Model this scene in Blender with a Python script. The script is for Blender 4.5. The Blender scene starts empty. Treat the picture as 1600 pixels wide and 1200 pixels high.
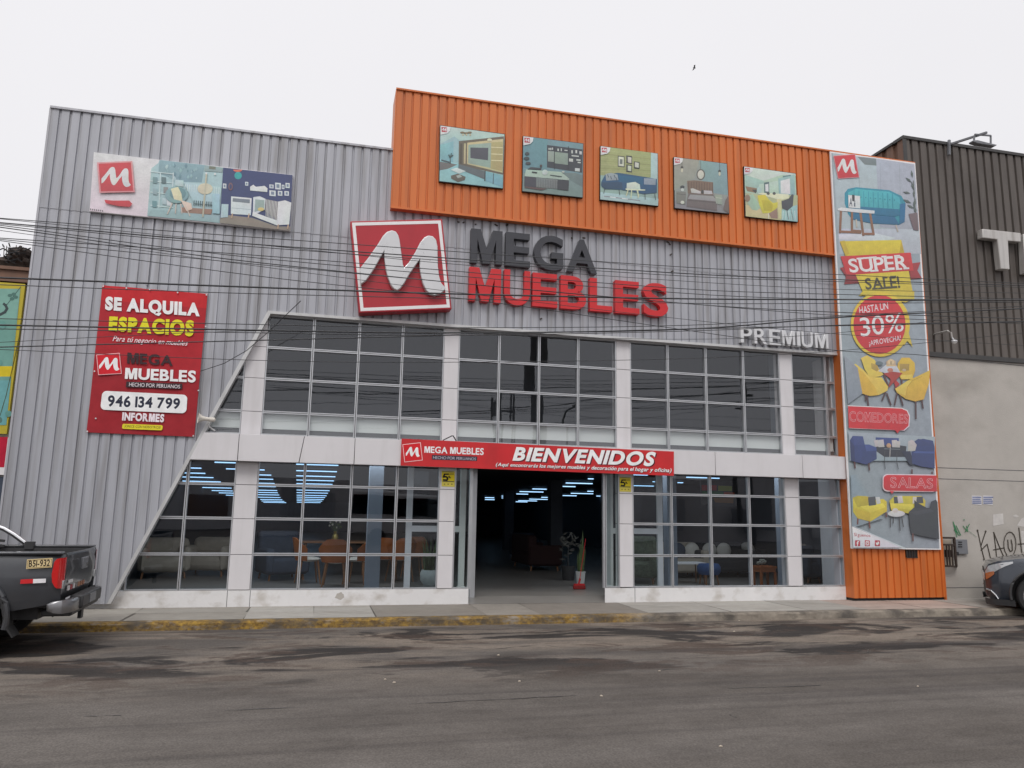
import bpy, bmesh, math, random
from mathutils import Vector, Matrix
random.seed(7)
R = math.radians
SC = bpy.context.scene
COL = SC.collection

# ------------------------------------------------------------------ camera
CAM = Vector((0.0, -12.65, 1.496))
RT = Vector((0.970941, -0.238734, 0.016717))
UP = Vector((-0.055092, -0.154991, 0.986378))
FW = Vector((0.232890, 0.958637, 0.163640))
cd = bpy.data.cameras.new('camera')
cam = bpy.data.objects.new('camera', cd); COL.objects.link(cam)
cd.sensor_width = 36; cd.lens = 27.0; cd.clip_start = 0.05; cd.clip_end = 2000
mw = Matrix.Identity(4)
for i, v in enumerate((RT, UP, -FW)):
    v = v.normalized()
    for k in range(3): mw[k][i] = v[k]
mw.translation = CAM
cam.matrix_world = mw
SC.camera = cam

# ------------------------------------------------------------------ world, sun, exposure
SUN_EL, SUN_AZ = R(50), R(200)
w = bpy.data.worlds.new('World'); SC.world = w; w.use_nodes = True
nt = w.node_tree; nt.nodes.clear()
out = nt.nodes.new('ShaderNodeOutputWorld'); bg = nt.nodes.new('ShaderNodeBackground')
sky = nt.nodes.new('ShaderNodeTexSky'); sky.sky_type = 'NISHITA'; sky.sun_disc = False
sky.sun_elevation = SUN_EL; sky.sun_rotation = SUN_AZ; sky.air_density = 1; sky.dust_density = 4
hs = nt.nodes.new('ShaderNodeHueSaturation'); hs.inputs['Saturation'].default_value = 0.1
hs.inputs['Value'].default_value = 0.12
nt.links.new(sky.outputs[0], hs.inputs['Color'])
tc = nt.nodes.new('ShaderNodeTexCoord'); sx = nt.nodes.new('ShaderNodeSeparateXYZ')
nt.links.new(tc.outputs['Generated'], sx.inputs[0])
rp = nt.nodes.new('ShaderNodeValToRGB')            # overcast cloud deck, brighter overhead
e = rp.color_ramp.elements
e[0].position = 0.0; e[0].color = (0.87, 0.86, 0.89, 1)
e[1].position = 1.0; e[1].color = (2.1, 2.1, 2.15, 1)
m_ = e.new(0.63); m_.color = (0.93, 0.92, 0.95, 1)
nt.links.new(sx.outputs['Z'], rp.inputs[0])
nz = nt.nodes.new('ShaderNodeTexNoise'); nz.inputs['Scale'].default_value = 2.2; nz.inputs['Detail'].default_value = 4
nt.links.new(tc.outputs['Generated'], nz.inputs['Vector'])
mr = nt.nodes.new('ShaderNodeMapRange'); mr.inputs['To Min'].default_value = 0.965; mr.inputs['To Max'].default_value = 1.03
nt.links.new(nz.outputs[0], mr.inputs['Value'])
mu = nt.nodes.new('ShaderNodeVectorMath'); mu.operation = 'SCALE'
nt.links.new(rp.outputs[0], mu.inputs[0]); nt.links.new(mr.outputs[0], mu.inputs['Scale'])
mx = nt.nodes.new('ShaderNodeMix'); mx.data_type = 'RGBA'; mx.inputs[0].default_value = 0.93
nt.links.new(hs.outputs[0], mx.inputs[6]); nt.links.new(mu.outputs[0], mx.inputs[7])
nt.links.new(mx.outputs[2], bg.inputs['Color']); bg.inputs['Strength'].default_value = 1.0
nt.links.new(bg.outputs[0], out.inputs[0])
ld = bpy.data.lights.new('sun', 'SUN'); ld.energy = 1.2; ld.angle = R(25); ld.color = (1.0, 0.97, 0.93)
sun = bpy.data.objects.new('sun', ld); COL.objects.link(sun)
sd = Vector((math.sin(SUN_AZ) * math.cos(SUN_EL), math.cos(SUN_AZ) * math.cos(SUN_EL), math.sin(SUN_EL)))
sun.rotation_euler = sd.to_track_quat('Z', 'Y').to_euler(); sun.location = (0, -30, 40)
SC.view_settings.view_transform = 'Standard'; SC.view_settings.look = 'None'
SC.view_settings.exposure = 0.0; SC.view_settings.gamma = 1; SC.view_settings.use_curve_mapping = False
SC.cycles.max_bounces = 8; SC.cycles.transparent_max_bounces = 12

# ------------------------------------------------------------------ helpers
def P(px, py, Y=0.0):
    """where the sight line of a photo pixel meets the vertical plane Y (facade = 0)"""
    v = RT * ((px - 800) / 1200) - UP * ((py - 600) / 1200) + FW
    return CAM + v * ((Y - CAM.y) / v.y)
def G(px, py, Z=0.0):
    """where it meets the horizontal plane Z"""
    v = RT * ((px - 800) / 1200) - UP * ((py - 600) / 1200) + FW
    return CAM + v * ((Z - CAM.z) / v.z)
def lin(c):
    return tuple(((x / 255) / 12.92 if x / 255 <= 0.04045 else ((x / 255 + 0.055) / 1.055) ** 2.4) for x in c)
def ink(c):
    return tuple(min(0.85, x / 0.90) for x in lin(c)) + (1.0,)

class MB:
    def __init__(s): s.v = []; s.f = []; s.c = []; s.col = None; s.m = []; s.mi = 0
    def add(s, vs, fs, col=None):
        b = len(s.v); s.v += [tuple(p) for p in vs]
        for f in fs: s.f.append([b + i for i in f]); s.c.append(col or s.col or (1, 1, 1, 1)); s.m.append(s.mi)
        return s
    def face(s, vs, col=None): return s.add(vs, [list(range(len(vs)))], col)
    def box(s, x0, x1, y0, y1, z0, z1, col=None):
        v = [(x, y, z) for x in (x0, x1) for y in (y0, y1) for z in (z0, z1)]
        return s.add(v, [(0, 1, 3, 2), (4, 6, 7, 5), (0, 4, 5, 1), (2, 3, 7, 6), (0, 2, 6, 4), (1, 5, 7, 3)], col)
    def prism(s, pts, y0, y1, col=None):
        """polygon of (x,z) pushed from y0 to y1"""
        n = len(pts); v = [(x, y0, z) for x, z in pts] + [(x, y1, z) for x, z in pts]
        a = sum(pts[i][0] * pts[(i + 1) % n][1] - pts[(i + 1) % n][0] * pts[i][1] for i in range(n))
        fs = [list(range(n)), list(range(2 * n - 1, n - 1, -1))] + [(i, i + n, (i + 1) % n + n, (i + 1) % n) for i in range(n)]
        if a < 0: fs = [list(reversed(f)) for f in fs]
        return s.add(v, fs, col)
    def bar(s, a, b, wx, wy=None, up=(0, 0, 1), col=None):
        a = Vector(a); b = Vector(b); d = (b - a).normalized(); u = Vector(up)
        if abs(d.dot(u)) > 0.95: u = Vector((0, 1, 0))
        x = d.cross(u).normalized() * (wx / 2); y = x.cross(d).normalized() * ((wy or wx) / 2)
        v = [p + sx * x + sy * y for p in (a, b) for sx, sy in ((-1, -1), (1, -1), (1, 1), (-1, 1))]
        return s.add(v, [(3, 2, 1, 0), (4, 5, 6, 7)] + [(i, (i + 1) % 4, (i + 1) % 4 + 4, i + 4) for i in range(4)], col)
    def tube(s, path, r, n=8, r2=None, cap=True, col=None):
        path = [Vector(p) for p in path]; m = len(path); rings = []
        for i, p in enumerate(path):
            d = (path[min(i + 1, m - 1)] - path[max(i - 1, 0)]).normalized()
            u = Vector((0, 0, 1)) if abs(d.z) < 0.9 else Vector((0, 1, 0))
            x = d.cross(u).normalized(); y = x.cross(d)
            rr = r if r2 is None else r + (r2 - r) * i / max(1, m - 1)
            rings.append([p + (x * math.cos(2 * math.pi * k / n) + y * math.sin(2 * math.pi * k / n)) * rr for k in range(n)])
        v = [q for g in rings for q in g]; fs = []
        for i in range(m - 1):
            for k in range(n): fs.append((i * n + k, i * n + (k + 1) % n, (i + 1) * n + (k + 1) % n, (i + 1) * n + k))
        if cap: fs += [list(range(n))[::-1], [(m - 1) * n + k for k in range(n)]]
        return s.add(v, fs, col)
    def lathe(s, prof, c=(0, 0, 0), n=20, axis='z', col=None):
        v = []; fs = []; m = len(prof)
        for r, h in prof:
            for k in range(n):
                a = 2 * math.pi * k / n; q = (r * math.cos(a), r * math.sin(a), h)
                if axis == 'y': q = (q[0], q[2], -q[1])
                v.append((c[0] + q[0], c[1] + q[1], c[2] + q[2]))
        for i in range(m - 1):
            for k in range(n): fs.append((i * n + k, i * n + (k + 1) % n, (i + 1) * n + (k + 1) % n, (i + 1) * n + k))
        return s.add(v, fs, col)
    def blob(s, c, r, n=12, m=8, jit=0.0, col=None):
        v = []; fs = []
        for i in range(m + 1):
            t = math.pi * i / m
            for k in range(n):
                a = 2 * math.pi * k / n; j = 1 + random.uniform(-jit, jit)
                v.append((c[0] + r[0] * j * math.sin(t) * math.cos(a), c[1] + r[1] * j * math.sin(t) * math.sin(a), c[2] + r[2] * j * math.cos(t)))
        for i in range(m):
            for k in range(n): fs.append((i * n + k, (i + 1) * n + k, (i + 1) * n + (k + 1) % n, i * n + (k + 1) % n))
        return s.add(v, fs, col)
    def build(s, name, mat, parent=None, smooth=False, bevel=0, sub=0, xf=None):
        me = bpy.data.meshes.new(name); me.from_pydata(s.v, [], s.f)
        ms = mat if isinstance(mat, (list, tuple)) else [mat]
        for m in ms: me.materials.append(m)
        if len(ms) > 1:
            for p, i in zip(me.polygons, s.m): p.material_index = i
        if any(c != (1, 1, 1, 1) for c in s.c):
            at = me.color_attributes.new('Col', 'FLOAT_COLOR', 'CORNER')
            for p, c in zip(me.polygons, s.c):
                for q, li in enumerate(p.loop_indices): at.data[li].color = c[q] if isinstance(c, list) else c
        if xf is not None: me.transform(xf)
        me.validate()
        o = bpy.data.objects.new(name, me); COL.objects.link(o)
        if smooth:
            for p in me.polygons: p.use_smooth = True
            try: me.set_sharp_from_angle(angle=R(38))
            except Exception: pass
        if bevel:
            b = o.modifiers.new('bevel', 'BEVEL'); b.width = bevel; b.segments = 2; b.limit_method = 'ANGLE'
            for p in me.polygons: p.use_smooth = True
            try: me.set_sharp_from_angle(angle=R(60))
            except Exception: pass
        if sub:
            b = o.modifiers.new('sub', 'SUBSURF'); b.levels = sub; b.render_levels = sub
        if parent is not None: o.parent = parent; o.matrix_parent_inverse = parent.matrix_basis.inverted()
        return o
def tag(o, label, cat, group=None):
    o['label'] = label; o['category'] = cat
    if group: o['group'] = group
    return o
def thing(name, label, cat, loc=(0, 0, 0), rz=0.0, group=None):
    o = bpy.data.objects.new(name, None); COL.objects.link(o); o.location = loc; o.rotation_euler = (0, 0, rz)
    o.empty_display_size = 0.1
    return tag(o, label, cat, group)
def local(o, parent):          # parent a mesh that is written in the parent's own coordinates
    o.parent = parent; return o
def struct(o): o['kind'] = 'structure'; return o
def copy_tree(o, parent=None):
    c = o.copy(); COL.objects.link(c)
    if parent is not None: c.parent = parent
    for ch in [x for x in COL.objects if x.parent == o]: copy_tree(ch, c)
    return c

# ------------------------------------------------------------------ materials
def mat(name, color, rough=0.6, metal=0.0, var=0.12, scale=6.0, stretch=(1, 1, 1), bump=0.0, bscale=60, spec=0.5, coat=0.0, attr=False, dirt=None, photo=False):
    """procedural paint/stone/metal: noise varies colour and gloss; dirt=(colour, amount, stretch, scale)"""
    m = bpy.data.materials.new(name); m.use_nodes = True; n = m.node_tree.nodes; L = m.node_tree.links
    b = n['Principled BSDF']; b.inputs['Metallic'].default_value = metal
    b.inputs['Specular IOR Level'].default_value = spec; b.inputs['Coat Weight'].default_value = coat
    t = n.new('ShaderNodeTexCoord'); mp = n.new('ShaderNodeMapping'); mp.inputs['Scale'].default_value = stretch
    L.new(t.outputs['Object'], mp.inputs[0])
    z = n.new('ShaderNodeTexNoise'); z.inputs['Scale'].default_value = scale; z.inputs['Detail'].default_value = 6
    z.inputs['Roughness'].default_value = 0.65
    L.new(mp.outputs[0], z.inputs['Vector'])
    r = n.new('ShaderNodeMapRange'); r.inputs['From Min'].default_value = 0.25; r.inputs['From Max'].default_value = 0.75
    r.inputs['To Min'].default_value = 1 - var; r.inputs['To Max'].default_value = 1 + var
    L.new(z.outputs[0], r.inputs['Value'])
    sc = n.new('ShaderNodeVectorMath'); sc.operation = 'SCALE'
    if attr:
        a = n.new('ShaderNodeAttribute'); a.attribute_name = 'Col'; L.new(a.outputs['Color'], sc.inputs[0])
    else: sc.inputs[0].default_value = color[:3]
    L.new(r.outputs[0], sc.inputs['Scale'])
    last = sc.outputs[0]
    if photo:                      # printed photographs: fine tonal detail at two more scales and a slight hue drift
        for sc2, st2, lo, hi in ((9.0, (1, 1, 1), 0.93, 1.07), (42.0, (1, 1, 1.6), 0.94, 1.06)):
            z3 = n.new('ShaderNodeTexNoise'); z3.inputs['Scale'].default_value = sc2; z3.inputs['Detail'].default_value = 3; L.new(t.outputs['Object'], z3.inputs['Vector'])
            r3 = n.new('ShaderNodeMapRange'); r3.inputs['From Min'].default_value = 0.3; r3.inputs['From Max'].default_value = 0.7
            r3.inputs['To Min'].default_value = lo; r3.inputs['To Max'].default_value = hi; L.new(z3.outputs[0], r3.inputs['Value'])
            s3 = n.new('ShaderNodeVectorMath'); s3.operation = 'SCALE'; L.new(last, s3.inputs[0]); L.new(r3.outputs[0], s3.inputs['Scale']); last = s3.outputs[0]
        m4 = n.new('ShaderNodeMix'); m4.data_type = 'RGBA'; m4.inputs[0].default_value = 0.22; m4.inputs[7].default_value = (0.30, 0.33, 0.33, 1)   # sun-faded inks
        L.new(last, m4.inputs[6]); last = m4.outputs[2]
    if dirt:
        dc, amt, st, ds = dirt
        mp2 = n.new('ShaderNodeMapping'); mp2.inputs['Scale'].default_value = st; L.new(t.outputs['Object'], mp2.inputs[0])
        z2 = n.new('ShaderNodeTexNoise'); z2.inputs['Scale'].default_value = ds; z2.inputs['Detail'].default_value = 5
        L.new(mp2.outputs[0], z2.inputs['Vector'])
        r2 = n.new('ShaderNodeMapRange'); r2.inputs['From Min'].default_value = 0.5; r2.inputs['From Max'].default_value = 0.72
        r2.inputs['To Max'].default_value = amt; L.new(z2.outputs[0], r2.inputs['Value'])
        mx = n.new('ShaderNodeMix'); mx.data_type = 'RGBA'; mx.inputs[7].default_value = tuple(dc) + (1,)
        L.new(r2.outputs[0], mx.inputs[0]); L.new(last, mx.inputs[6]); last = mx.outputs[2]
    L.new(last, b.inputs['Base Color'])
    rr = n.new('ShaderNodeMapRange'); rr.inputs['To Min'].default_value = max(0.02, rough - 0.08); rr.inputs['To Max'].default_value = min(1, rough + 0.08)
    L.new(z.outputs[0], rr.inputs['Value']); L.new(rr.outputs[0], b.inputs['Roughness'])
    if bump:
        zb = n.new('ShaderNodeTexNoise'); zb.inputs['Scale'].default_value = bscale; zb.inputs['Detail'].default_value = 5
        L.new(t.outputs['Object'], zb.inputs['Vector'])
        bp = n.new('ShaderNodeBump'); bp.inputs['Strength'].default_value = bump; bp.inputs['Distance'].default_value = 0.02
        L.new(zb.outputs[0], bp.inputs['Height']); L.new(bp.outputs[0], b.inputs['Normal'])
    return m
def glass_mat(name, tint, ior, rough=0.0):
    m = bpy.data.materials.new(name); m.use_nodes = True; n = m.node_tree.nodes; L = m.node_tree.links
    n.remove(n['Principled BSDF']); o = n['Material Output']
    tr = n.new('ShaderNodeBsdfTransparent'); tr.inputs[0].default_value = tint + (1,)
    gl = n.new('ShaderNodeBsdfGlossy'); gl.inputs['Roughness'].default_value = rough; gl.inputs[0].default_value = (0.92, 0.95, 1, 1)
    f0 = ((ior - 1) / (ior + 1)) ** 2
    lw = n.new('ShaderNodeLayerWeight'); lw.inputs[0].default_value = 0.5       # same reflectance from both sides of the pane
    pw = n.new('ShaderNodeMath'); pw.operation = 'POWER'; pw.inputs[1].default_value = 5; L.new(lw.outputs['Facing'], pw.inputs[0])
    fr = n.new('ShaderNodeMath'); fr.operation = 'MULTIPLY_ADD'; fr.inputs[1].default_value = 1 - f0; fr.inputs[2].default_value = f0; L.new(pw.outputs[0], fr.inputs[0])
    z = n.new('ShaderNodeTexNoise'); z.inputs['Scale'].default_value = 1.3; t = n.new('ShaderNodeTexCoord')
    L.new(t.outputs['Object'], z.inputs['Vector'])
    bp = n.new('ShaderNodeBump'); bp.inputs['Strength'].default_value = 0.02; bp.inputs['Distance'].default_value = 0.05
    L.new(z.outputs[0], bp.inputs['Height']); L.new(bp.outputs[0], gl.inputs['Normal'])
    mx = n.new('ShaderNodeMixShader'); L.new(fr.outputs[0], mx.inputs[0]); L.new(tr.outputs[0], mx.inputs[1]); L.new(gl.outputs[0], mx.inputs[2])
    L.new(mx.outputs[0], o.inputs[0]); return m
def glow_mat(name, color, s):
    m = bpy.data.materials.new(name); m.use_nodes = True; n = m.node_tree.nodes
    b = n['Principled BSDF']; b.inputs['Emission Color'].default_value = color + (1,); b.inputs['Emission Strength'].default_value = s
    b.inputs['Base Color'].default_value = (0.8, 0.8, 0.8, 1)
    return m
V1 = (14, 14, 0.35)     # noise stretched along the height: rain streaks
M = dict(
 grey_clad=mat('grey_cladding', (0.415, 0.415, 0.445), 0.45, 0.12, 0.12, 1.0, (5, 5, 0.5), dirt=((0.19, 0.178, 0.172), 0.65, (9, 9, 0.45), 1.0)),
 orange_clad=mat('orange_cladding', (0.60, 0.155, 0.032), 0.45, 0.0, 0.09, 1.0, (4, 4, 0.5), dirt=((0.33, 0.10, 0.04), 0.42, (8, 8, 0.5), 1.0)),
 dark_clad=mat('dark_cladding', (0.10, 0.086, 0.077), 0.6, 0.1, 0.25, 1.0, (6, 6, 0.6), dirt=((0.14, 0.125, 0.11), 0.5, (5, 5, 0.7), 1.2)),
 brown_clad=mat('brown_cladding', (0.16, 0.085, 0.055), 0.6, 0.1, 0.2, 1.0, (5, 5, 0.6)),
 dark_trim=mat('dark_trim', (0.06, 0.058, 0.057), 0.5, 0.3, 0.2),
 white_panel=mat('white_panel', (0.66, 0.64, 0.655), 0.38, 0.0, 0.04, 2.0, dirt=((0.40, 0.38, 0.36), 0.22, (5, 5, 0.5), 1.0)),
 trim=mat('pale_trim', (0.55, 0.55, 0.55), 0.4, 0.2, 0.06, 3, dirt=((0.28, 0.27, 0.26), 0.3, (4, 4, 1), 1.5)),
 alu=mat('aluminium', (0.52, 0.53, 0.55), 0.35, 0.55, 0.06, 4),
 gasket=mat('black_gasket', (0.02, 0.02, 0.022), 0.6),
 plinth=mat('white_plinth', (0.72, 0.71, 0.71), 0.7, 0, 0.05, 3, bump=0.15, bscale=25, dirt=((0.40, 0.36, 0.31), 0.65, (1.5, 1.5, 2.0), 2.2)),
 concrete=mat('wall_concrete', (0.44, 0.41, 0.375), 0.85, 0, 0.10, 1.3, bump=0.2, bscale=40, dirt=((0.21, 0.19, 0.165), 0.45, (0.6, 0.6, 1.0), 1.3)),
 slab=mat('pavement_slab', (1, 1, 1), 0.85, 0, 0.14, 5, bump=0.25, bscale=50, attr=True, dirt=((0.16, 0.14, 0.12), 0.4, (0.8, 2, 1), 1.3)),
 print=mat('printed_vinyl', (1, 1, 1), 0.5, 0, 0.13, 7.0, attr=True, spec=0.25),
 photo=mat('printed_photograph', (1, 1, 1), 0.5, 0, 0.06, 3.0, attr=True, spec=0.25, photo=True),
 grey_sheet=mat('grey_sheet', (1, 1, 1), 0.45, 0.12, 0.12, 1.0, (5, 5, 0.5), attr=True, dirt=((0.19, 0.178, 0.172), 0.65, (9, 9, 0.45), 1.0)),
 orange_sheet=mat('orange_sheet', (1, 1, 1), 0.45, 0.0, 0.10, 1.0, (4, 4, 0.5), attr=True, dirt=((0.33, 0.10, 0.04), 0.5, (8, 8, 0.5), 1.0)),
 paint_attr=mat('matt_paint', (1, 1, 1), 0.6, 0, 0.08, 8, attr=True),
 red_letter=mat('red_letter', (0.58, 0.017, 0.022), 0.38, 0, 0.08, 3, dirt=((0.36, 0.02, 0.02), 0.4, (2, 2, 1), 1.5)),
 red_box=mat('red_sign', (0.42, 0.018, 0.03), 0.4, 0, 0.06, 2, dirt=((0.30, 0.02, 0.03), 0.35, (2, 2, 0.6), 1.5)),
 dark_letter=mat('charcoal_letter', (0.042, 0.043, 0.052), 0.4, 0, 0.15, 3),
 silver=mat('silver_letter', (0.62, 0.62, 0.63), 0.3, 0.35, 0.06, 3),
 silver_dirty=mat('weathered_silver', (0.50, 0.48, 0.46), 0.45, 0.3, 0.15, 2, (6, 6, 0.6), dirt=((0.22, 0.19, 0.16), 0.5, (7, 7, 0.6), 1)),
 white_paint=mat('white_paint', (0.78, 0.76, 0.76), 0.45, 0, 0.04),
 black_rubber=mat('black_rubber', (0.02, 0.02, 0.021), 0.7, 0, 0.2, 20),
 wire=mat('black_cable', (0.03, 0.03, 0.033), 0.6),
 rust=mat('rusty_steel', (0.05, 0.035, 0.028), 0.75, 0.2, 0.35, 14),
 chrome_dull=mat('dull_chrome', (0.30, 0.30, 0.31), 0.35, 0.9, 0.08),
 chrome=mat('chrome', (0.72, 0.72, 0.73), 0.16, 0.95, 0.03),
 truck=mat('truck_paint', (0.046, 0.049, 0.056), 0.4, 0.2, 0.10, 4, coat=0.5, dirt=((0.085, 0.078, 0.07), 0.35, (1, 1, 1.4), 1.6)),
 suv=mat('car_paint', (0.035, 0.042, 0.056), 0.3, 0.3, 0.06, 4, coat=0.8),
 plastic=mat('dark_plastic', (0.04, 0.04, 0.042), 0.55, 0, 0.15, 10),
 grey_plastic=mat('grey_plastic', (0.17, 0.175, 0.19), 0.5, 0, 0.08, 6),
 lamp_red=mat('red_lens', (0.55, 0.012, 0.012), 0.12, 0, 0.05, coat=0.6),
 lamp_clear=mat('clear_lens', (0.45, 0.46, 0.47), 0.1, 0.3, 0.08, coat=0.6),
 lamp_amber=mat('amber_lens', (0.40, 0.14, 0.06), 0.15, 0, 0.05, coat=0.6),
 floor=mat('hall_floor', (0.22, 0.205, 0.19), 0.35, 0, 0.12, 2),
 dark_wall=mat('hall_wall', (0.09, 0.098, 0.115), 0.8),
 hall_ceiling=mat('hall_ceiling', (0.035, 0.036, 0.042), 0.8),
 blue_column=mat('hall_column', (0.26, 0.30, 0.36), 0.6, 0, 0.06),
 spandrel=mat('pale_spandrel', (0.60, 0.62, 0.61), 0.6, 0, 0.04, 1.5),
 grey_sill=mat('grey_sill', (0.10, 0.10, 0.105), 0.7),
 orange_leather=mat('orange_leather', (0.36, 0.105, 0.025), 0.5, 0, 0.12, 8),
 wood=mat('warm_wood', (0.27, 0.12, 0.05), 0.5, 0, 0.2, 4, (1, 1, 8)),
 beige=mat('beige_fabric', (0.42, 0.36, 0.29), 0.9, 0, 0.1, 10),
 cream=mat('cream_fabric', (0.62, 0.58, 0.52), 0.9, 0, 0.08, 10),
 blue=mat('blue_fabric', (0.03, 0.075, 0.20), 0.9, 0, 0.1, 10),
 charcoal=mat('charcoal_fabric', (0.03, 0.032, 0.038), 0.9, 0, 0.15, 10),
 maroon=mat('maroon_fabric', (0.028, 0.010, 0.010), 0.9, 0, 0.15, 10),
 slate=mat('slate_fabric', (0.055, 0.07, 0.10), 0.9, 0, 0.15, 10),
 leafprint=mat('leaf_print_fabric', (0.10, 0.11, 0.075), 0.9, 0, 0.55, 14),
 leaf=mat('snake_plant_leaf', (0.10, 0.15, 0.055), 0.45, 0, 0.45, 9, (1, 1, 5)),
 leaf_pale=mat('pale_leaf', (0.28, 0.28, 0.24), 0.6, 0, 0.3, 9),
 leaf_shaded=mat('shaded_pale_leaf', (0.06, 0.06, 0.052), 0.6, 0, 0.3, 9),  # the pale leaf again, with the dark doorway's shade put into its colour
 pot=mat('white_pot', (0.66, 0.68, 0.67), 0.35, 0, 0.05),
 brass=mat('brass', (0.55, 0.42, 0.12), 0.3, 0.7, 0.1),
 broom_red=mat('red_bristles', (0.24, 0.013, 0.013), 0.7, 0, 0.2, 30),
 tube=glow_mat('lit_tube', (0.40, 0.68, 1.0), 1.7),
 glass=glass_mat('tinted_glass', (0.74, 0.80, 0.84), 1.74),
 glass_up=glass_mat('upper_tinted_glass', (0.92, 0.94, 0.94), 1.85),
 glass_clear=glass_mat('clear_glass', (0.82, 0.90, 0.89), 1.55),
 car_glass=glass_mat('car_glass', (0.10, 0.11, 0.11), 1.6),
)

# ------------------------------------------------------------------ lettering and printed artwork
_TX = {}
def glyph(ch, bold, extrude):
    k = (ch, bold, extrude)
    if k in _TX: return _TX[k]
    if ch == 'M' and bold != 0:            # a clean block M (the offset outline of the built-in one crosses itself)
        v0, _, bb = glyph('M', 0.0, 0.0)
        x0, x1, y0, y1 = bb[0] - bold, bb[1] + bold, bb[2] - bold, bb[3] + bold
        s_ = (0.10 + 2 * bold) / (x1 - x0); h_ = s_ * 1.45
        p = [(0, 0), (0, 1), (h_, 1), (.5, .40 + bold * 2), (1 - h_, 1), (1, 1), (1, 0), (1 - s_, 0), (1 - s_, .70 - bold * 2), (.5 + s_ * .55, 0), (.5 - s_ * .55, 0), (s_, .70 - bold * 2), (s_, 0)]
        p = [(x0 + (x1 - x0) * u, y0 + (y1 - y0) * w_) for u, w_ in p]; n = len(p)
        if extrude:
            vs = [Vector((x, y, extrude)) for x, y in p] + [Vector((x, y, -extrude)) for x, y in p]
            fs = [list(range(n))[::-1], list(range(n, 2 * n))] + [[i, (i + 1) % n, (i + 1) % n + n, i + n] for i in range(n)]
        else: vs = [Vector((x, y, 0)) for x, y in p]; fs = [list(range(n))[::-1]]
    else:
        cu = bpy.data.curves.new('tmp', 'FONT'); cu.body = ch; cu.offset = bold
        cu.fill_mode = 'BOTH'; cu.extrude = extrude; cu.resolution_u = 5
        o = bpy.data.objects.new('tmp', cu); COL.objects.link(o)
        bpy.context.view_layer.update()
        me = o.evaluated_get(bpy.context.evaluated_depsgraph_get()).to_mesh()
        vs = [v.co.copy() for v in me.vertices]; fs = [list(p.vertices) for p in me.polygons]
        bpy.data.objects.remove(o); bpy.data.curves.remove(cu)
    xs = [v.x for v in vs]; ys = [v.y for v in vs]
    _TX[k] = (vs, fs, (min(xs), max(xs), min(ys), max(ys)))
    return _TX[k]
def textgeo(s, bold=0.0, shear=0.0, space=1.0, extrude=0.0, lay=None):
    """a line of lettering; lay = boldness the spacing is worked out for"""
    lay = bold if lay is None else lay
    if len(s) == 1: return glyph(s, bold, extrude)
    V, F, x = [], [], 0.0
    for ch in s:
        if ch == ' ': x += 0.27; continue
        vs, fs, bb = glyph(ch, bold, extrude); b0 = glyph(ch, lay, extrude)[2] if lay != bold else bb
        n = len(V); V += [Vector((v.x - b0[0] + x + shear * v.y, v.y, v.z)) for v in vs]; F += [[n + i for i in f] for f in fs]
        x += (b0[1] - b0[0]) + (0.075 if bold < 0.02 else 0.06) * (space * 2 - 1) * (0.45 if ch in 'AVLTP' else 1)
    xs = [v.x for v in V]; ys = [v.y for v in V]
    return V, F, (min(xs), max(xs), min(ys), max(ys))

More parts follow.
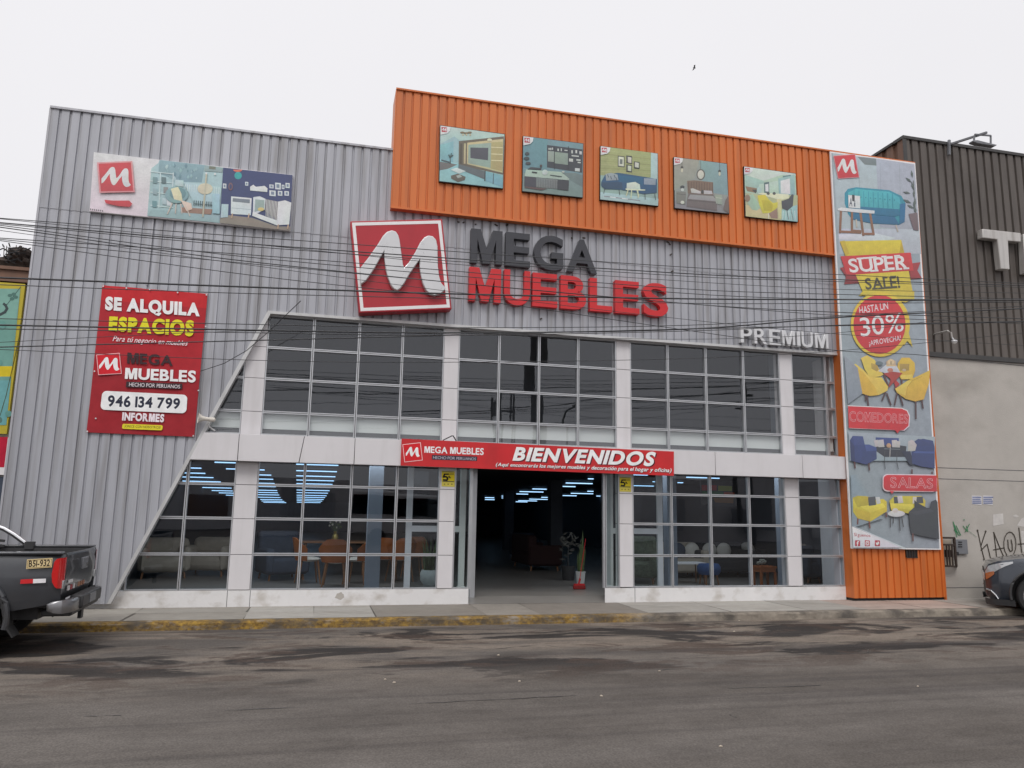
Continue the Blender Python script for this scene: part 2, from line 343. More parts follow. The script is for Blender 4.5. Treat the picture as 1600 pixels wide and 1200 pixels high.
class Art:
    """flat printed artwork on the plane Y; each colour field is a thin layer of ink just above the last"""
    def __init__(s, Y, ox=0, oy=0, sc=1.0, step=0.0002):
        s.Y = Y; s.o = (ox, oy, sc); s.mb = MB(); s.step = step; s.n = 0; s.shade = False; s.rnd = random.Random(int(ox + oy))
    def frame(s, ox, oy, sc): s.o = (ox, oy, sc); return s
    def p(s, q, Y=None):
        return P(s.o[0] + q[0] * s.o[2], s.o[1] + q[1] * s.o[2], s.Y if Y is None else Y)
    def poly(s, pts, c):
        s.n += 1; y = s.Y - s.n * s.step
        k = ink(c); ys = [q[1] for q in pts]; lo, hi = min(ys), max(ys)
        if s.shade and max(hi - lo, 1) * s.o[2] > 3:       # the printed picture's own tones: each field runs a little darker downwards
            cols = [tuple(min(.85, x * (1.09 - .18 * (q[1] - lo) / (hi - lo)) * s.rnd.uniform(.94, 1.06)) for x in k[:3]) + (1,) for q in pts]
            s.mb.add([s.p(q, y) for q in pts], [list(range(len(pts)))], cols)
        else: s.mb.face([s.p(q, y) for q in pts], k)
        return s
    def multi(s, polys, c):
        for q in polys: s.poly(q, c)
    def rect(s, x0, y0, x1, y1, c, sl=0.0):
        """screen-aligned box whose top and bottom follow the slope sl"""
        return s.poly([(x0, y0), (x1, y0 + sl * (x1 - x0)), (x1, y1 + sl * (x1 - x0)), (x0, y1)], c)
    def ell(s, x, y, rx, ry, c, n=24, a0=0, a1=360):
        return s.poly([(x + rx * math.cos(R(a0 + (a1 - a0) * i / n)), y + ry * math.sin(R(a0 + (a1 - a0) * i / n))) for i in range(n + (a1 - a0 != 360))], c)
    def line(s, pts, wd, c):
        for i in range(len(pts) - 1):
            a = Vector(pts[i]); b = Vector(pts[i + 1]); d = b - a
            if d.length < 1e-6: continue
            d.normalize(); nn = Vector((-d.y, d.x)) * wd / 2; e = d * wd * 0.3
            s.poly([a - e + nn, b + e + nn, b + e - nn, a - e - nn], c)
    def loop(s, pts, wd, c): s.line(list(pts) + [pts[0]], wd, c)
    def text(s, t, quad, c, bold=0.0, shear=0.0, inner=None, space=1.0, arc=0):
        """quad: where the text box's TL, TR, BR, BL corners lie"""
        bb = None
        for bo, cc in [(bold, c)] + ([inner] if inner else []):
            vs, fs, b = textgeo(t, bo, shear, space, lay=bold); bb = bb or b
            s.n += 1; y = s.Y - s.n * s.step
            TL, TR, BR, BL = [Vector(q) for q in quad]; out = []
            for v in vs:
                u = (v.x - bb[0]) / (bb[1] - bb[0]); k = (bb[3] - v.y) / (bb[3] - bb[2])
                q = (TL * (1 - u) + TR * u) * (1 - k) + (BL * (1 - u) + BR * u) * k
                if arc: q = q + Vector((0, arc * (4 * (u - 0.5) ** 2 - 1)))
                out.append(s.p(q, y))
            s.mb.add(out, fs, ink(cc))
        return s
    def emblem(s, quad, red=(200, 38, 50), white=(235, 228, 230), border=None, edge=0.05):
        """the red tilted square with the brush-stroke M"""
        TL, TR, BR, BL = [Vector(q) for q in quad]
        f = lambda u, k: (TL * (1 - u) + TR * u) * (1 - k) + (BL * (1 - u) + BR * u) * k
        if border: s.poly([f(-edge, -edge), f(1 + edge, -edge), f(1 + edge, 1 + edge), f(-edge, 1 + edge)], border)
        if red: s.poly([TL, TR, BR, BL], red)
        s.poly([f(u, k) for u, k in MARK], white)
        return s
    def build(s, name, parent, m=None): return s.mb.build(name, m or M['print'], parent)
MARK = [(0.052, 0.536), (0.148, 0.426), (0.265, 0.28), (0.325, 0.193), (0.373, 0.149), (0.427, 0.133), (0.469, 0.148), (0.491, 0.188), (0.5, 0.241), (0.503, 0.33), (0.506, 0.437), (0.51, 0.517), (0.519, 0.543), (0.573, 0.492), (0.656, 0.379), (0.72, 0.274), (0.77, 0.221), (0.816, 0.201), (0.865, 0.211), (0.897, 0.251), (0.905, 0.324), (0.895, 0.431), (0.887, 0.538), (0.887, 0.645), (0.902, 0.725), (0.946, 0.78), (0.932, 0.807), (0.889, 0.84), (0.816, 0.863), (0.765, 0.844), (0.726, 0.798), (0.699, 0.718), (0.687, 0.62), (0.687, 0.531), (0.694, 0.469), (0.64, 0.53), (0.559, 0.633), (0.507, 0.71), (0.458, 0.769), (0.421, 0.791), (0.385, 0.775), (0.355, 0.73), (0.332, 0.642), (0.32, 0.554), (0.317, 0.449), (0.32, 0.369), (0.266, 0.447), (0.205, 0.541), (0.146, 0.618), (0.098, 0.677), (0.039, 0.713)]

def board(quad, Y, depth, parent, name, m, o=(0, 0, 1.0)):
    """a flat board whose front face has these photo corners on plane Y, with real thickness behind it"""
    pts = [P(o[0] + x * o[2], o[1] + y * o[2], Y) for x, y in quad]
    mb = MB(); mb.prism([(p.x, p.z) for p in pts], Y, Y + depth)
    return mb.build(name, m, parent)

# ------------------------------------------------------------------ the ground
def ground_mats():
    m = bpy.data.materials.new('asphalt'); m.use_nodes = True; n = m.node_tree.nodes; L = m.node_tree.links; b = n['Principled BSDF']
    t = n.new('ShaderNodeTexCoord'); sp = n.new('ShaderNodeSeparateXYZ'); L.new(t.outputs['Object'], sp.inputs[0])
    def noise(scale, st, det=6, ro=0.6, dist=0.0):
        mp = n.new('ShaderNodeMapping'); mp.inputs['Scale'].default_value = st; L.new(t.outputs['Object'], mp.inputs[0])
        z = n.new('ShaderNodeTexNoise'); z.inputs['Scale'].default_value = scale; z.inputs['Detail'].default_value = det; z.inputs['Roughness'].default_value = ro; z.inputs['Distortion'].default_value = dist
        L.new(mp.outputs[0], z.inputs['Vector']); return z.outputs[0]
    def mrange(s, a, bb, c=0, d=1):
        r = n.new('ShaderNodeMapRange'); r.inputs['From Min'].default_value = a; r.inputs['From Max'].default_value = bb
        r.inputs['To Min'].default_value = c; r.inputs['To Max'].default_value = d; L.new(s, r.inputs['Value']); return r.outputs[0]
    def mixc(f, a, bb):
        x = n.new('ShaderNodeMix'); x.data_type = 'RGBA'; L.new(f, x.inputs[0])
        for i, v in ((6, a), (7, bb)):
            if isinstance(v, tuple): x.inputs[i].default_value = v + (1,)
            else: L.new(v, x.inputs[i])
        return x.outputs[2]
    def math_(op, a, bb):
        x = n.new('ShaderNodeMath'); x.operation = op
        for i, v in enumerate((a, bb)):
            if isinstance(v, (int, float)): x.inputs[i].default_value = v
            else: L.new(v, x.inputs[i])
        return x.outputs[0]
    # traffic-worn lanes run along X; dust lies along the gutter
    base = mixc(mrange(noise(1.0, (0.10, 0.9, 1)), 0.35, 0.65), (0.090, 0.080, 0.0725), (0.119, 0.1075, 0.099))
    dust = mixc(mrange(noise(0.8, (0.4, 1.0, 1), 10, 0.68, 0.5), 0.40, 0.56), base, (0.195, 0.163, 0.135))
    gut = mrange(sp.outputs['Y'], -5.6, -2.6)
    base = mixc(gut, base, dust)
    # oily patches, strongest 1 to 4 m off the kerb
    pat = mrange(noise(0.85, (0.42, 1.15, 1), 9, 0.62, 0.7), 0.515, 0.55)
    band = math_('MULTIPLY', mrange(sp.outputs['Y'], -5.6, -4.2), mrange(sp.outputs['Y'], -1.5, -1.8))
    pat = math_('MULTIPLY', math_('MULTIPLY', pat, band), 0.92)
    base = mixc(pat, base, (0.030, 0.0275, 0.027))
    brown = math_('MULTIPLY', mrange(noise(1.5, (0.5, 1.2, 1), 10, 0.7, 0.6), 0.53, 0.58), math_('MULTIPLY', band, 0.7))
    base = mixc(brown, base, (0.068, 0.050, 0.042))
    streak = math_('MULTIPLY', mrange(noise(1.0, (0.05, 3.5, 1), 5), 0.52, 0.62), 0.5)
    base = mixc(streak, base, (0.062, 0.056, 0.054))
    blot = mrange(noise(2.6, (0.6, 1, 1), 10, 0.72), 0.3, 0.7, 0.80, 1.20)
    sb = n.new('ShaderNodeVectorMath'); sb.operation = 'SCALE'; L.new(base, sb.inputs[0]); L.new(blot, sb.inputs['Scale']); base = sb.outputs[0]
    gr = mrange(noise(70, (1, 1, 1), 4), 0.3, 0.7, 0.72, 1.28)
    sc = n.new('ShaderNodeVectorMath'); sc.operation = 'SCALE'; L.new(base, sc.inputs[0]); L.new(gr, sc.inputs['Scale'])
    L.new(sc.outputs[0], b.inputs['Base Color'])
    L.new(mrange(pat, 0, 0.8, 0.9, 0.82), b.inputs['Roughness']); b.inputs['Specular IOR Level'].default_value = 0.06
    bp = n.new('ShaderNodeBump'); bp.inputs['Strength'].default_value = 0.35; bp.inputs['Distance'].default_value = 0.012
    L.new(noise(60, (1, 1, 1), 5), bp.inputs['Height']); L.new(bp.outputs[0], b.inputs['Normal'])
    # kerb: worn yellow paint up to X = 4.6, bare stained concrete after
    k = bpy.data.materials.new('kerb_paint'); k.use_nodes = True; n = k.node_tree.nodes; L = k.node_tree.links; b2 = n['Principled BSDF']
    t = n.new('ShaderNodeTexCoord'); sp = n.new('ShaderNodeSeparateXYZ'); L.new(t.outputs['Object'], sp.inputs[0])
    conc = mixc(mrange(noise(2.0, (1, 1, 1)), 0.35, 0.65), (0.13, 0.11, 0.09), (0.30, 0.26, 0.21))
    yel = mixc(mrange(noise(14.0, (1, 1, 1.4), 8, 0.7), 0.38, 0.62), (0.10, 0.055, 0.016), (0.33, 0.20, 0.032))
    worn = mrange(noise(5.0, (0.8, 1, 2), 10, 0.7), 0.52, 0.64)
    pm = math_('MAXIMUM', worn, mrange(sp.outputs['X'], 4.2, 5.2))
    kc = mixc(pm, yel, conc)
    dk = math_('MULTIPLY', mrange(noise(2.3, (1, 1, 1.5), 8), 0.45, 0.62), 0.85)
    L.new(mixc(dk, kc, (0.055, 0.048, 0.042)), b2.inputs['Base Color']); b2.inputs['Roughness'].default_value = 0.85
    bp = n.new('ShaderNodeBump'); bp.inputs['Strength'].default_value = 0.5; bp.inputs['Distance'].default_value = 0.02
    L.new(noise(18, (1, 1, 1), 6), bp.inputs['Height']); L.new(bp.outputs[0], b2.inputs['Normal'])
    return m, k
ASPH, KERB = ground_mats()
ROADZ = -0.11
mb = MB(); mb.face([(-400, -400, ROADZ), (400, -400, ROADZ), (400, 400, ROADZ), (-400, 400, ROADZ)])
struct(mb.build('road', ASPH))
# kerb: rough edge stones with a chipped, rounded nose
KY = -1.50
mb = MB(); rows = []
xs = [-14 + 0.08 * i for i in range(int(34 / 0.08))]
rk = random.Random(3); wob = 0
for x in xs:
    wob = wob * 0.8 + rk.uniform(-0.006, 0.006); ch = max(0, rk.gauss(0, 0.007)) + (0.03 if rk.random() < 0.02 else 0)
    y = KY + wob
    rows.append([(x, y - 0.015, ROADZ - 0.02), (x, y, ROADZ + 0.03), (x, y + 0.004 + ch, -0.028), (x, y + 0.03 + ch, -0.003 - ch * 0.3), (x, KY + 0.16, 0.001)])
v = [q for r_ in rows for q in r_]; n5 = 5
mb.add(v, [(i * n5 + j, (i + 1) * n5 + j, (i + 1) * n5 + j + 1, i * n5 + j + 1) for i in range(len(rows) - 1) for j in range(4)])
struct(mb.build('kerb', KERB, smooth=True))
rr = random.Random(19); mb = MB()
for pts in ([(640, 1099), (800, 1092), (920, 1085)], [(1140, 1075), (1310, 1070)], [(130, 1119), (200, 1117)], [(350, 1110), (500, 1104)], [(1290, 1007), (1330, 1009), (1356, 1014), (1358, 1020), (1340, 1022)], [(1140, 1115), (1144, 1119), (1156, 1122)], [(700, 1010), (760, 1014), (840, 1008), (930, 1012)], [(1010, 1043), (1030, 1046), (1070, 1045)]):
    fine = []
    for a, b in zip(pts[:-1], pts[1:]):
        for i in range(6): fine.append(G(a[0] + (b[0] - a[0]) * i / 6 + rr.uniform(-2, 2), a[1] + (b[1] - a[1]) * i / 6 + rr.uniform(-.7, .7), ROADZ + .004))
    for a, b in zip(fine[:-1], fine[1:]):
        h = rr.uniform(.002, .008); mb.face([a + Vector((0, -h, 0)), b + Vector((0, -h, 0)), b + Vector((0, h, 0)), a + Vector((0, h, 0))])
struct(mb.build('road_crack', M['dark_trim']))
# pavement slabs, with one brown asphalt repair, a darker strip at the entrance and a pink stretch at the right
mb = MB()
rs = random.Random(11)
joints = [-14, -12.2, -10.5, -8.7, -7.0, -5.3, -3.9, -2.45, -0.95, -0.02, 0.83, 2.42, 3.25, 4.95, 6.35, 7.75, 8.85, 10.05, 11.1, 12.9, 14.8, 16.5, 18.5, 20]
for i in range(len(joints) - 1):
    a, b = joints[i] + 0.006, joints[i + 1] - 0.006
    base = (0.315, 0.295, 0.265)
    cx = (a + b) / 2
    if 0.8 < cx < 2.4: base = (0.20, 0.178, 0.152)
    elif 3.2 < cx < 4.9: base = (0.195, 0.172, 0.148)
    elif 2.4 < cx < 3.3: base = (0.25, 0.225, 0.195)
    elif 8.85 < cx < 11.2: base = (0.36, 0.285, 0.245)
    elif cx < -0.95: base = (0.255, 0.235, 0.205)
    k = rs.uniform(0.93, 1.07)
    ys = [KY + 0.15, -0.62, 0.0] if rs.random() < 0.55 and not (0.8 < cx < 4.9) else [KY + 0.15, 0.0]
    sk = rs.uniform(-0.05, 0.05)
    for j in range(len(ys) - 1):
        kk = k * rs.uniform(0.95, 1.05)
        z = rs.uniform(0.001, 0.004)
        y0, y1 = ys[j] + (0.005 if j else 0), ys[j + 1] - (0.005 if j < len(ys) - 2 else 0)
        mb.face([(a + sk * (y0 + 1), y0, z), (b + sk * (y0 + 1), y0, z), (b + sk * y1, y1, z), (a + sk * y1, y1, z)], tuple(x * kk for x in base) + (1,))
mb.col = (0.10, 0.088, 0.075, 1)
mb.face([(-14, KY + 0.14, -0.004), (20, KY + 0.14, -0.004), (20, 2, -0.004), (-14, 2, -0.004)])
struct(mb.build('pavement', M['slab']))

# ------------------------------------------------------------------ the furniture store building
store = thing('store_building', 'grey and orange corrugated furniture store with two storeys of gridded windows', 'building', (2.5, 0, 0))
YC, YO, YB, YG = -0.10, -0.22, -0.20, 0.045       # cladding, orange box, white beam, glazing planes
HALL = 0.07
def slant_x(z): return -2.93 + (z - 0.07) * (1.93 / 4.52)      # the sloping edge of the grey cladding
def slant_z(x): return 0.07 + (x + 2.93) * (4.52 / 1.93)
def corrugate(x0, x1, zt, zb, y, pitch=0.15, depth=0.024, flat=0.72, base=None):
    mb = MB(); prof = []; x = x0; i = 0; rr = random.Random(5)
    while x < x1:
        j = rr.uniform(-0.003, 0.003)
        for f, d in ((0, 0), (flat, 0), (flat + 0.04, depth), (0.95, depth), (0.99, 0)):
            prof.append((min(x + f * pitch, x1), y + d + j))
        x += pitch
    prof.append((x1, y)); v = []; fs = []
    for px, py in prof: v += [(px, py, zb(px)), (px, py, zt(px))]
    for i in range(len(prof) - 1):
        if prof[i + 1][0] - prof[i][0] > 1e-5 or abs(prof[i + 1][1] - prof[i][1]) > 1e-5:
            fs.append((2 * i, 2 * i + 2, 2 * i + 3, 2 * i + 1))
    if base is None: mb.add(v, fs)
    else:                                   # every sheet rib weathered a little differently
        mb.v = v
        for f in fs:
            k = int((prof[f[0] // 2][0] - x0 + 0.01) / pitch); kr = random.Random(k * 7 + 1); g = kr.uniform(0.95, 1.05) * (0.97, 1.0, 1.03)[(k // 6) % 3]
            mb.f.append(list(f)); mb.c.append(tuple(c * g for c in base) + (1,)); mb.m.append(0)
    return mb
GX0, GX1, GZT = P(81, 170, YC).x, 9.47, P(350, 203, YC).z
GC = (0.388, 0.394, 0.428); ZS = P(350, 352, YC).z
mb = corrugate(GX0, GX1, lambda x: ZS + 0.06, lambda x: 0.075 if x < -2.93 else min(4.60, slant_z(x)), YC, base=GC)
clad = mb.build('grey_cladding', M['grey_sheet'], store)
corrugate(GX0, GX1, lambda x: GZT, lambda x: ZS, YC - 0.007, base=tuple(c * 0.97 for c in GC)).build('upper_sheet', M['grey_sheet'], clad)
# cap flashing, side return, sheet seam
mb = MB(); mb.box(GX0 - 0.02, GX1, YC - 0.03, YC + 0.25, GZT, GZT + 0.035); mb.box(GX0 - 0.03, GX0 - 0.001, YC - 0.012, 0.6, 0.05, GZT - 0.001)
p1 = P(240, 338, YC); mb.box(p1.x - 0.012, p1.x + 0.012, YC - 0.012, YC - 0.002, P(240, 446, YC).z, p1.z)
mb.build('flashing', M['grey_clad'], clad)
# orange box sign band and pillar
OX0, OX1 = P(616, 240, YO).x, 9.47
OZ0, OZ1 = P(960, 360, YO).z, P(960, 189, YO).z
mb = corrugate(OX0, 11.42, lambda x: OZ1, lambda x: OZ0 if x < OX1 else 0.05, YO, base=(0.60, 0.155, 0.032))
oc = mb.build('orange_cladding', M['orange_sheet'], store)
mb = MB(); mb.box(OX0 - 0.015, 11.43, YO - 0.025, 0.3, OZ1, OZ1 + 0.03); mb.box(OX0 - 0.02, OX1, YO - 0.02, YC - 0.004, OZ0 - 0.035, OZ0)
mb.box(OX0 - 0.02, OX0 - 0.002, YO - 0.01, 0.3, OZ0 + 0.001, OZ1 - 0.001)
mb.box(9.452, 9.53, YO - 0.012, 0.3, 0.05, OZ0 - 0.036); mb.box(11.42, 11.44, YO - 0.01, 0.02, 0.0, OZ1 - 0.001)
mb.build('flashing', M['orange_clad'], oc)
mb = MB(); mb.box(9.47, 11.42, YO + 0.045, 0.0, 0.003, 0.05); mb.build('pillar_foot', M['gasket'], oc)
mb = MB(); mb.box(GX0, 11.40, 0.35, 0.55, 4.62, GZT - 0.02); mb.box(OX0, 11.40, 0.02, 0.30, GZT + 0.04, OZ1 - 0.01); mb.box(GX0, 11.4, 0.55, 36, 7.2, 7.3)
mb.build('roof', M['dark_trim'], store)
# pale trim round the glazing
mb = MB()
sx0, sz0, sx1, sz1 = slant_x(0.08), 0.08, slant_x(4.60), 4.60
mb.prism([(sx0, sz0), (sx0 + 0.05, sz0), (sx1 + 0.045, sz1 - 0.045), (sx1, sz1)], YC - 0.02, 0.03)
mb.prism([(sx1, sz1), (sx1 + 0.045, sz1 - 0.045), (9.45, 4.555), (9.45, 4.60)], YC - 0.02, 0.03)
mb.build('glazing_trim', M['trim'], store)
# plinth: left run stops at the entrance, right run has a splayed return
mb = MB()
mb.prism([(-3.5, 0.0), (2.405, 0.0), (2.405, 0.245), (-2.86, 0.245), (-3.5, 0.04)], 0.0, 0.16)
mb.box(2.28, 2.405, 0.16, 0.44, 0.0, 0.245)
v = [(4.755, 0), (9.45, 0), (9.45, 0.16), (4.98, 0.16), (5.06, 0.46), (4.93, 0.46)]
n = len(v); mb.add([(x, y, 0.0) for x, y in v] + [(x, y, 0.238) for x, y in v],
                   [list(range(n))[::-1], list(range(n, 2 * n))] + [(i, (i + 1) % n, (i + 1) % n + n, i + n) for i in range(n)])
pl_ = mb.build('plinth', M['plinth'], store)
mb = MB(); c = P(531, 931, -0.001); rr = random.Random(4)
mb.face([(c.x + 0.085 * math.cos(a) * rr.uniform(0.6, 1.1), -0.003, c.z + 0.06 * math.sin(a) * rr.uniform(0.6, 1.1)) for a in [i * 0.45 for i in range(14)]])
mb.build('bare_patch', M['concrete'], pl_)
for a in (-0.97, -1.30, 5.30):
    mb = MB(); mb.box(a - 0.004, a + 0.004, -0.002, 0.01, 0.0, 0.243); mb.build('plinth_joint', M['grey_sill'], pl_)
# white beam in panels
BZ0, BZ1 = P(800, 734, YB).z, P(800, 694, YB).z
BZ0 = 2.19; BZ1 = 2.605
xl0, xl1 = slant_x(BZ0) + 0.06, slant_x(BZ1) + 0.06
cuts = [None, -1.28, -0.33, 0.47, 2.6, 4.7, 6.77, 8.53, 9.44]
mb = MB()
for i in range(len(cuts) - 1):
    a, b = cuts[i], cuts[i + 1]
    al, ah = (xl0, xl1) if a is None else ((a + 0.006 - 0.04, a + 0.006 + 0.02) if a == -0.33 else (a + 0.006, a + 0.006))
    bl, bh = (b - 0.04 - 0.004, b + 0.02 - 0.004) if b == -0.33 else (b - 0.003, b - 0.003)
    mb.prism([(al, BZ0), (bl, BZ0), (bh, BZ1), (ah, BZ1)], YB, YB + 0.15)
bm_ = mb.build('beam', M['white_panel'], store, bevel=0.004)
mb = MB(); mb.prism([(xl0 + 0.01, BZ0 + 0.004), (9.43, BZ0 + 0.004), (9.43, BZ1 - 0.004), (xl1 + 0.01, BZ1 - 0.004)], YB + 0.015, 0.18)
mb.build('beam_core', M['gasket'], bm_)
# columns clad in panels
def column(x0, x1, zs, y=-0.005):
    mb = MB()
    for a, b in zip(zs[:-1], zs[1:]): mb.box(x0, x1, y, 0.2, a + 0.004, b - 0.004)
    o = mb.build('column', M['white_panel'], store, bevel=0.003)
    mb = MB(); mb.box(x0 + 0.004, x1 - 0.004, y + 0.012, 0.19, zs[0], zs[-1]); mb.build('column_core', M['gasket'], o)
LZ = [0.25, 0.775, 1.315, 1.835, 2.19]
UZ = [2.605, 2.985, 3.52, 4.03, 4.555]
for a, b in ((-1.30, -0.985), (1.885, 2.13), (5.03, 5.27), (8.275, 8.55)): column(a, b, LZ)
for a, b in ((1.885, 2.13), (4.985, 5.245), (8.265, 8.52)): column(a, b, UZ)
# slanted panel column beside the sloping edge, upper floor
mb = MB()
for a, b in zip(UZ[:-1], UZ[1:]):
    L_ = lambda z: max(-1.285, slant_x(z) + 0.05)
    pts = [(L_(a), a + 0.004), (-0.985, a + 0.004), (-0.985, b - 0.004), (L_(b), b - 0.004)]
    zk = 0.07 + (-1.285 - 0.05 + 2.93) * (4.52 / 1.93)
    if a < zk < b: pts.append((-1.285, zk))
    mb.prism(pts, -0.005, 0.2)
mb.build('column', M['white_panel'], store)
# windows: one per bay, each a frame and its panes
def clip(poly, f):
    out = []
    for i in range(len(poly)):
        a, b = poly[i], poly[(i + 1) % len(poly)]; fa, fb = f(a), f(b)
        if fa >= 0: out.append(a)
        if fa * fb < 0:
            t = fa / (fa - fb); out.append((a[0] + (b[0] - a[0]) * t, a[1] + (b[1] - a[1]) * t))
    return out
def window(xs, zs, slant=False, gm='glass', y=0.0, rows=None):
    root = bpy.data.objects.new('window', None); COL.objects.link(root); root.parent = store
    root.matrix_parent_inverse = store.matrix_basis.inverted()
    fr = MB(); gk = MB(); pn = MB(); half = 0.021
    f = (lambda q: q[0] - slant_x(q[1]) - 0.045) if slant else (lambda q: 1.0)
    def strip(x0, x1, z0, z1, mbx, ya, yb):
        pl = clip([(x0, z0), (x1, z0), (x1, z1), (x0, z1)], f) if slant else [(x0, z0), (x1, z0), (x1, z1), (x0, z1)]
        if len(pl) > 2: mbx.prism(pl, ya, yb)
    for i, x in enumerate(xs):
        e0, e1 = i == 0, i == len(xs) - 1
        if not e0: strip(x - half, x - 0.005, zs[0], zs[-1], fr, y, y + 0.075)
        if not e1: strip(x + 0.005, x + half, zs[0], zs[-1], fr, y, y + 0.075)
        if not (e0 or e1): strip(x - 0.005, x + 0.005, zs[0], zs[-1], gk, y + 0.012, y + 0.07)
    for k, z in enumerate(zs):
        e0, e1 = k == 0, k == len(zs) - 1
        for i in range(len(xs) - 1):
            a, b = xs[i] + half, xs[i + 1] - half
            if not e0: strip(a, b, z - half, z - 0.004, fr, y + 0.003, y + 0.072)
            if not e1: strip(a, b, z + 0.004, z + half, fr, y + 0.003, y + 0.072)
            if not (e0 or e1): strip(a, b, z - 0.004, z + 0.004, gk, y + 0.014, y + 0.07)
    for i in range(len(xs) - 1):
        for k in range(len(zs) - 1):
            pl = [(xs[i] + half, zs[k] + half), (xs[i + 1] - half, zs[k] + half), (xs[i + 1] - half, zs[k + 1] - half), (xs[i] + half, zs[k + 1] - half)]
            if slant: pl = clip(pl, f)
            if len(pl) < 3: continue
            ta, tb = random.uniform(-0.009, 0.009), random.uniform(-0.009, 0.009)
            cx, cz = (xs[i] + xs[i + 1]) / 2, (zs[k] + zs[k + 1]) / 2
            pn.face([(px, YG + ta * (px - cx) + tb * (pz - cz), pz) for px, pz in pl])
    k0 = len(fr.f); fr.add(gk.v, gk.f); fr.m[k0:] = [1] * (len(fr.f) - k0)
    fr.build('frame', [M['alu'], M['gasket']], root)
    pn.build('pane', M[gm], root)
    return root
LZW = [0.245, 0.78, 1.32, 1.84, 2.215]
UZW = [2.62, 2.985, 3.52, 4.03, 4.56]
window([-2.75, -2.0, -1.30], LZW, True)
window([-0.985, -0.275, 0.455, 1.18, 1.885], LZW)
window([2.13, 2.405], [0.245, 2.215], gm='glass_clear')
window([4.77, 5.03], [0.245, 2.215], gm='glass_clear')
window([5.27, 6.01, 6.77, 7.54, 8.275], LZW)
window([8.55, 9.45], LZW)
window([-1.95, -1.285], UZW, True, 'glass_up')
window([-0.985, -0.265, 0.465, 1.18, 1.885], UZW, gm='glass_up')
window([2.13, 2.84, 3.555, 4.27, 4.985], UZW, gm='glass_up')
window([5.245, 5.98, 6.74, 7.505, 8.265], UZW, gm='glass_up')
window([8.52, 9.25, 9.45], UZW, gm='glass_up')
# entrance: recessed jambs, glazed return on the right, head
ent = bpy.data.objects.new('entrance', None); COL.objects.link(ent); ent.parent = store; ent.matrix_parent_inverse = store.matrix_basis.inverted()
mb = MB(); mb.box(2.50, 2.585, 0.40, 0.50, 0.05, 2.45); mb.box(4.945, 5.03, 0.44, 0.52, 0.05, 2.45); mb.box(4.738, 4.77, 0.02, 0.09, 0.24, 2.30)
mb.box(2.405, 2.44, 0.02, 0.09, 0.24, 2.30); mb.box(2.40, 5.04, 0.36, 0.56, 2.45, 2.62)
mb.build('jamb', M['alu'], ent)
mb = MB(); mb.face([(4.765, 0.09, 0.25), (4.95, 0.45, 0.25), (4.95, 0.45, 2.4), (4.765, 0.09, 2.4)]); mb.build('side_glass', M['glass_clear'], ent); mb = MB(); mb.face([(2.42, 0.09, 0.25), (2.50, 0.42, 0.25), (2.50, 0.42, 2.4), (2.42, 0.09, 2.4)])
mb.build('side_glass', M['glass_clear'], ent)
mb = MB(); mb.box(9.40, 9.449, 0.08, 0.6, 0.2, 4.55); mb.build('reveal', M['white_panel'], store)
mb = MB(); mb.face([(2.405, 0.0, 0.004), (4.78, 0.0, 0.004), (4.98, 0.46, HALL), (2.405, 0.46, HALL)]); mb.build('threshold_ramp', M['floor'], ent)
def door_leaf(x0, x1, y):
    mb = MB(); t = 0.10
    mb.box(x0, x0 + t, y, y + 0.06, HALL, 2.4); mb.box(x1 - t, x1, y, y + 0.06, HALL, 2.4)
    for z in (HALL, 1.13, 2.3): mb.box(x0 + t, x1 - t, y + 0.004, y + 0.056, z, z + 0.10)
    o = mb.build('door_leaf', M['white_paint'], ent)
    mb = MB(); mb.face([(x0 + t, y + 0.03, HALL + 0.1), (x1 - t, y + 0.03, HALL + 0.1), (x1 - t, y + 0.03, 2.3), (x0 + t, y + 0.03, 2.3)])
    mb.build('leaf_glass', M['glass_clear'], o)
door_leaf(1.42, 2.44, 0.62); door_leaf(5.05, 6.12, 0.62)
# the hall behind: floor, walls, mezzanine, sloping ceiling, columns
def ceil_z(y): return 2.62 - (y - 0.5) * 0.0215
mb = MB(); mb.face([(-4.4, 0.46, HALL), (11.3, 0.46, HALL), (11.3, 36, HALL), (-4.4, 36, HALL)]); mb.build('hall_floor', M['floor'], store)
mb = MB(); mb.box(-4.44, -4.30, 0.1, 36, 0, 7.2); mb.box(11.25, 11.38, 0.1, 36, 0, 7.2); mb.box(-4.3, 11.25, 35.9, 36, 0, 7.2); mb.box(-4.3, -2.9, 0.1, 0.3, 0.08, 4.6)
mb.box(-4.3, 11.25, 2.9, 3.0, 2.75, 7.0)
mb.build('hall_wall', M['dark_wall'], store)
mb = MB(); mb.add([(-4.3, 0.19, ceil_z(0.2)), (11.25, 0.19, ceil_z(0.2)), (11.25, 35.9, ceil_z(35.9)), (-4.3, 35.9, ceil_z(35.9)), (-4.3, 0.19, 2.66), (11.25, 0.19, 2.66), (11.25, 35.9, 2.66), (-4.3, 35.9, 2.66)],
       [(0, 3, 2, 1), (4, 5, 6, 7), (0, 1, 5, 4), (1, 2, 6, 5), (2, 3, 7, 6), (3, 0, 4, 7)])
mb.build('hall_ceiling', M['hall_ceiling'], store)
mb = MB()
for a, b in ((-2.0, -1.3), (-0.97, 1.87), (2.14, 4.97), (5.26, 8.25), (8.53, 9.44)): mb.box(a, b, 0.080, 0.10, 2.722, 2.985)
mb.build('spandrel', M['spandrel'], store)
mb = MB(); mb.box(-2.0, 9.44, 0.078, 0.155, 2.64, 2.718); mb.box(-2.0, 9.44, 0.195, 2.8, 2.67, 2.70); mb.build('window_ledge', M['grey_sill'], store)
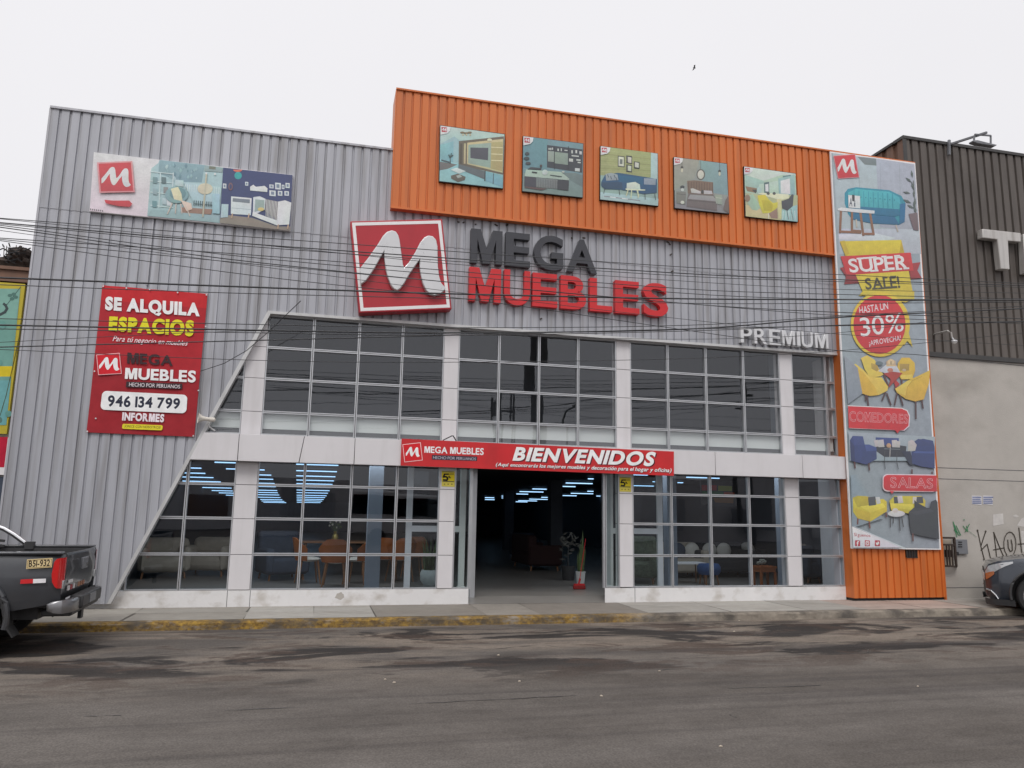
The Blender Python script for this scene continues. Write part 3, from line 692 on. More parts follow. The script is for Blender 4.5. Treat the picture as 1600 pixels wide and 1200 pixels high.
def hall_column(px, py, wd, y, z1=2.55, m='blue_column'):
    q = P(px, py, y); mb = MB(); mb.box(q.x - wd / 2, q.x + wd / 2, y, y + wd, HALL, min(z1, ceil_z(y + wd) - 0.01)); mb.build('hall_column', M[m], store)
hall_column(584, 850, 0.26, 1.9); hall_column(1051, 850, 0.2, 1.5); hall_column(1229, 850, 0.2, 1.6); hall_column(870, 800, 0.35, 9.0, m='dark_wall'); hall_column(796, 800, 0.35, 16.0, m='dark_wall')
mb = MB(); q = P(965, 600, 0.9); mb.box(q.x - 0.03, q.x + 0.22, 0.9, 1.1, 2.71, 7.0); mb.build('hall_column', M['blue_column'], store); mb = MB(); q = P(1225, 600, 0.7); mb.box(q.x - 0.2, q.x, 0.7, 0.9, 2.71, 7.0); mb.build('hall_column', M['blue_column'], store)
# small barred vent in the orange foot
mb = MB(); a = P(1416, 860, YO - 0.01); b = P(1433, 871, YO - 0.01)
mb.box(a.x, b.x, YO - 0.006, YO + 0.02, b.z, a.z); vn = mb.build('vent', M['gasket'], store)
mb = MB()
for i in range(5): x = a.x + (b.x - a.x) * i / 4; mb.box(x - 0.008, x + 0.008, YO - 0.02, YO - 0.008, b.z, a.z)
mb.box(a.x - 0.01, b.x + 0.01, YO - 0.024, YO - 0.0205, b.z - 0.012, b.z); mb.box(a.x - 0.01, b.x + 0.01, YO - 0.024, YO - 0.0205, a.z, a.z + 0.012)
mb.build('vent_bar', M['rust'], vn)
# leftovers of old fixings in the cladding
rr = random.Random(9)
for px, py in ((716, 347), (724, 349), (743, 351), (775, 351), (792, 352), (893, 372), (912, 372), (1043, 378), (1046, 381), (1048, 399), (1050, 425), (845, 499), (1148, 382)):
    q = P(px, py, YC); s_ = rr.uniform(0.012, 0.03)
    mb = MB(); mb.bar((q.x - s_, YC - 0.012, q.z), (q.x + s_, YC - 0.02, q.z + rr.uniform(-0.03, 0.03)), 0.016, 0.02); mb.build('old_bracket', M['rust'], store)


# ------------------------------------------------------------------ signs on the facade
RED, WHITE = (203, 36, 48), (236, 230, 232)
# nursery billboard, upper left
YN = -0.16
t = thing('billboard', 'long white billboard of nursery furniture with a red logo at its left end', 'billboard', P(300, 300, YN))
board([(32, 38), (1540, 210), (1520, 635), (0, 485)], YN, 0.05, t, 'board', M['white_paint'], (140, 230, .20625))
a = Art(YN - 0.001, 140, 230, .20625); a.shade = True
a.poly([(33, 40), (1538, 211), (1519, 633), (2, 483)], (228, 219, 219))
a.poly([(468, 160), (520, 120), (530, 96), (1012, 154), (985, 574), (437, 520)], (168, 198, 199))
a.poly([(530, 96), (872, 135), (850, 268), (700, 262), (520, 200)], (134, 166, 173))
rr = random.Random(2)
for i in range(26):
    x, y = rr.uniform(545, 820), rr.uniform(120, 240); q = rr.uniform(8, 22)
    a.poly([(x, y - q), (x + q * .6, y), (x, y + q), (x - q * .6, y)], rr.choice([(176, 201, 204), (112, 146, 158), (150, 182, 188)]))
a.poly([(872, 135), (1010, 154), (1006, 190), (868, 180)], (150, 172, 172)); a.rect(905, 143, 955, 165, (120, 122, 108), .1)
for y in (190, 260, 345, 445): a.line([(462, y - 5), (630, y + 12)], 7, (205, 224, 224))
for x in (533, 630): a.line([(x + 4, 195), (x - 8, 455)], 8, (205, 224, 224))
for x, y, c in ((480, 225, (120, 150, 155)), (545, 225, (96, 120, 124)), (560, 300, (140, 140, 138)), (480, 310, (150, 178, 182)), (550, 385, (176, 196, 200)), (475, 405, (110, 150, 158)), (585, 395, (205, 215, 214))):
    a.rect(x, y, x + 34, y + 48, c, .08)
a.poly([(470, 470), (985, 520), (985, 574), (437, 520)], (146, 178, 180))
a.poly([(700, 455), (930, 470), (920, 510), (690, 495)], (150, 118, 100))
a.poly([(650, 245), (712, 252), (712, 300), (645, 290)], (188, 214, 214)); a.poly([(712, 265), (1000, 300), (985, 440), (790, 425)], (176, 206, 207))
for x in range(725, 985, 17): a.line([(x, 282 + (x - 725) * .1), (x - 2, 330 + (x - 725) * .1)], 5, (205, 225, 224))
for x in range(792, 925, 16): a.line([(x, 405 + (x - 792) * .08), (x - 2, 438 + (x - 792) * .08)], 7, (70, 90, 95))
a.ell(875, 315, 58, 42, (206, 202, 176))
a.ell(660, 360, 88, 64, (134, 168, 172)); a.ell(668, 352, 62, 48, (108, 144, 150)); a.poly([(615, 315), (670, 300), (695, 350), (705, 410), (640, 395)], (240, 214, 180))
a.poly([(690, 400), (770, 425), (778, 470), (735, 485), (710, 440)], (226, 200, 184))
for p0, p1 in (((625, 425), (590, 505)), ((655, 430), (650, 500)), ((690, 430), (700, 500)), ((720, 430), (760, 520))): a.line([p0, p1], 8, (206, 190, 178))
a.line([(885, 205), (858, 525)], 12, (190, 186, 164)); a.ell(884, 198, 8, 8, (236, 234, 226)); a.ell(950, 203, 8, 8, (236, 234, 226))
a.rect(930, 350, 985, 500, (158, 194, 204), .08)
a.poly([(1012, 154), (1538, 211), (1519, 633), (985, 574)], (44, 54, 106))
a.poly([(990, 532), (1060, 515), (1235, 535), (1420, 600), (1521, 600), (1519, 633), (985, 574)], (136, 126, 114))
a.ell(1122, 170, 34, 18, (220, 108, 82), a0=0, a1=180); a.ell(1125, 215, 28, 28, (38, 168, 168))
for x, y, wd, h in ((1010, 275, 26, 36), (1178, 262, 24, 28), (1362, 282, 32, 28), (1405, 268, 44, 50), (1456, 284, 20, 32), (1484, 270, 32, 38), (1362, 326, 48, 42), (1426, 330, 34, 36), (1476, 332, 34, 34)):
    a.rect(x, y, x + wd, y + h, (214, 224, 230), .08); a.rect(x + wd * .25, y + h * .22, x + wd * .75, y + h * .78, (120, 136, 158), .08)
a.ell(1068, 298, 17, 30, (120, 84, 92)); a.ell(1068, 298, 9, 18, (44, 54, 106))
a.poly([(1216, 300), (1240, 284), (1260, 300), (1300, 296), (1325, 292), (1348, 312), (1346, 340), (1216, 328)], (222, 226, 224))
a.poly([(1000, 430), (1052, 432), (1048, 530), (992, 535)], (176, 198, 206))
a.poly([(1072, 372), (1228, 386), (1222, 515), (1070, 505)], (216, 224, 226)); a.poly([(1085, 385), (1215, 396), (1213, 425), (1083, 412)], (120, 130, 140)); a.line([(1075, 460), (1222, 472)], 3, (150, 165, 172))
for x in (1082, 1208): a.line([(x, 505), (x - 6, 535)], 9, (190, 160, 130))
a.poly([(1240, 378), (1290, 372), (1334, 392), (1330, 470), (1236, 520)], (214, 224, 226)); a.poly([(1255, 395), (1325, 400), (1322, 470), (1250, 490)], (150, 168, 166))
a.poly([(1334, 392), (1430, 412), (1420, 545), (1325, 480)], (110, 104, 112))
for i in range(9): a.line([(1342 + i * 11, 398 + i * 2), (1336 + i * 10, 520 + i * 5)], 5, (206, 206, 202))
a.poly([(1236, 490), (1420, 555), (1418, 592), (1232, 520)], (220, 228, 230)); a.poly([(1430, 412), (1480, 402), (1528, 420), (1512, 585), (1418, 592)], (224, 232, 234)); a.ell(1298, 470, 24, 14, (206, 190, 120))
for x in (1430, 1505): a.line([(x, 588), (x - 5, 615)], 9, (190, 160, 130))
a.emblem([(68, 125), (312, 115), (330, 330), (85, 335)], (206, 54, 66), (234, 226, 226), (226, 150, 156))
a.poly([(68, 125), (312, 115), (330, 330), (85, 335)], (206, 54, 66)); a.emblem([(68, 125), (312, 115), (330, 330), (85, 335)], None, (234, 226, 226))
a.poly([(112, 398), (180, 404), (300, 404), (323, 428), (305, 452), (215, 446), (122, 424)], (200, 46, 60))
for i in range(7): a.rect(4 + i * 15, 464 + i * 2, 12 + i * 15, 476 + i * 2, (90, 84, 88), .1)
a.build('print', t, M['photo'])

# five square posters on the orange band
YP = YO - 0.05
def poster(quad, fr, label):
    c = quad[0]; t = thing('poster', label, 'poster', P(fr[0] + c[0] * fr[2], fr[1] + c[1] * fr[2], YP), group='posters along the orange band')
    board(quad, YP, 0.045, t, 'board', M['gasket'], fr)
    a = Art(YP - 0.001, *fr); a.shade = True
    return t, a
def corner_logo(a, x, y, s, sl=.14):
    a.poly([(x, y), (x + 1.75 * s, y + 1.75 * s * sl), (x + 1.65 * s, y + s * 0.9), (x + 1.2 * s, y + s * 1.35), (x, y + 1.6 * s)], (232, 226, 228))
    q = [(x + .15 * s, y + .25 * s), (x + 1.1 * s, y + .3 * s), (x + 1.15 * s, y + 1.15 * s), (x + .2 * s, y + 1.1 * s)]
    a.emblem(q, (190, 40, 58), (236, 226, 228))
f1 = (400, 120, .25); q1 = [(1150, 302), (1556, 357), (1545, 700), (1143, 654)]
t, a = poster(q1, f1, 'poster of a living room with a wall television, first on the orange band')
a.poly([(1153, 305), (1553, 360), (1542, 696), (1147, 651)], (150, 188, 188))
a.poly([(1153, 305), (1553, 360), (1550, 385), (1270, 398), (1240, 372), (1153, 420)], (184, 208, 200))
a.poly([(1153, 425), (1235, 402), (1232, 540), (1150, 530)], (132, 182, 186)); a.poly([(1150, 512), (1265, 545), (1540, 620), (1542, 696), (1147, 651)], (142, 190, 194))
a.poly([(1150, 530), (1260, 548), (1200, 575), (1148, 585)], (112, 106, 104))
a.poly([(1268, 402), (1550, 372), (1545, 612), (1266, 552)], (104, 92, 76)); a.poly([(1320, 412), (1545, 388), (1541, 600), (1318, 545)], (198, 190, 142)); a.poly([(1328, 425), (1470, 412), (1466, 570), (1326, 540)], (150, 170, 158))
a.poly([(1340, 442), (1452, 444), (1450, 522), (1340, 508)], (76, 74, 84))
a.poly([(1470, 410), (1542, 405), (1538, 590), (1466, 572)], (176, 164, 112))
for y in (440, 482, 522): a.line([(1472, y), (1540, y + 3)], 6, (222, 214, 168))
for x in (1282, 1306): a.line([(x, 420), (x - 2, 540)], 12, (190, 176, 136) if x > 1290 else (78, 66, 54))
a.poly([(1266, 545), (1430, 590), (1428, 640), (1264, 575)], (92, 100, 104)); a.poly([(1435, 590), (1542, 618), (1540, 690), (1436, 650)], (120, 170, 182)); a.line([(1485, 605), (1482, 668)], 5, (60, 74, 80)); a.line([(1432, 590), (1430, 650)], 7, (50, 56, 60))
a.poly([(1215, 580), (1255, 568), (1312, 590), (1270, 605)], (206, 220, 214)); a.poly([(1218, 618), (1262, 605), (1310, 625), (1305, 645), (1262, 658), (1220, 636)], (92, 84, 74)); a.poly([(1250, 618), (1275, 612), (1288, 625), (1262, 634)], (160, 172, 164))
for x in (1290, 1312, 1335): a.ell(x, 345 + (x % 9), 14, 6, (130, 110, 78)); a.ell(x + 4, 362, 5, 6, (206, 196, 160))
a.ell(1460, 395, 15, 10, (216, 210, 178)); a.line([(1215, 540), (1214, 500), (1222, 478)], 5, (56, 76, 74)); a.line([(1214, 505), (1205, 488)], 8, (56, 76, 74)); a.line([(1216, 500), (1230, 490)], 8, (56, 76, 74)); a.line([(1160, 520), (1215, 535)], 8, (70, 84, 92))
corner_logo(a, 1153, 305, 36); a.build('print', t, M['photo'])
f2 = (700, 150, .1875); q2 = [(625, 332), (1128, 395), (1124, 848), (618, 795)]
t, a = poster(q2, f2, 'poster of a study with desk and shelf wall, second on the orange band')
a.poly([(628, 335), (1125, 398), (1121, 844), (621, 791)], (112, 144, 152)); a.poly([(628, 335), (830, 360), (825, 610), (624, 600)], (104, 142, 152)); a.poly([(624, 640), (1122, 690), (1121, 844), (621, 791)], (120, 138, 136))
a.poly([(640, 640), (1060, 640), (1122, 660), (1121, 760), (1015, 700)], (104, 122, 122))
a.poly([(825, 408), (1122, 445), (1118, 640), (825, 595)], (52, 52, 62)); a.poly([(833, 458), (885, 462), (882, 550), (833, 545)], (146, 160, 148)); a.poly([(890, 465), (1005, 478), (1002, 575), (888, 560)], (138, 154, 140))
for x, y, wd, h in ((838, 432, 9, 16), (852, 432, 9, 18), (866, 430, 9, 18), (912, 438, 12, 20), (940, 436, 8, 24), (970, 448, 26, 8), (1028, 452, 12, 26), (1062, 450, 14, 26), (1095, 460, 20, 26), (1008, 520, 34, 26), (1070, 526, 34, 12), (1080, 548, 26, 10), (1058, 600, 40, 26), (1030, 492, 60, 10)):
    a.rect(x, y, x + wd, y + h, (196, 202, 196), .1)
for x in (888, 1004): a.line([(x, 420), (x - 2, 610)], 5, (32, 32, 40))
a.poly([(650, 612), (940, 632), (1012, 690), (1008, 702), (638, 668)], (168, 188, 176)); a.poly([(638, 668), (735, 680), (735, 760), (636, 752)], (58, 54, 66)); a.poly([(735, 680), (915, 698), (912, 775), (735, 758)], (120, 124, 122))
for x in range(742, 912, 14): a.line([(x, 688 + (x - 742) * .1), (x, 755 + (x - 742) * .1)], 4, (84, 88, 92))
a.poly([(915, 698), (1008, 702), (1004, 788), (913, 778)], (48, 46, 54)); a.poly([(640, 752), (830, 772), (780, 785), (640, 765)], (90, 62, 62))
a.ell(660, 480, 18, 14, (58, 66, 72)); a.ell(655, 520, 24, 14, (50, 56, 62)); a.ell(668, 560, 22, 12, (62, 62, 66)); a.poly([(690, 592), (780, 600), (775, 616), (660, 610)], (58, 56, 62)); a.ell(775, 582, 10, 12, (70, 56, 52)); a.ell(808, 636, 24, 22, (190, 204, 200)); a.poly([(700, 628), (745, 634), (740, 645), (698, 640)], (40, 42, 46)); a.poly([(850, 655), (950, 668), (945, 676), (852, 662)], (60, 70, 70)); a.ell(960, 632, 12, 6, (196, 200, 190))
corner_logo(a, 628, 335, 48); a.build('print', t, M['photo'])
f3 = (700, 150, .1875); f4 = (980, 200, .1875)
def K(x, y): return ((980 + x * .1875 - 700) / .1875, (200 + y * .1875 - 150) / .1875)      # frame 4 -> frame 3
q3 = [(1270, 415), K(256, 212), K(260, 652), (1266, 865)]
t, a = poster(q3, f3, 'poster of a blue sofa under small picture frames, middle of the orange band')
a.poly([(1273, 418), K(253, 214), K(257, 648), (1269, 861)], (150, 178, 170)); a.poly([(1273, 418), K(198, 205), K(196, 412), (1270, 660)], (164, 166, 112))
for i in range(7): a.line([(1275, 450 + i * 30), K(196, 235 + i * 24)], 4, (148, 148, 96) if i % 2 else (178, 180, 128))
a.poly([K(198, 205), K(253, 214), K(252, 460), K(196, 440)], (176, 200, 196))
for x, y, wd, h in ((1415, 498, 56, 90), (1486, 495, 46, 62), (1486, 570, 46, 62), (1550, 545, 46, 58)):
    a.rect(x, y, x + wd, y + h, (40, 42, 44), .12); a.rect(x + 6, y + 7, x + wd - 6, y + h - 6, (214, 214, 196), .12); a.rect(x + wd * .3, y + h * .3, x + wd * .7, y + h * .75, (110, 116, 112), .12)
for q in ([K(0, 232), K(42, 240), K(40, 300), K(0, 292)], [K(0, 305), K(40, 312), K(38, 368), K(0, 360)], [K(58, 278), K(104, 286), K(102, 338), K(57, 330)]): a.poly(q, (46, 48, 50)); cx = sum(p[0] for p in q) / 4; cy = sum(p[1] for p in q) / 4; a.poly([(cx + (p[0] - cx) * .72, cy + (p[1] - cy) * .78) for p in q], (204, 206, 188))
a.poly([(1270, 800), K(260, 590), K(257, 648), (1269, 861)], (164, 192, 194))
for i in range(5): a.line([(1300 + i * 50, 835 + i * 6), (1420 + i * 45, 848 + i * 6)], 6, (222, 226, 222) if i % 2 else (130, 120, 130))
a.poly([(1310, 655), (1420, 640), K(130, 405), K(248, 425), K(248, 540), K(140, 550), (1440, 780), (1310, 775), (1275, 745), (1278, 715)], (28, 78, 116)); a.poly([(1278, 720), (1450, 715), (1455, 772), (1310, 776), (1280, 755)], (30, 64, 96)); a.poly([(1420, 660), K(130, 410), K(130, 480), (1425, 715)], (22, 90, 128))
a.poly([(1312, 650), (1360, 640), (1412, 655), (1420, 700), (1318, 706)], (150, 160, 164)); a.poly([K(140, 418), K(240, 422), K(236, 475), K(140, 470)], (140, 152, 168))
for x, y in ((1330, 665), (1355, 680), (1385, 668), (1400, 690)): a.line([(x, y - 10), (x + 8, y + 12)], 6, (62, 74, 84))
a.poly([(1490, 725), (1560, 716), K(105, 470), K(110, 512), (1488, 775)], (206, 218, 206)); a.poly([(1480, 770), (1600, 778), K(150, 512), K(150, 522), (1482, 784)], (214, 220, 196))
for p0, p1 in (((1500, 785), (1486, 830)), ((1530, 785), (1525, 850)), ((1575, 785), (1590, 835)), (K(88, 520), K(92, 580))): a.line([p0, p1], 9, (200, 204, 168))
for p0, p1 in (((1305, 775), (1298, 812)), ((1425, 780), (1432, 825)), (K(148, 545), K(150, 595)), (K(230, 545), K(236, 598))): a.line([p0, p1], 5, (46, 44, 46))
corner_logo(a, 1273, 418, 46); a.build('print', t, M['photo'])
q4 = [(388, 240), (832, 296), (852, 716), (395, 668)]
t, a = poster(q4, f4, 'grey poster of a bed below a round mirror, fourth on the orange band')
a.poly([(391, 243), (829, 299), (848, 712), (398, 665)], (146, 152, 146)); a.poly([(600, 268), (829, 299), (838, 560), (640, 530)], (132, 160, 162)); a.poly([(391, 243), (600, 268), (560, 420), (392, 520)], (156, 156, 142))
a.poly([(396, 600), (845, 650), (848, 712), (398, 665)], (132, 130, 132))
a.ell(613, 388, 36, 46, (96, 92, 84)); a.ell(613, 388, 26, 36, (206, 204, 190)); a.line([(613, 342), (612, 275)], 3, (90, 86, 80))
for x, y in ((457, 330), (770, 360)): a.line([(x, y - 70), (x, y)], 3, (70, 66, 64)); a.ell(x, y, 11, 13, (70, 64, 60)); a.ell(x, y + 22, 9, 17, (204, 200, 178))
a.poly([(500, 440), (560, 436), (716, 452), (718, 560), (505, 545)], (124, 98, 82))
for x in range(512, 715, 22): a.line([(x, 448 + (x - 512) * .05), (x, 520 + (x - 512) * .05)], 5, (96, 74, 64))
a.poly([(528, 505), (548, 502), (615, 530), (612, 548), (535, 540)], (190, 188, 186)); a.poly([(638, 520), (705, 524), (712, 552), (640, 550)], (186, 184, 182)); a.ell(627, 532, 11, 16, (60, 56, 56))
a.poly([(510, 545), (720, 560), (750, 610), (748, 690), (495, 655), (498, 600)], (108, 96, 96)); a.poly([(525, 555), (718, 568), (748, 612), (505, 590)], (150, 148, 150)); a.line([(500, 600), (748, 622)], 6, (86, 74, 74))
a.poly([(410, 528), (490, 535), (485, 640), (412, 625)], (120, 118, 112)); a.line([(412, 548), (488, 556)], 4, (80, 76, 74)); a.ell(460, 492, 18, 14, (56, 56, 60)); a.ell(460, 515, 14, 14, (196, 200, 196)); a.ell(460, 620, 16, 14, (196, 198, 186)); a.poly([(730, 555), (790, 560), (792, 640), (740, 630)], (152, 158, 146)); a.line([(740, 580), (792, 586)], 5, (190, 192, 176)); a.poly([(820, 600), (845, 560), (848, 712), (800, 680)], (110, 92, 88))
corner_logo(a, 391, 243, 42); a.build('print', t, M['photo'])
q5 = [(972, 318), (1405, 378), (1424, 785), (985, 738)]
t, a = poster(q5, f4, 'bright poster of a dining corner with yellow chair, last on the orange band')
a.poly([(975, 321), (1402, 381), (1420, 781), (988, 735)], (176, 200, 180)); a.poly([(975, 321), (1402, 381), (1404, 400), (1290, 390), (1140, 440), (985, 390)], (206, 222, 208)); a.poly([(985, 392), (1140, 442), (1135, 530), (985, 485)], (164, 192, 178))
a.poly([(1100, 470), (1255, 440), (1258, 560), (1085, 550)], (186, 208, 190)); a.poly([(1140, 455), (1182, 448), (1185, 555), (1142, 550)], (84, 110, 110)); a.poly([(1150, 470), (1176, 465), (1178, 530), (1152, 528)], (224, 232, 230))
a.poly([(1258, 420), (1395, 385), (1400, 560), (1265, 555)], (150, 186, 184)); a.poly([(1278, 440), (1355, 420), (1360, 550), (1280, 545)], (222, 232, 234)); a.line([(1300, 405), (1360, 395)], 10, (96, 130, 134))
a.poly([(985, 485), (1090, 505), (1070, 540), (1000, 525)], (140, 112, 84)); a.poly([(1040, 515), (1090, 512), (1070, 545)], (64, 62, 62))
a.poly([(985, 540), (1130, 556), (1420, 560), (1420, 781), (988, 735)], (176, 178, 140)); a.poly([(990, 640), (1200, 690), (1290, 770), (988, 735)], (196, 186, 142)); a.poly([(1290, 680), (1418, 640), (1420, 781), (1280, 766)], (150, 190, 190))
for i in range(5): a.line([(1300 + i * 24, 690), (1296 + i * 26, 765)], 5, (206, 222, 218))
a.poly([(1000, 560), (1050, 550), (1115, 660), (1080, 688), (1040, 680), (1005, 630)], (164, 190, 166)); a.ell(1002, 585, 24, 30, (140, 118, 96)); a.ell(1100, 520, 20, 30, (176, 206, 196))
a.poly([(1090, 545), (1120, 540), (1345, 552), (1350, 585), (1275, 602), (1200, 580)], (222, 222, 192)); a.poly([(1245, 595), (1285, 590), (1288, 758), (1262, 755)], (206, 200, 150))
a.poly([(1086, 562), (1150, 555), (1180, 595), (1215, 625), (1255, 618), (1252, 660), (1210, 705), (1130, 712), (1100, 640)], (206, 196, 60)); a.poly([(1120, 600), (1180, 605), (1215, 640), (1205, 690), (1140, 690)], (186, 172, 44)); a.line([(1180, 710), (1178, 755)], 6, (224, 222, 206)); a.poly([(1180, 712), (1250, 670), (1255, 755), (1200, 750)], (150, 120, 104))
a.poly([(1285, 610), (1345, 590), (1372, 552), (1388, 556), (1380, 650), (1335, 690), (1292, 670)], (70, 68, 78)); a.line([(1330, 690), (1345, 760)], 4, (70, 70, 80)); a.line([(1365, 675), (1382, 765)], 4, (70, 70, 80))
for x in (1175, 1225): a.ell(x, 545, 13, 12, (76, 78, 78))
corner_logo(a, 975, 321, 42); a.build('print', t, M['photo'])

# tilted red logo box
YL0, YL1 = -0.34, -0.12
t = thing('logo_sign', 'tilted red box sign with a large silver brush-stroke M and white border', 'sign', P(625, 415, YL1))
qd = [(547, 345.5), (691, 342), (706, 483), (561, 489)]
pts = [P(x, y, YL0) for x, y in qd]
mb = MB(); mb.prism([(p.x, p.z) for p in pts], YL0, YL1); mb.build('sign_box', M['red_box'], t, bevel=0.012)
TL, TR, BR, BL = [Vector((p.x, p.z)) for p in pts]
def LQ(u, k): return (TL * (1 - u) + TR * u) * (1 - k) + (BL * (1 - u) + BR * u) * k
mb = MB()
for (u0, k0), (u1, k1) in (((.028, .03), (.972, .03)), ((.972, .03), (.972, .965)), ((.972, .965), (.028, .965)), ((.028, .965), (.028, .03))):
    pass
def ring(o, i_):
    A_ = [LQ(o, o), LQ(1 - o, o), LQ(1 - o, 1 - o), LQ(o, 1 - o)]; B_ = [LQ(i_, i_), LQ(1 - i_, i_), LQ(1 - i_, 1 - i_), LQ(i_, 1 - i_)]
    for j in range(4):
        k = (j + 1) % 4; mb.prism([tuple(A_[j]), tuple(A_[k]), tuple(B_[k]), tuple(B_[j])], YL0 - 0.004, YL0 + 0.004)
ring(0.018, 0.052)
mb.build('border', M['white_paint'], t)
mb = MB(); mb.prism([tuple(LQ(u, k)) for u, k in MARK], YL0 - 0.10, YL0 - 0.002); mb.build('emblem', M['silver'], t, bevel=0.014)

# raised letters
def letters(name, label, spec, z0, z1, yf, depth, m, bold=0.022, slope=0.0):
    x0 = P(spec[0][1], 420, yf).x
    t = thing(name, label, 'sign lettering', (x0, yf + depth, z0))
    for ch, pa, pb in spec:
        a, b = P(pa, 430, yf).x, P(pb, 430, yf).x
        vs, fs, bb = textgeo(ch, bold, 0, 1, 0.5)
        ov = 0.012 if ch in 'GSUO' else 0
        mb = MB(); out = []
        for v in vs:
            out.append((a + (b - a) * (v.x - bb[0]) / (bb[1] - bb[0]), yf + depth * (0.5 - v.z), z0 - ov + (z1 - z0 + 2 * ov) * (v.y - bb[2]) / (bb[3] - bb[2])))
        mb.add(out, fs); mb.build('letter', m, t, bevel=0.006)
    return t
Q = lambda x: 700 + x / 4
zM = (P(800, 421, -0.22).z, P(800, 365.5, -0.22).z)
letters('channel_letters', 'charcoal raised capital letters reading MEGA on the grey cladding', [('M', Q(138), Q(337)), ('E', Q(358), Q(512)), ('G', Q(537), Q(720)), ('A', Q(745), Q(932))], P(735, 409.5, -.22).z, P(735, 356, -.22).z, -0.22, 0.11, M['dark_letter'])
letters('channel_letters', 'red raised capital letters reading MUEBLES beside the tilted red logo box', [('M', Q(133), Q(333)), ('U', Q(352), Q(515)), ('E', Q(530), Q(685)), ('B', Q(705), Q(864)), ('L', Q(887), Q(1027)), ('E', Q(1045), Q(1195)), ('S', Q(1220), Q(1373))], P(735, 470, -.22).z, P(735, 416.5, -.22).z, -0.22, 0.11, M['red_letter'])
U = lambda x: 1080 + x / 5.217
letters('channel_letters', 'silver raised capital letters reading PREMIUM low on the grey cladding', [('P', U(388), U(480)), ('R', U(497), U(600)), ('E', U(617), U(708)), ('M', U(722), U(825)), ('I', U(840), U(866)), ('U', U(877), U(967)), ('M', U(985), U(1092))], P(1200, 538, -.2).z, P(1200, 514, -.2).z, -0.20, 0.09, M['silver'], bold=0.012)

# red rental banner tied to the cladding
YR = -0.13
t = thing('rental_banner', 'dark red vinyl rental banner with white and yellow lettering on grey cladding', 'banner', P(230, 560, YR))
F = (0, 420, .25)
mb = MB(); nx, nz_ = 14, 20; c4 = [Vector(q) for q in ((640, 102), (1298, 157), (1214, 1050), (540, 1022))]; rr = random.Random(8)
yw = [[YR + 0.012 * math.sin(i * 1.3 + k * 0.5) * 0.5 + rr.uniform(-0.004, 0.004) for i in range(nx + 1)] for k in range(nz_ + 1)]
vs = []
for k in range(nz_ + 1):
    for i in range(nx + 1):
        u, v_ = i / nx, k / nz_; q = (c4[0] * (1 - u) + c4[1] * u) * (1 - v_) + (c4[3] * (1 - u) + c4[2] * u) * v_
        p = P(q.x * .25, 420 + q.y * .25, YR); vs.append((p.x, yw[k][i], p.z))
n = len(vs); allv = vs + [(x, y + 0.003, z) for x, y, z in vs]
fs = []; 
for k in range(nz_):
    for i in range(nx):
        b = k * (nx + 1) + i; fs += [(b, b + nx + 1, b + nx + 2, b + 1), (n + b, n + b + 1, n + b + nx + 2, n + b + nx + 1)]
cols = []
for k in range(nz_):
    v_ = k / nz_; c0 = (186, 40, 46) if v_ < 0.1 else ((150, 36, 44) if v_ > 0.55 else (166, 38, 46))
    for i in range(nx): cols += [ink(c0)] * 2
mb.v = allv; mb.f = [list(f) for f in fs]; mb.c = cols; mb.m = [0] * len(fs)
sheet = mb.build('sheet', M['print'], t, smooth=True)
a = Art(YR - 0.016, *F)
a.text('SE ALQUILA', [(660, 172), (1250, 214), (1248, 312), (655, 272)], (232, 228, 234), 0.06)
a.text('ESPACIOS', [(684, 296), (1214, 322), (1208, 424), (678, 388)], (216, 208, 44), 0.06)
a.text('Para tú negocio en muebles', [(706, 418), (1176, 452), (1172, 490), (702, 462)], (226, 214, 218), 0.008, 0.35)
a.emblem([(606, 540), (744, 530), (756, 652), (618, 660)], (200, 32, 44), (236, 230, 232), (232, 170, 174), .035)
a.poly([(606, 540), (744, 530), (756, 652), (618, 660)], (200, 32, 44)); a.emblem([(606, 540), (744, 530), (756, 652), (618, 660)], None, (236, 230, 232))
a.text('MEGA', [(796, 522), (1084, 542), (1080, 608), (794, 592)], (62, 40, 44), 0.03)
a.text('MUEBLES', [(784, 618), (1226, 636), (1222, 712), (780, 688)], (234, 226, 230), 0.035)
a.poly([(790, 704), (1140, 718), (1138, 752), (786, 740)], (58, 44, 48)); a.text('HECHO POR PERUANOS', [(808, 710), (1126, 726), (1124, 748), (806, 734)], (214, 206, 210), 0.005)
def rrect(a, TL, TR, BR, BL, r, c):
    TL, TR, BR, BL = [Vector(q) for q in (TL, TR, BR, BL)]; o = []
    W_, H_ = (TR - TL).length, (BL - TL).length
    for cu, ck, a0 in ((0, 0, 180), (1, 0, 270), (1, 1, 0), (0, 1, 90)):
        for i in range(6):
            an = R(a0 + i * 18); u = (r if cu == 0 else W_ - r) + r * math.cos(an); k = (r if ck == 0 else H_ - r) + r * math.sin(an)
            u /= W_; k /= H_; o.append((TL * (1 - u) + TR * u) * (1 - k) + (BL * (1 - u) + BR * u) * k)
    a.poly(o, c)
rrect(a, (640, 762), (1172, 788), (1164, 904), (626, 880), 28, (232, 230, 238))
a.text('946 134 799', [(676, 788), (1128, 808), (1122, 878), (672, 862)], (44, 46, 62), 0.034)
a.text('INFORMES', [(766, 896), (1028, 908), (1024, 960), (762, 948)], (228, 216, 222), 0.05)
rrect(a, (766, 968), (1018, 978), (1014, 1010), (762, 1000), 10, (214, 200, 50)); a.text('¡CRECE CON NOSOTROS!', [(780, 976), (1004, 984), (1002, 1004), (778, 994)], (92, 80, 30), 0.01)
a.build('lettering', t)
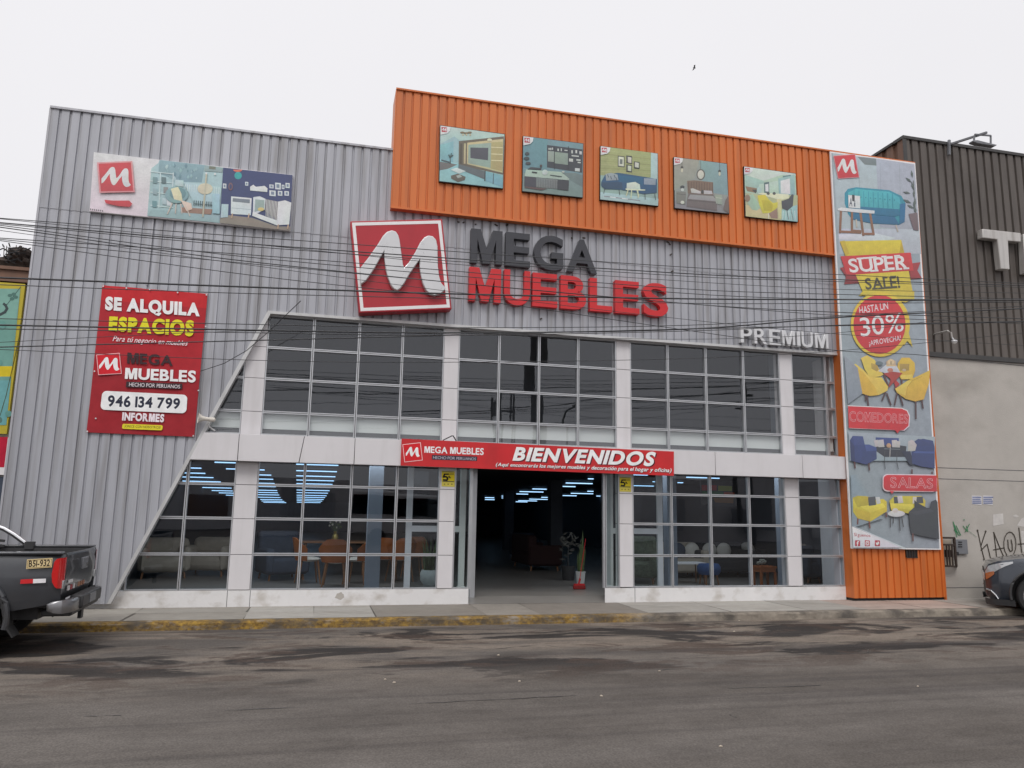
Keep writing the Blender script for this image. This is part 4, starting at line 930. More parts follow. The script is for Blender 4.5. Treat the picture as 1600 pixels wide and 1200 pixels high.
for q in ((645, 108), (790, 120), (935, 132), (1110, 148), (1290, 162), (545, 1016), (1208, 1044), (590, 640), (598, 935), (1285, 360), (1240, 760)):
    mb = MB(); p = P(q[0] * .25, 420 + q[1] * .25, YR - 0.02); mb.lathe([(0.0, -0.004), (0.012, -0.004), (0.012, 0.004), (0, 0.004)], (p.x, YR - 0.017, p.z), 8, 'y'); mb.build('eyelet', M['silver'], t)

# welcome banner across the beam
YW = YB - 0.03
F = (620, 500, .2125)
t = thing('welcome_banner', 'bright red welcome banner with white lettering over the shop entrance', 'banner', P(840, 715, YW))
board([(36, 872), ((1053 - 620) / .2125, (705.5 - 500) / .2125), ((1053 - 620) / .2125, (743.5 - 500) / .2125), (28, 1070)], YW, 0.022, t, 'panel', M['red_letter'], F)
a = Art(YW - 0.002, *F)
a.emblem([(46, 918), (172, 904), (186, 1028), (60, 1042)], (196, 34, 42), (230, 226, 230), (230, 206, 208), .03)
a.poly([(46, 918), (172, 904), (186, 1028), (60, 1042)], (200, 34, 42)); a.emblem([(54, 922), (164, 912), (178, 1020), (66, 1032)], None, (230, 228, 232))
a.text('MEGA MUEBLES', [(204, 928), (640, 942), (638, 994), (202, 976)], (236, 222, 224), 0.028)
a.poly([(260, 992), (592, 1004), (590, 1036), (258, 1026)], (56, 50, 62)); a.text('HECHO POR PERUANOS', [(268, 1000), (584, 1012), (582, 1032), (266, 1021)], (176, 170, 182), 0.002)
F7 = (700, 660, .25)
a.frame(*F7)
dx, dy = 7, 5
a.text('BIENVENIDOS', [(408 + dx, 152 + dy), (1300 + dx, 184 + dy), (1294 + dx, 276 + dy), (402 + dx, 240 + dy)], (84, 30, 40), 0.04, 0.2, space=1.15)
a.text('BIENVENIDOS', [(408, 152), (1300, 184), (1294, 276), (402, 240)], (232, 230, 234), 0.04, 0.2, space=1.15)
a.text('(Aquí encontrarás los mejores muebles y decoración para el hogar y oficina)', [(300 + 2, 251 + 3), (1398 + 2, 287 + 3), (1396 + 2, 320 + 3), (298 + 2, 280 + 3)], (70, 24, 34), 0.022, 0.2)
a.text('(Aquí encontrarás los mejores muebles y decoración para el hogar y oficina)', [(300, 251), (1398, 287), (1396, 320), (298, 280)], (230, 226, 230), 0.02, 0.2)
a.build('lettering', t)
mb = MB(); mb.tube([P(692, 688, YW + .03), P(706, 681, YW + .03), P(708, 681, YW + .03), P(713, 689, YW + .03)], 0.010, 6); tag(mb.build('cable_loop', M['gasket']), 'small black cable loop rising behind the top of the welcome banner', 'cable')

# yellow stickers on the two columns by the door
for (x0, y0, x1, y1), lab in (((690, 735.5, 710.5, 760), 'yellow notice with a figure on the column left of the entrance'), ((968, 745, 986, 768), 'yellow notice with a figure on the column right of the entrance')):
    Y_ = -0.006
    t = thing('notice', lab, 'notice', P(x0, y1, Y_), group='yellow notices on the entrance columns')
    W_, H_ = x1 - x0, y1 - y0; s_ = 0.9
    board([(x0, y0), (x1, y0 + s_), (x1, y1 + s_), (x0, y1)], Y_ - 0.004, 0.004, t, 'sheet', M['paint_attr'] if False else M['white_paint'])
    a = Art(Y_ - 0.0045, x0, y0, W_ / 100)
    h = 100 * H_ / W_
    a.poly([(0, 0), (100, 4), (100, h + 4), (0, h)], (196, 184, 84)); a.poly([(2, h * .12), (98, h * .14), (98, h * .66), (2, h * .62)], (222, 202, 40)); a.poly([(0, h * .72), (98, h * .75), (98, h - 2), (2, h - 4)], (206, 192, 88))
    a.line([(20, h * .22), (52, h * .22)], 11, (24, 22, 20)); a.line([(22, h * .24), (14, h * .40), (34, h * .38), (46, h * .46), (44, h * .56)], 13, (24, 22, 20)); a.line([(14, h * .58), (42, h * .60)], 12, (24, 22, 20)); a.line([(55, h * .36), (66, h * .46)], 9, (24, 22, 20))
    a.line([(10, h * .67), (92, h * .69)], 6, (84, 78, 56))
    for i in range(5): a.rect(60 + i * 7, h * .18, 64 + i * 7, h * .26, (110, 104, 60))
    for i in range(3): a.ell(22 + i * 28, h * .86, 6, 6, (150, 140, 60))
    a.line([(8, h * .05), (90, h * .07)], 5, (140, 132, 90))
    a.build('print', t)

# ------------------------------------------------------------------ tall sale banner on the orange pillar
YV = YO - 0.045
t = thing('sale_banner', 'tall grey furniture sale banner covering the orange pillar', 'banner', P(1385, 860, YV))
board([(1297, 236.5), (1430, 254.5), (1470.5, 859), (1330.5, 857)], YV, 0.03, t, 'frame', M['white_paint'])
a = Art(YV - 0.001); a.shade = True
a.poly([(1299, 239), (1428, 256.5), (1468, 857), (1332.5, 855)], (150, 160, 170))
a.frame(1300, 230, .20833)
a.poly([(5, 45), (618, 128), (655, 630), (45, 640)], (176, 186, 194)); a.poly([(190, 70), (330, 85), (355, 140), (245, 130)], (120, 130, 134)); a.poly([(330, 85), (618, 128), (655, 630), (360, 600)], (168, 178, 188))
for x in (200, 360, 505): a.line([(x, 80 + x * .1), (x + 14, 560)], 3, (150, 160, 170))
a.poly([(45, 610), (655, 615), (668, 800), (55, 800)], (178, 186, 196)); a.poly([(50, 655), (300, 640), (480, 680), (400, 705), (55, 690)], (204, 210, 218))
a.poly([(95, 345), (120, 312), (180, 300), (430, 322), (520, 365), (552, 420), (545, 560), (500, 584), (300, 572), (150, 540), (120, 500), (95, 420)], (44, 140, 162)); a.poly([(120, 340), (180, 312), (430, 335), (505, 375), (520, 450), (500, 465), (130, 440)], (70, 172, 188))
for i in range(9): x = 165 + i * 36; a.line([(x, 325 + i * 3), (x + 4, 440 + i * 2)], 5, (46, 146, 166)); a.ell(x + 16, 372 + i * 3, 4, 4, (34, 120, 142))
a.poly([(130, 440), (500, 465), (510, 510), (470, 520), (150, 490)], (34, 112, 148)); a.poly([(510, 425), (552, 420), (545, 560), (505, 580)], (30, 104, 146)); a.poly([(150, 492), (470, 522), (505, 580), (300, 572), (150, 540)], (36, 104, 142))
for p0, p1 in (((182, 545), (186, 600)), ((480, 585), (494, 632))): a.line([p0, p1], 10, (190, 176, 164))
for p0, p1 in (((68, 475), (60, 640)), ((150, 478), (150, 625)), ((212, 480), (235, 660)), ((285, 490), (312, 655)), ((60, 632), (215, 640)), ((230, 650), (315, 650)), ((150, 625), (215, 630))): a.line([p0, p1], 17, (138, 96, 70))
a.poly([(42, 462), (70, 452), (320, 476), (318, 498), (190, 490), (45, 474)], (220, 220, 224)); a.poly([(122, 358), (210, 366), (212, 460), (124, 452)], (222, 222, 224)); a.text('A', [(132, 380), (152, 380), (152, 444), (130, 442)], (50, 60, 84), 0.01); a.poly([(150, 356), (170, 358), (170, 408), (152, 404)], (50, 50, 56)); a.text('i', [(165, 400), (176, 402), (176, 446), (164, 444)], (90, 96, 110), 0.01)
for x, y, an, l in ((600, 200, 80, 60), (575, 245, 40, 60), (606, 290, 75, 70), (560, 340, 10, 60), (615, 345, 95, 60), (565, 405, 25, 70), (620, 420, 100, 80), (590, 445, 30, 60), (625, 470, 80, 70)):
    dx, dy = math.cos(R(an)) * l / 2, math.sin(R(an)) * l / 2; nx_, ny_ = -dy * .28, dx * .28
    a.poly([(x - dx, y - dy), (x + nx_, y + ny_), (x + dx, y + dy), (x - nx_, y - ny_)], (84, 96, 92))
a.line([(612, 250), (628, 500)], 5, (96, 100, 96)); a.poly([(575, 500), (640, 490), (650, 625), (612, 620)], (112, 92, 98))
a.emblem([(15, 68), (170, 56), (200, 222), (48, 232)], (204, 40, 54), (232, 228, 232), (224, 150, 158), .03)
a.poly([(15, 68), (170, 56), (200, 222), (48, 232)], (204, 40, 54)); a.emblem([(15, 68), (170, 56), (200, 222), (48, 232)], None, (234, 230, 234))
# ribbons
a.poly([(58, 705), (520, 695), (545, 800), (100, 815)], (214, 190, 50)); a.poly([(58, 705), (95, 700), (130, 800), (100, 815)], (196, 168, 44)); a.poly([(520, 695), (530, 740), (545, 800), (505, 800)], (190, 164, 46))
a.poly([(60, 905), (100, 895), (190, 960), (210, 1018), (92, 1028), (105, 970)], (150, 36, 46)); a.poly([(580, 925), (605, 870), (664, 862), (640, 925), (676, 985), (590, 990)], (158, 40, 48))
a.poly([(175, 950), (575, 925), (618, 1145), (500, 1090), (240, 1108)], (212, 190, 50)); a.poly([(500, 1090), (618, 1145), (590, 1080)], (150, 132, 44)); a.poly([(235, 1075), (500, 1085), (500, 1110), (200, 1115)], (212, 190, 50))
a.poly([(64, 818), (590, 790), (612, 925), (110, 960)], (200, 40, 48))
a.text('SUPER', [(116, 838), (560, 808), (574, 914), (136, 942)], (232, 224, 224), 0.02)
for x, y in ((118, 836), (196, 828), (245, 825), (322, 822), (404, 816), (486, 812)): pass
sl_ = lambda x0, x1, y, c: a.line([(x0, y), (x1, y - (x1 - x0) * .06)], 13, c)
for x0, x1, y in ((188, 232, 836), (238, 280, 832), (284, 330, 828), (292, 345, 928), (374, 405, 822), (384, 425, 922), (470, 505, 816), (482, 522, 915), (540, 575, 910)): sl_(x0, x1, y, (232, 224, 224))
a.text('SALE!', [(244, 982), (500, 966), (514, 1056), (254, 1068)], (70, 62, 40), 0.02)
for x0, x1, y in ((306, 340, 1062), (350, 388, 1060), (382, 412, 978), (386, 440, 1056), (440, 478, 972), (446, 486, 1052)): sl_(x0, x1, y, (70, 62, 40))
a.frame(1200, 440, .25)
a.poly([(585, 85), (620, 60), (915, 60), (915, 108), (860, 130)], (206, 186, 60))
a.ell(702, 268, 185, 202, (220, 188, 52), 40); a.poly([(850, 300), (880, 320), (905, 410), (870, 370), (850, 400)], (206, 182, 62)); a.ell(697, 268, 163, 184, (202, 30, 44), 40)
def tilt(x0, y0, x1, y1, h, sh=0.0): return [(x0, y0), (x1, y1), (x1 + h * sh, y1 + h), (x0 + h * sh, y0 + h)]
a.text('HASTA UN', tilt(568, 158, 748, 128, 44, .1), (232, 216, 220), 0.008)
a.text('30%', tilt(570, 228, 838, 192, 118, .1), (236, 226, 230), 0.004); a.text('¡APROVECHA!', tilt(630, 370, 828, 335, 40, .1), (230, 210, 216), 0.008)
# dining chairs
a.frame(1310, 540, .15)
YEL, YEL2 = (214, 176, 62), (226, 196, 84)
def legs(l, c=(78, 42, 46), w_=16):
    for p0, p1 in l: a.line([p0, p1], w_, c)
legs([((475, 300), (520, 420)), ((600, 340), (590, 460)), ((660, 340), (660, 400))], (96, 52, 54))
a.poly([(235, 130), (300, 100), (380, 150), (420, 240), (470, 300), (440, 320), (330, 335), (275, 250)], YEL2); a.poly([(340, 180), (400, 200), (420, 250), (400, 270), (345, 240)], (180, 150, 70)); a.poly([(620, 180), (660, 125), (740, 125), (795, 180), (800, 260), (770, 345), (650, 350), (610, 260)], YEL); a.poly([(640, 190), (740, 190), (735, 260), (640, 262)], (170, 140, 74)); a.poly([(650, 310), (770, 300), (780, 350), (660, 352)], YEL2)
a.poly([(415, 265), (500, 195), (600, 200), (650, 290), (560, 310)], (196, 200, 206)); a.poly([(500, 165), (545, 135), (595, 160), (600, 215), (500, 215)], (196, 170, 140)); a.ell(548, 170, 34, 30, (214, 190, 150)); a.line([(548, 165), (548, 195)], 7, (60, 44, 44)); a.line([(500, 208), (602, 210)], 8, (214, 184, 130))
a.poly([(470, 290), (560, 270), (670, 285), (590, 370), (520, 440), (545, 350)], (168, 52, 48)); a.poly([(600, 360), (640, 400), (600, 440), (580, 390)], (176, 44, 42)); a.ell(540, 255, 30, 22, (190, 120, 100)); a.ell(425, 185, 40, 22, (104, 116, 122)); a.ell(685, 255, 20, 14, (196, 176, 150))
legs([((285, 510), (284, 575)), ((300, 510), (312, 625)), ((490, 490), (455, 570)), ((505, 500), (548, 618))]); a.poly([(150, 200), (180, 190), (270, 260), (330, 330), (450, 330), (520, 430), (510, 470), (420, 515), (330, 525), (245, 500), (190, 350)], YEL2); a.poly([(150, 200), (260, 280), (380, 430), (415, 515), (330, 525), (245, 500), (190, 350)], YEL)
legs([((610, 500), (585, 620)), ((640, 510), (672, 622)), ((806, 580), (808, 760)), ((868, 565), (882, 652))]); a.poly([(955, 255), (945, 390), (890, 560), (800, 582), (700, 555), (610, 490), (590, 450), (720, 365), (820, 320)], YEL); a.poly([(590, 450), (720, 365), (760, 372), (715, 430), (700, 520), (640, 500)], YEL2); a.line([(700, 545), (720, 430), (770, 365), (870, 320)], 5, (186, 146, 50))
a.poly([(60, 100), (200, 230), (250, 500), (100, 610)], (142, 150, 160))
a.poly([(98, 622), (660, 648), (720, 672), (746, 730), (740, 840), (690, 886), (110, 862)], (232, 210, 214)); a.poly([(100, 630), (655, 656), (712, 680), (736, 735), (730, 835), (680, 880), (640, 884), (615, 915), (590, 880), (108, 858)], (204, 26, 42))
a.text('COMEDORES', [(112, 682), (726, 716), (724, 814), (116, 790)], (236, 190, 196), 0.012, inner=(-0.008, (204, 26, 42)))
# blue lounge
NAVY, NAV2 = (50, 62, 116), (44, 46, 70)
a.poly([(105, 900), (1005, 950), (1005, 1200), (118, 1200)], (156, 170, 180))
a.poly([(388, 955), (630, 965), (626, 1050), (388, 1045)], (58, 70, 130)); a.poly([(390, 1035), (650, 1040), (710, 1050), (700, 1160), (480, 1160), (395, 1100)], (50, 50, 64))
for q in ([(370, 990), (408, 980), (420, 1050), (388, 1055)], [(408, 984), (470, 978), (480, 1055), (418, 1058)], [(556, 985), (610, 982), (606, 1060), (560, 1058)], [(610, 992), (645, 1000), (640, 1062), (606, 1060)]): a.poly(q, (190, 186, 186))
a.ell(525, 1040, 24, 24, (190, 150, 120)); a.line([(540, 1060), (536, 1160)], 6, (200, 196, 190)); a.line([(480, 1075), (640, 1080)], 7, (120, 126, 134)); a.frame(1200, 700, .25)
legs([((540, 85), (545, 125)), ((630, 95), (634, 138)), ((900, 135), (900, 160)), ((1025, 150), (1026, 168))], (90, 48, 50), 9); a.line([(730, 20), (728, 80), (733, 130)], 4, (70, 70, 76)); a.line([(806, 20), (805, 80), (815, 132)], 4, (70, 70, 76))
a.frame(1310, 540, .15)
a.poly([(120, 985), (150, 940), (255, 945), (275, 1030), (395, 1060), (400, 1180), (290, 1240), (130, 1200)], NAVY); a.poly([(275, 1030), (320, 1030), (395, 1060), (400, 1095), (290, 1100)], (64, 80, 142)); a.poly([(120, 985), (165, 1040), (175, 1210), (130, 1200)], (44, 52, 100)); a.poly([(150, 940), (255, 945), (275, 1035), (165, 1040)], (62, 74, 132))
a.poly([(725, 1000), (760, 980), (835, 1010), (800, 1095), (725, 1100)], (188, 184, 182)); a.poly([(660, 1100), (750, 1100), (790, 1250), (740, 1240)], NAV2); a.poly([(800, 1095), (830, 985), (880, 970), (985, 990), (1000, 1050), (1005, 1280), (860, 1260), (770, 1230), (760, 1105)], NAVY); a.poly([(800, 1100), (1003, 1105), (1003, 1125), (780, 1118)], (68, 86, 150)); a.poly([(790, 1000), (830, 972), (985, 990), (975, 1040), (830, 1050)], (56, 66, 118))
# yellow lounge
a.frame(1200, 700, .25)
a.poly([(518, 170), (560, 165), (720, 440), (526, 500)], (138, 150, 160))
rrect(a, (716, 162), (1057, 166), (1057, 275), (716, 272), 30, (232, 200, 206)); rrect(a, (722, 168), (1055, 172), (1055, 272), (722, 266), 28, (200, 28, 44)); a.poly([(985, 172), (1054, 172), (1056, 272), (985, 270)], (200, 28, 44)); a.poly([(760, 268), (790, 270), (774, 288)], (200, 28, 44))
a.text('SALAS', [(764, 180), (1032, 190), (1030, 254), (766, 248)], (236, 196, 202), 0.012, inner=(-0.008, (200, 28, 44)))
Y2 = (206, 186, 50)
a.poly([(758, 330), (790, 300), (960, 300), (985, 330), (980, 380), (940, 420), (770, 390)], (196, 178, 52)); a.poly([(765, 345), (905, 352), (905, 385), (770, 378)], (216, 200, 70))
for x in (785, 925): a.poly([(x, 305), (x + 42, 304), (x + 46, 345), (x + 4, 346)], (70, 70, 78))
a.poly([(808, 300), (838, 298), (846, 342), (814, 346)], (196, 192, 190)); a.poly([(905, 306), (930, 306), (925, 346), (904, 348)], (196, 192, 190))
legs([((562, 435), (560, 475)), ((632, 455), (637, 500)), ((738, 405), (741, 430))], (110, 56, 50), 9)
a.poly([(530, 310), (560, 298), (620, 302), (640, 330), (720, 318), (742, 335), (744, 395), (640, 460), (560, 440), (532, 400)], Y2); a.poly([(530, 310), (560, 298), (635, 305), (640, 360), (560, 370)], (186, 166, 46)); a.poly([(575, 365), (720, 345), (735, 370), (640, 405)], (222, 204, 70)); a.poly([(532, 370), (640, 405), (640, 460), (560, 440)], (196, 172, 46)); a.poly([(625, 308), (670, 302), (676, 356), (630, 362)], (74, 74, 80)); a.poly([(672, 308), (698, 306), (704, 345), (680, 352)], (200, 198, 194))
legs([((765, 430), (765, 495)), ((785, 430), (782, 470)), ((820, 430), (826, 515)), ((836, 430), (846, 492))], (60, 56, 60), 6); a.ell(802, 410, 54, 20, (206, 204, 206)); a.ell(795, 390, 18, 14, (206, 196, 190))
legs([((905, 530), (906, 580))], (96, 56, 52), 10); a.poly([(880, 400), (915, 370), (1010, 375), (1020, 335), (1050, 322), (1060, 340), (1070, 570), (950, 548), (895, 532), (885, 470)], (52, 52, 62)); a.poly([(915, 325), (930, 340), (1000, 378), (915, 375)], (46, 46, 56)); a.poly([(880, 402), (1010, 380), (1040, 395), (930, 420)], (64, 64, 74))
a.poly([(526, 490), (840, 622), (532, 622)], (218, 222, 226)); a.poly([(526, 486), (545, 492), (870, 628), (840, 626)], (206, 212, 218))
a.text('Síguenos', [(538, 530), (640, 538), (640, 562), (538, 558)], (176, 52, 66), 0.008)
for x, k in ((544, 'f'), (605, 'o'), (668, 'b')):
    rrect(a, (x, 576), (x + 32, 578), (x + 32, 614), (x, 614), 5, (176, 30, 54))
    if k == 'f': a.text('f', [(x + 9, 581), (x + 25, 582), (x + 23, 612), (x + 10, 612)], (232, 226, 230), 0.03)
    elif k == 'o':
        rrect(a, (x + 5, 582), (x + 27, 583), (x + 27, 609), (x + 5, 609), 6, (232, 226, 230)); rrect(a, (x + 8, 586), (x + 24, 587), (x + 24, 605), (x + 8, 605), 5, (176, 30, 54)); a.ell(x + 16, 596, 7, 8, (232, 226, 230)); a.ell(x + 16, 596, 4, 5, (176, 30, 54))
    else: a.poly([(x + 6, 588), (x + 14, 594), (x + 18, 585), (x + 26, 586), (x + 27, 596), (x + 18, 608), (x + 7, 606), (x + 10, 602), (x + 6, 596)], (232, 226, 230))
a.build('print', t, M['photo'])

# ------------------------------------------------------------------ megaphone speaker by the sloping edge
q = P(318, 655, -0.16); q2 = P(330, 657, -0.28)
t = thing('horn_speaker', 'cream horn loudspeaker on the sloping edge beside the red rental banner', 'loudspeaker', q)
c = Vector(P(326, 655, -0.2)); ax = Vector((-1, -0.25, 0.05)).normalized(); MX = Matrix.Translation(c) @ ax.to_track_quat('Z', 'Y').to_matrix().to_4x4()
mb = MB(); mb.lathe([(0.012, -0.10), (0.035, -0.08), (0.035, -0.03), (0.028, -0.01), (0.03, 0.05), (0.045, 0.10), (0.075, 0.145), (0.082, 0.15), (0.078, 0.152), (0.04, 0.10), (0.02, 0.04), (0, 0.03)], n=20)
mb.build('horn', M['cream'], t, smooth=True, xf=MX)
mb = MB(); mb.tube([P(324, 661, -0.2), P(328, 668, -0.17), P(336, 673, -0.12)], 0.012, 6); mb.build('bracket', M['trim'], t)

# ------------------------------------------------------------------ neighbour on the left: parapet and advertising boards
t = thing('neighbour_building', 'low neighbouring shop left of the grey store with a brown parapet', 'building', (-6, 0.1, 0))
mb = MB(); mb.box(-16, GX0 - 0.05, 0.12, 9, 0, 4.75); mb.build('wall', M['concrete'], t)
zt0, zt1 = P(20, 440, 0.0).z, P(20, 421, 0.0).z
mb = MB(); mb.box(-16, GX0 - 0.045, 0.04, 0.6, zt0 + 0.012, zt1); mb.box(-16, GX0 - 0.045, 0.0, 0.64, zt1, zt1 + 0.05); mb.build('parapet', M['brown_clad'], t)
t = thing('advert_board', 'pale green advertising board in a yellow frame left of the store', 'sign', (-5, 0.1, 2.4))
F = (0, 370, .325)
zb_ = P(10, 678, 0.05).z; ztp = P(42, 444, 0.05).z; xr = P(25, 560, 0.05).x
mb = MB(); mb.box(-7.4, xr, 0.05, 0.11, zb_, ztp); mb.build('frame', M['paint_attr'] if False else mat('yellow_paint', (0.50, 0.40, 0.02), 0.5), t)
a = Art(0.046, *F)
a.poly([(-760, 240), (98, 250), (30, 905), (-760, 905)], (108, 152, 142)); a.poly([(-760, 240), (98, 250), (78, 400), (-760, 390)], (122, 164, 152))
a.poly([(-760, 622), (62, 622), (55, 672), (-760, 672)], (206, 184, 40)); a.poly([(-760, 690), (52, 690), (30, 905), (-760, 905)], (104, 158, 160))
a.line([(-30, 385), (5, 372), (24, 362), (34, 345), (26, 328)], 13, (60, 70, 72)); a.line([(26, 330), (18, 322)], 12, (60, 70, 72)); a.line([(30, 330), (100, 240)], 3, (60, 80, 78))
for x, y in ((48, 282), (66, 276), (58, 298), (76, 290)): a.ell(x, y, 11, 8, (80, 116, 108))
a.line([(108, 400), (75, 560), (30, 760), (0, 860)], 3, (70, 72, 40)); a.ell(0, 880, 10, 14, (84, 116, 110))
rr = random.Random(6)
for i in range(26): a.ell(rr.uniform(-600, 60), rr.uniform(260, 900), rr.uniform(8, 30), rr.uniform(6, 22), rr.choice([(118, 160, 150), (98, 146, 138)]), 10)
a.build('print', t)
t = thing('shop_board', 'red and white shop board below the yellow framed board at far left', 'sign', (-5, 0.1, 1.7))
mb = MB(); z1_, z2_ = P(5, 683, 0.06).z, P(4, 742, 0.06).z
mb.box(-7.4, GX0 - 0.02, 0.06, 0.11, z2_, z1_); mb.build('board', M['white_paint'], t)
a = Art(0.058, *F); a.poly([(-760, 962), (38, 962), (20, 1108), (-760, 1108)], (176, 24, 52)); a.build('print', t)
mb = MB(); mb.box(-7.3, GX0 - 0.05, 0.085, 0.118, 0.05, z2_ - 0.03); tag(mb.build('roller_shutter', M['slate']), 'dark blue shutter under the red and white board at far left', 'shutter')
t = thing('scrap_heap', 'dark bundle of scrap heaped on the roof of the left neighbour', 'scrap heap', P(28, 418, 0.8))
mb = MB(); rr = random.Random(12); random.seed(12)
c = P(33, 404, 1.0); mb.blob((c.x, 1.0, c.z), (0.19, 0.3, 0.17), 16, 9, .16); c2 = P(14, 414, 1.0); mb.blob((c2.x, 1.0, c2.z), (0.26, 0.3, 0.08), 14, 7, .25); c3 = P(44, 412, 1.0); mb.blob((c3.x, 1.0, c3.z), (0.12, 0.2, 0.12), 12, 7, .25)
c4_ = P(8, 392, 1.0)
mb.build('bundle', M['rust'], t)
mb = MB(); 
for i in range(40):
    x, z = rr.uniform(c2.x - .15, c3.x + .05), rr.uniform(c2.z - 0.05, c.z + 0.12); mb.bar((x, 0.75, z), (x + rr.uniform(-.14, .14), 0.70, z + rr.uniform(-.05, .05)), 0.014)
mb.build('scrap_strip', M['gasket'], t)
random.seed(21)
mb = MB()
for x in (5, 9, 19, 24, 35):
    p = P(x, 418, 0.9); q = P(x + 1.5, 383 + (x % 4), 0.9); mb.tube([p, q], 0.006, 5); mb.tube([(p + (q - p) * .75), q + Vector((0.05, 0, -.02))], 0.004, 4)
tag(mb.build('rebar', M['rust']), 'thin rusty steel bars standing up from the left roof', 'steel bars')

# ------------------------------------------------------------------ dark warehouse on the right, concrete wall below
YD = 1.4
t = thing('warehouse', 'dark corrugated warehouse over a stained concrete wall right of the banner', 'building', (16, 0.3, 0))
zc0, zc1 = P(1530, 563, YD).z, P(1500, 230, YD).z
xw0 = 11.55
mb = MB(); mb.box(xw0, 32, 0.0, 0.25, 0.0, P(1530, 563, 0.0).z); mb.box(xw0, 32, 0.25, 1.35, P(1530, 563, 0.0).z - 0.3, P(1530, 563, 0.0).z - 0.02); wl = mb.build('wall', M['concrete'], t)
mb = MB(); zj = P(1530, 733, -.002).z
for z in (zj, P(1530, 750, -.002).z, P(1530, 918, -.002).z): mb.box(xw0, 32, -0.0025, 0.02, z - 0.006, z + 0.006)
mb.build('wall_joint', M['grey_sill'], wl)
x12 = P(1412, 216, YD).x
mb = corrugate(x12, 32, lambda x: zc1, lambda x: zc0 - 1.0, YD, 0.226, 0.045, 0.66)
dc = mb.build('dark_cladding', M['dark_clad'], t)
mb = MB(); mb.box(x12 - 0.04, 32, YD - 0.03, YD + 0.3, zc1, zc1 + 0.07); mb.box(x12 - 0.04, x12 + 0.05, YD - 0.02, YD - 0.001, zc0 - 1, zc1 - 0.002); mb.box(xw0, 32, -0.05, 0.05, P(1530, 563, 0).z, P(1530, 556, 0).z); mb.build('flashing', M['dark_trim'], dc)
mb = MB(); pr = []
y_ = YD
while y_ < 22: pr += [(y_, 0), (y_ + 0.2, 0), (y_ + 0.22, 0.05), (y_ + 0.34, 0.05)]; y_ += 0.36
v = []
for yy, d in pr: v += [(x12 - 0.01 + d, yy, 4.5), (x12 - 0.01 + d, yy, zc1)]
mb.add(v, [(2 * i, 2 * i + 1, 2 * i + 3, 2 * i + 2) for i in range(len(pr) - 1)]); mb.build('side_cladding', M['brown_clad'], t)
mb = MB(); mb.box(x12 - 0.05, x12 + 0.15, YD + 0.31, 22, zc1, zc1 + 0.06); mb.box(x12 + 0.16, 32, YD + 0.31, 22, zc1 - 0.05, zc1 + 0.02); mb.build('roof', M['dark_trim'], t)
# spray paint and torn bills on the wall
a = Art(-0.003, 1460, 740, .15)
for q in ([(612, 425), (715, 415), (722, 525), (612, 545)], [(655, 850), (690, 870), (700, 925), (820, 940), (930, 950), (930, 1010), (655, 985)], [(815, 440), (850, 425), (880, 445), (850, 460)], [(860, 540), (905, 470), (960, 450), (960, 560)], [(900, 600), (960, 590), (960, 800), (920, 820)]): a.poly(q, (188, 184, 180))
a.poly([(695, 880), (880, 870), (905, 905), (830, 945), (700, 925)], (170, 164, 150))
BK = (62, 56, 48)
for l in ([(450, 590), (485, 760), (520, 895)], [(535, 600), (485, 755)], [(485, 800), (550, 735), (590, 905)], [(618, 610), (640, 780), (650, 900)], [(618, 610), (668, 740), (718, 855)], [(615, 795), (720, 775)], [(880, 565), (895, 700), (910, 820)], [(870, 735), (960, 730)], [(850, 940), (870, 915), (915, 920)], [(765, 690), (770, 770), (790, 812), (812, 800), (810, 740), (800, 690)]): a.line(l, 11, BK)
a.loop([(787 + 64 * math.cos(R(i * 24)), 735 + 128 * math.sin(R(i * 24))) for i in range(15)], 9, BK)
for x, y in ((450, 592), (535, 602), (518, 892), (588, 905), (718, 858)): a.ell(x, y, 9, 11, BK, 10)
GN = (44, 120, 76)
for l in ([(195, 500), (250, 640), (275, 640), (225, 540)], [(195, 500), (235, 660)], [(205, 585), (250, 620)], [(300, 545), (340, 600)], [(320, 610), (365, 525)], [(335, 545), (350, 605)]): a.line(l, 7, GN)
a.line([(360, 600), (440, 660)], 4, (110, 130, 112)); a.ell(310, 480, 9, 9, (120, 140, 122), 8)
a.build('graffiti', wl, M['print'])
# giant letters and fittings on the dark cladding
def box_letter(pts, Y0, Y1, parent, m):
    mb = MB(); q = [P(x, y, Y0) for x, y in pts]; mb.prism([(p.x, p.z) for p in q], Y0, Y1); return mb.build('letter', m, parent, bevel=0.015)
t2 = thing('channel_letters', 'giant weathered silver letters starting with T on the dark cladding', 'sign lettering', P(1560, 420, YD))
f = lambda x, y: (1430 + x / 3, 200 + y / 3)
box_letter([f(316, 472), f(496, 492), f(497, 534), f(436, 528), f(444, 663), f(401, 660), f(386, 522), f(316, 514)], YD - 0.20, YD - 0.04, t2, M['silver_dirty'])
box_letter([f(507, 496), f(620, 510), f(622, 545), f(556, 540), f(556, 580), f(610, 585), f(610, 615), f(556, 610), f(560, 650), f(630, 655), f(632, 690), f(516, 680)], YD - 0.20, YD - 0.04, t2, M['silver_dirty'])
t2 = thing('flood_lamp', 'flat floodlight on a long arm above the dark warehouse roofline', 'floodlight', P(1483, 230, YD))
mb = MB(); y1_ = YD - 0.3
mb.bar(P(1483, 226, YD - 0.03), P(1542, 207, YD - 0.9), 0.045, 0.045); mb.bar(P(1483, 219, YD - .05), P(1483, 242, YD - .05), 0.05); mb.build('arm', M['grey_plastic'], t2)
mb = MB()
for p0, p1 in (((1522, 214), (1522, 222)), ((1548, 212), (1548, 228)), ((1523, 210), (1548, 212))): mb.bar(P(*p0, YD - .7), P(*p1, YD - .7), 0.03)
mb.build('bracket', M['grey_plastic'], t2)
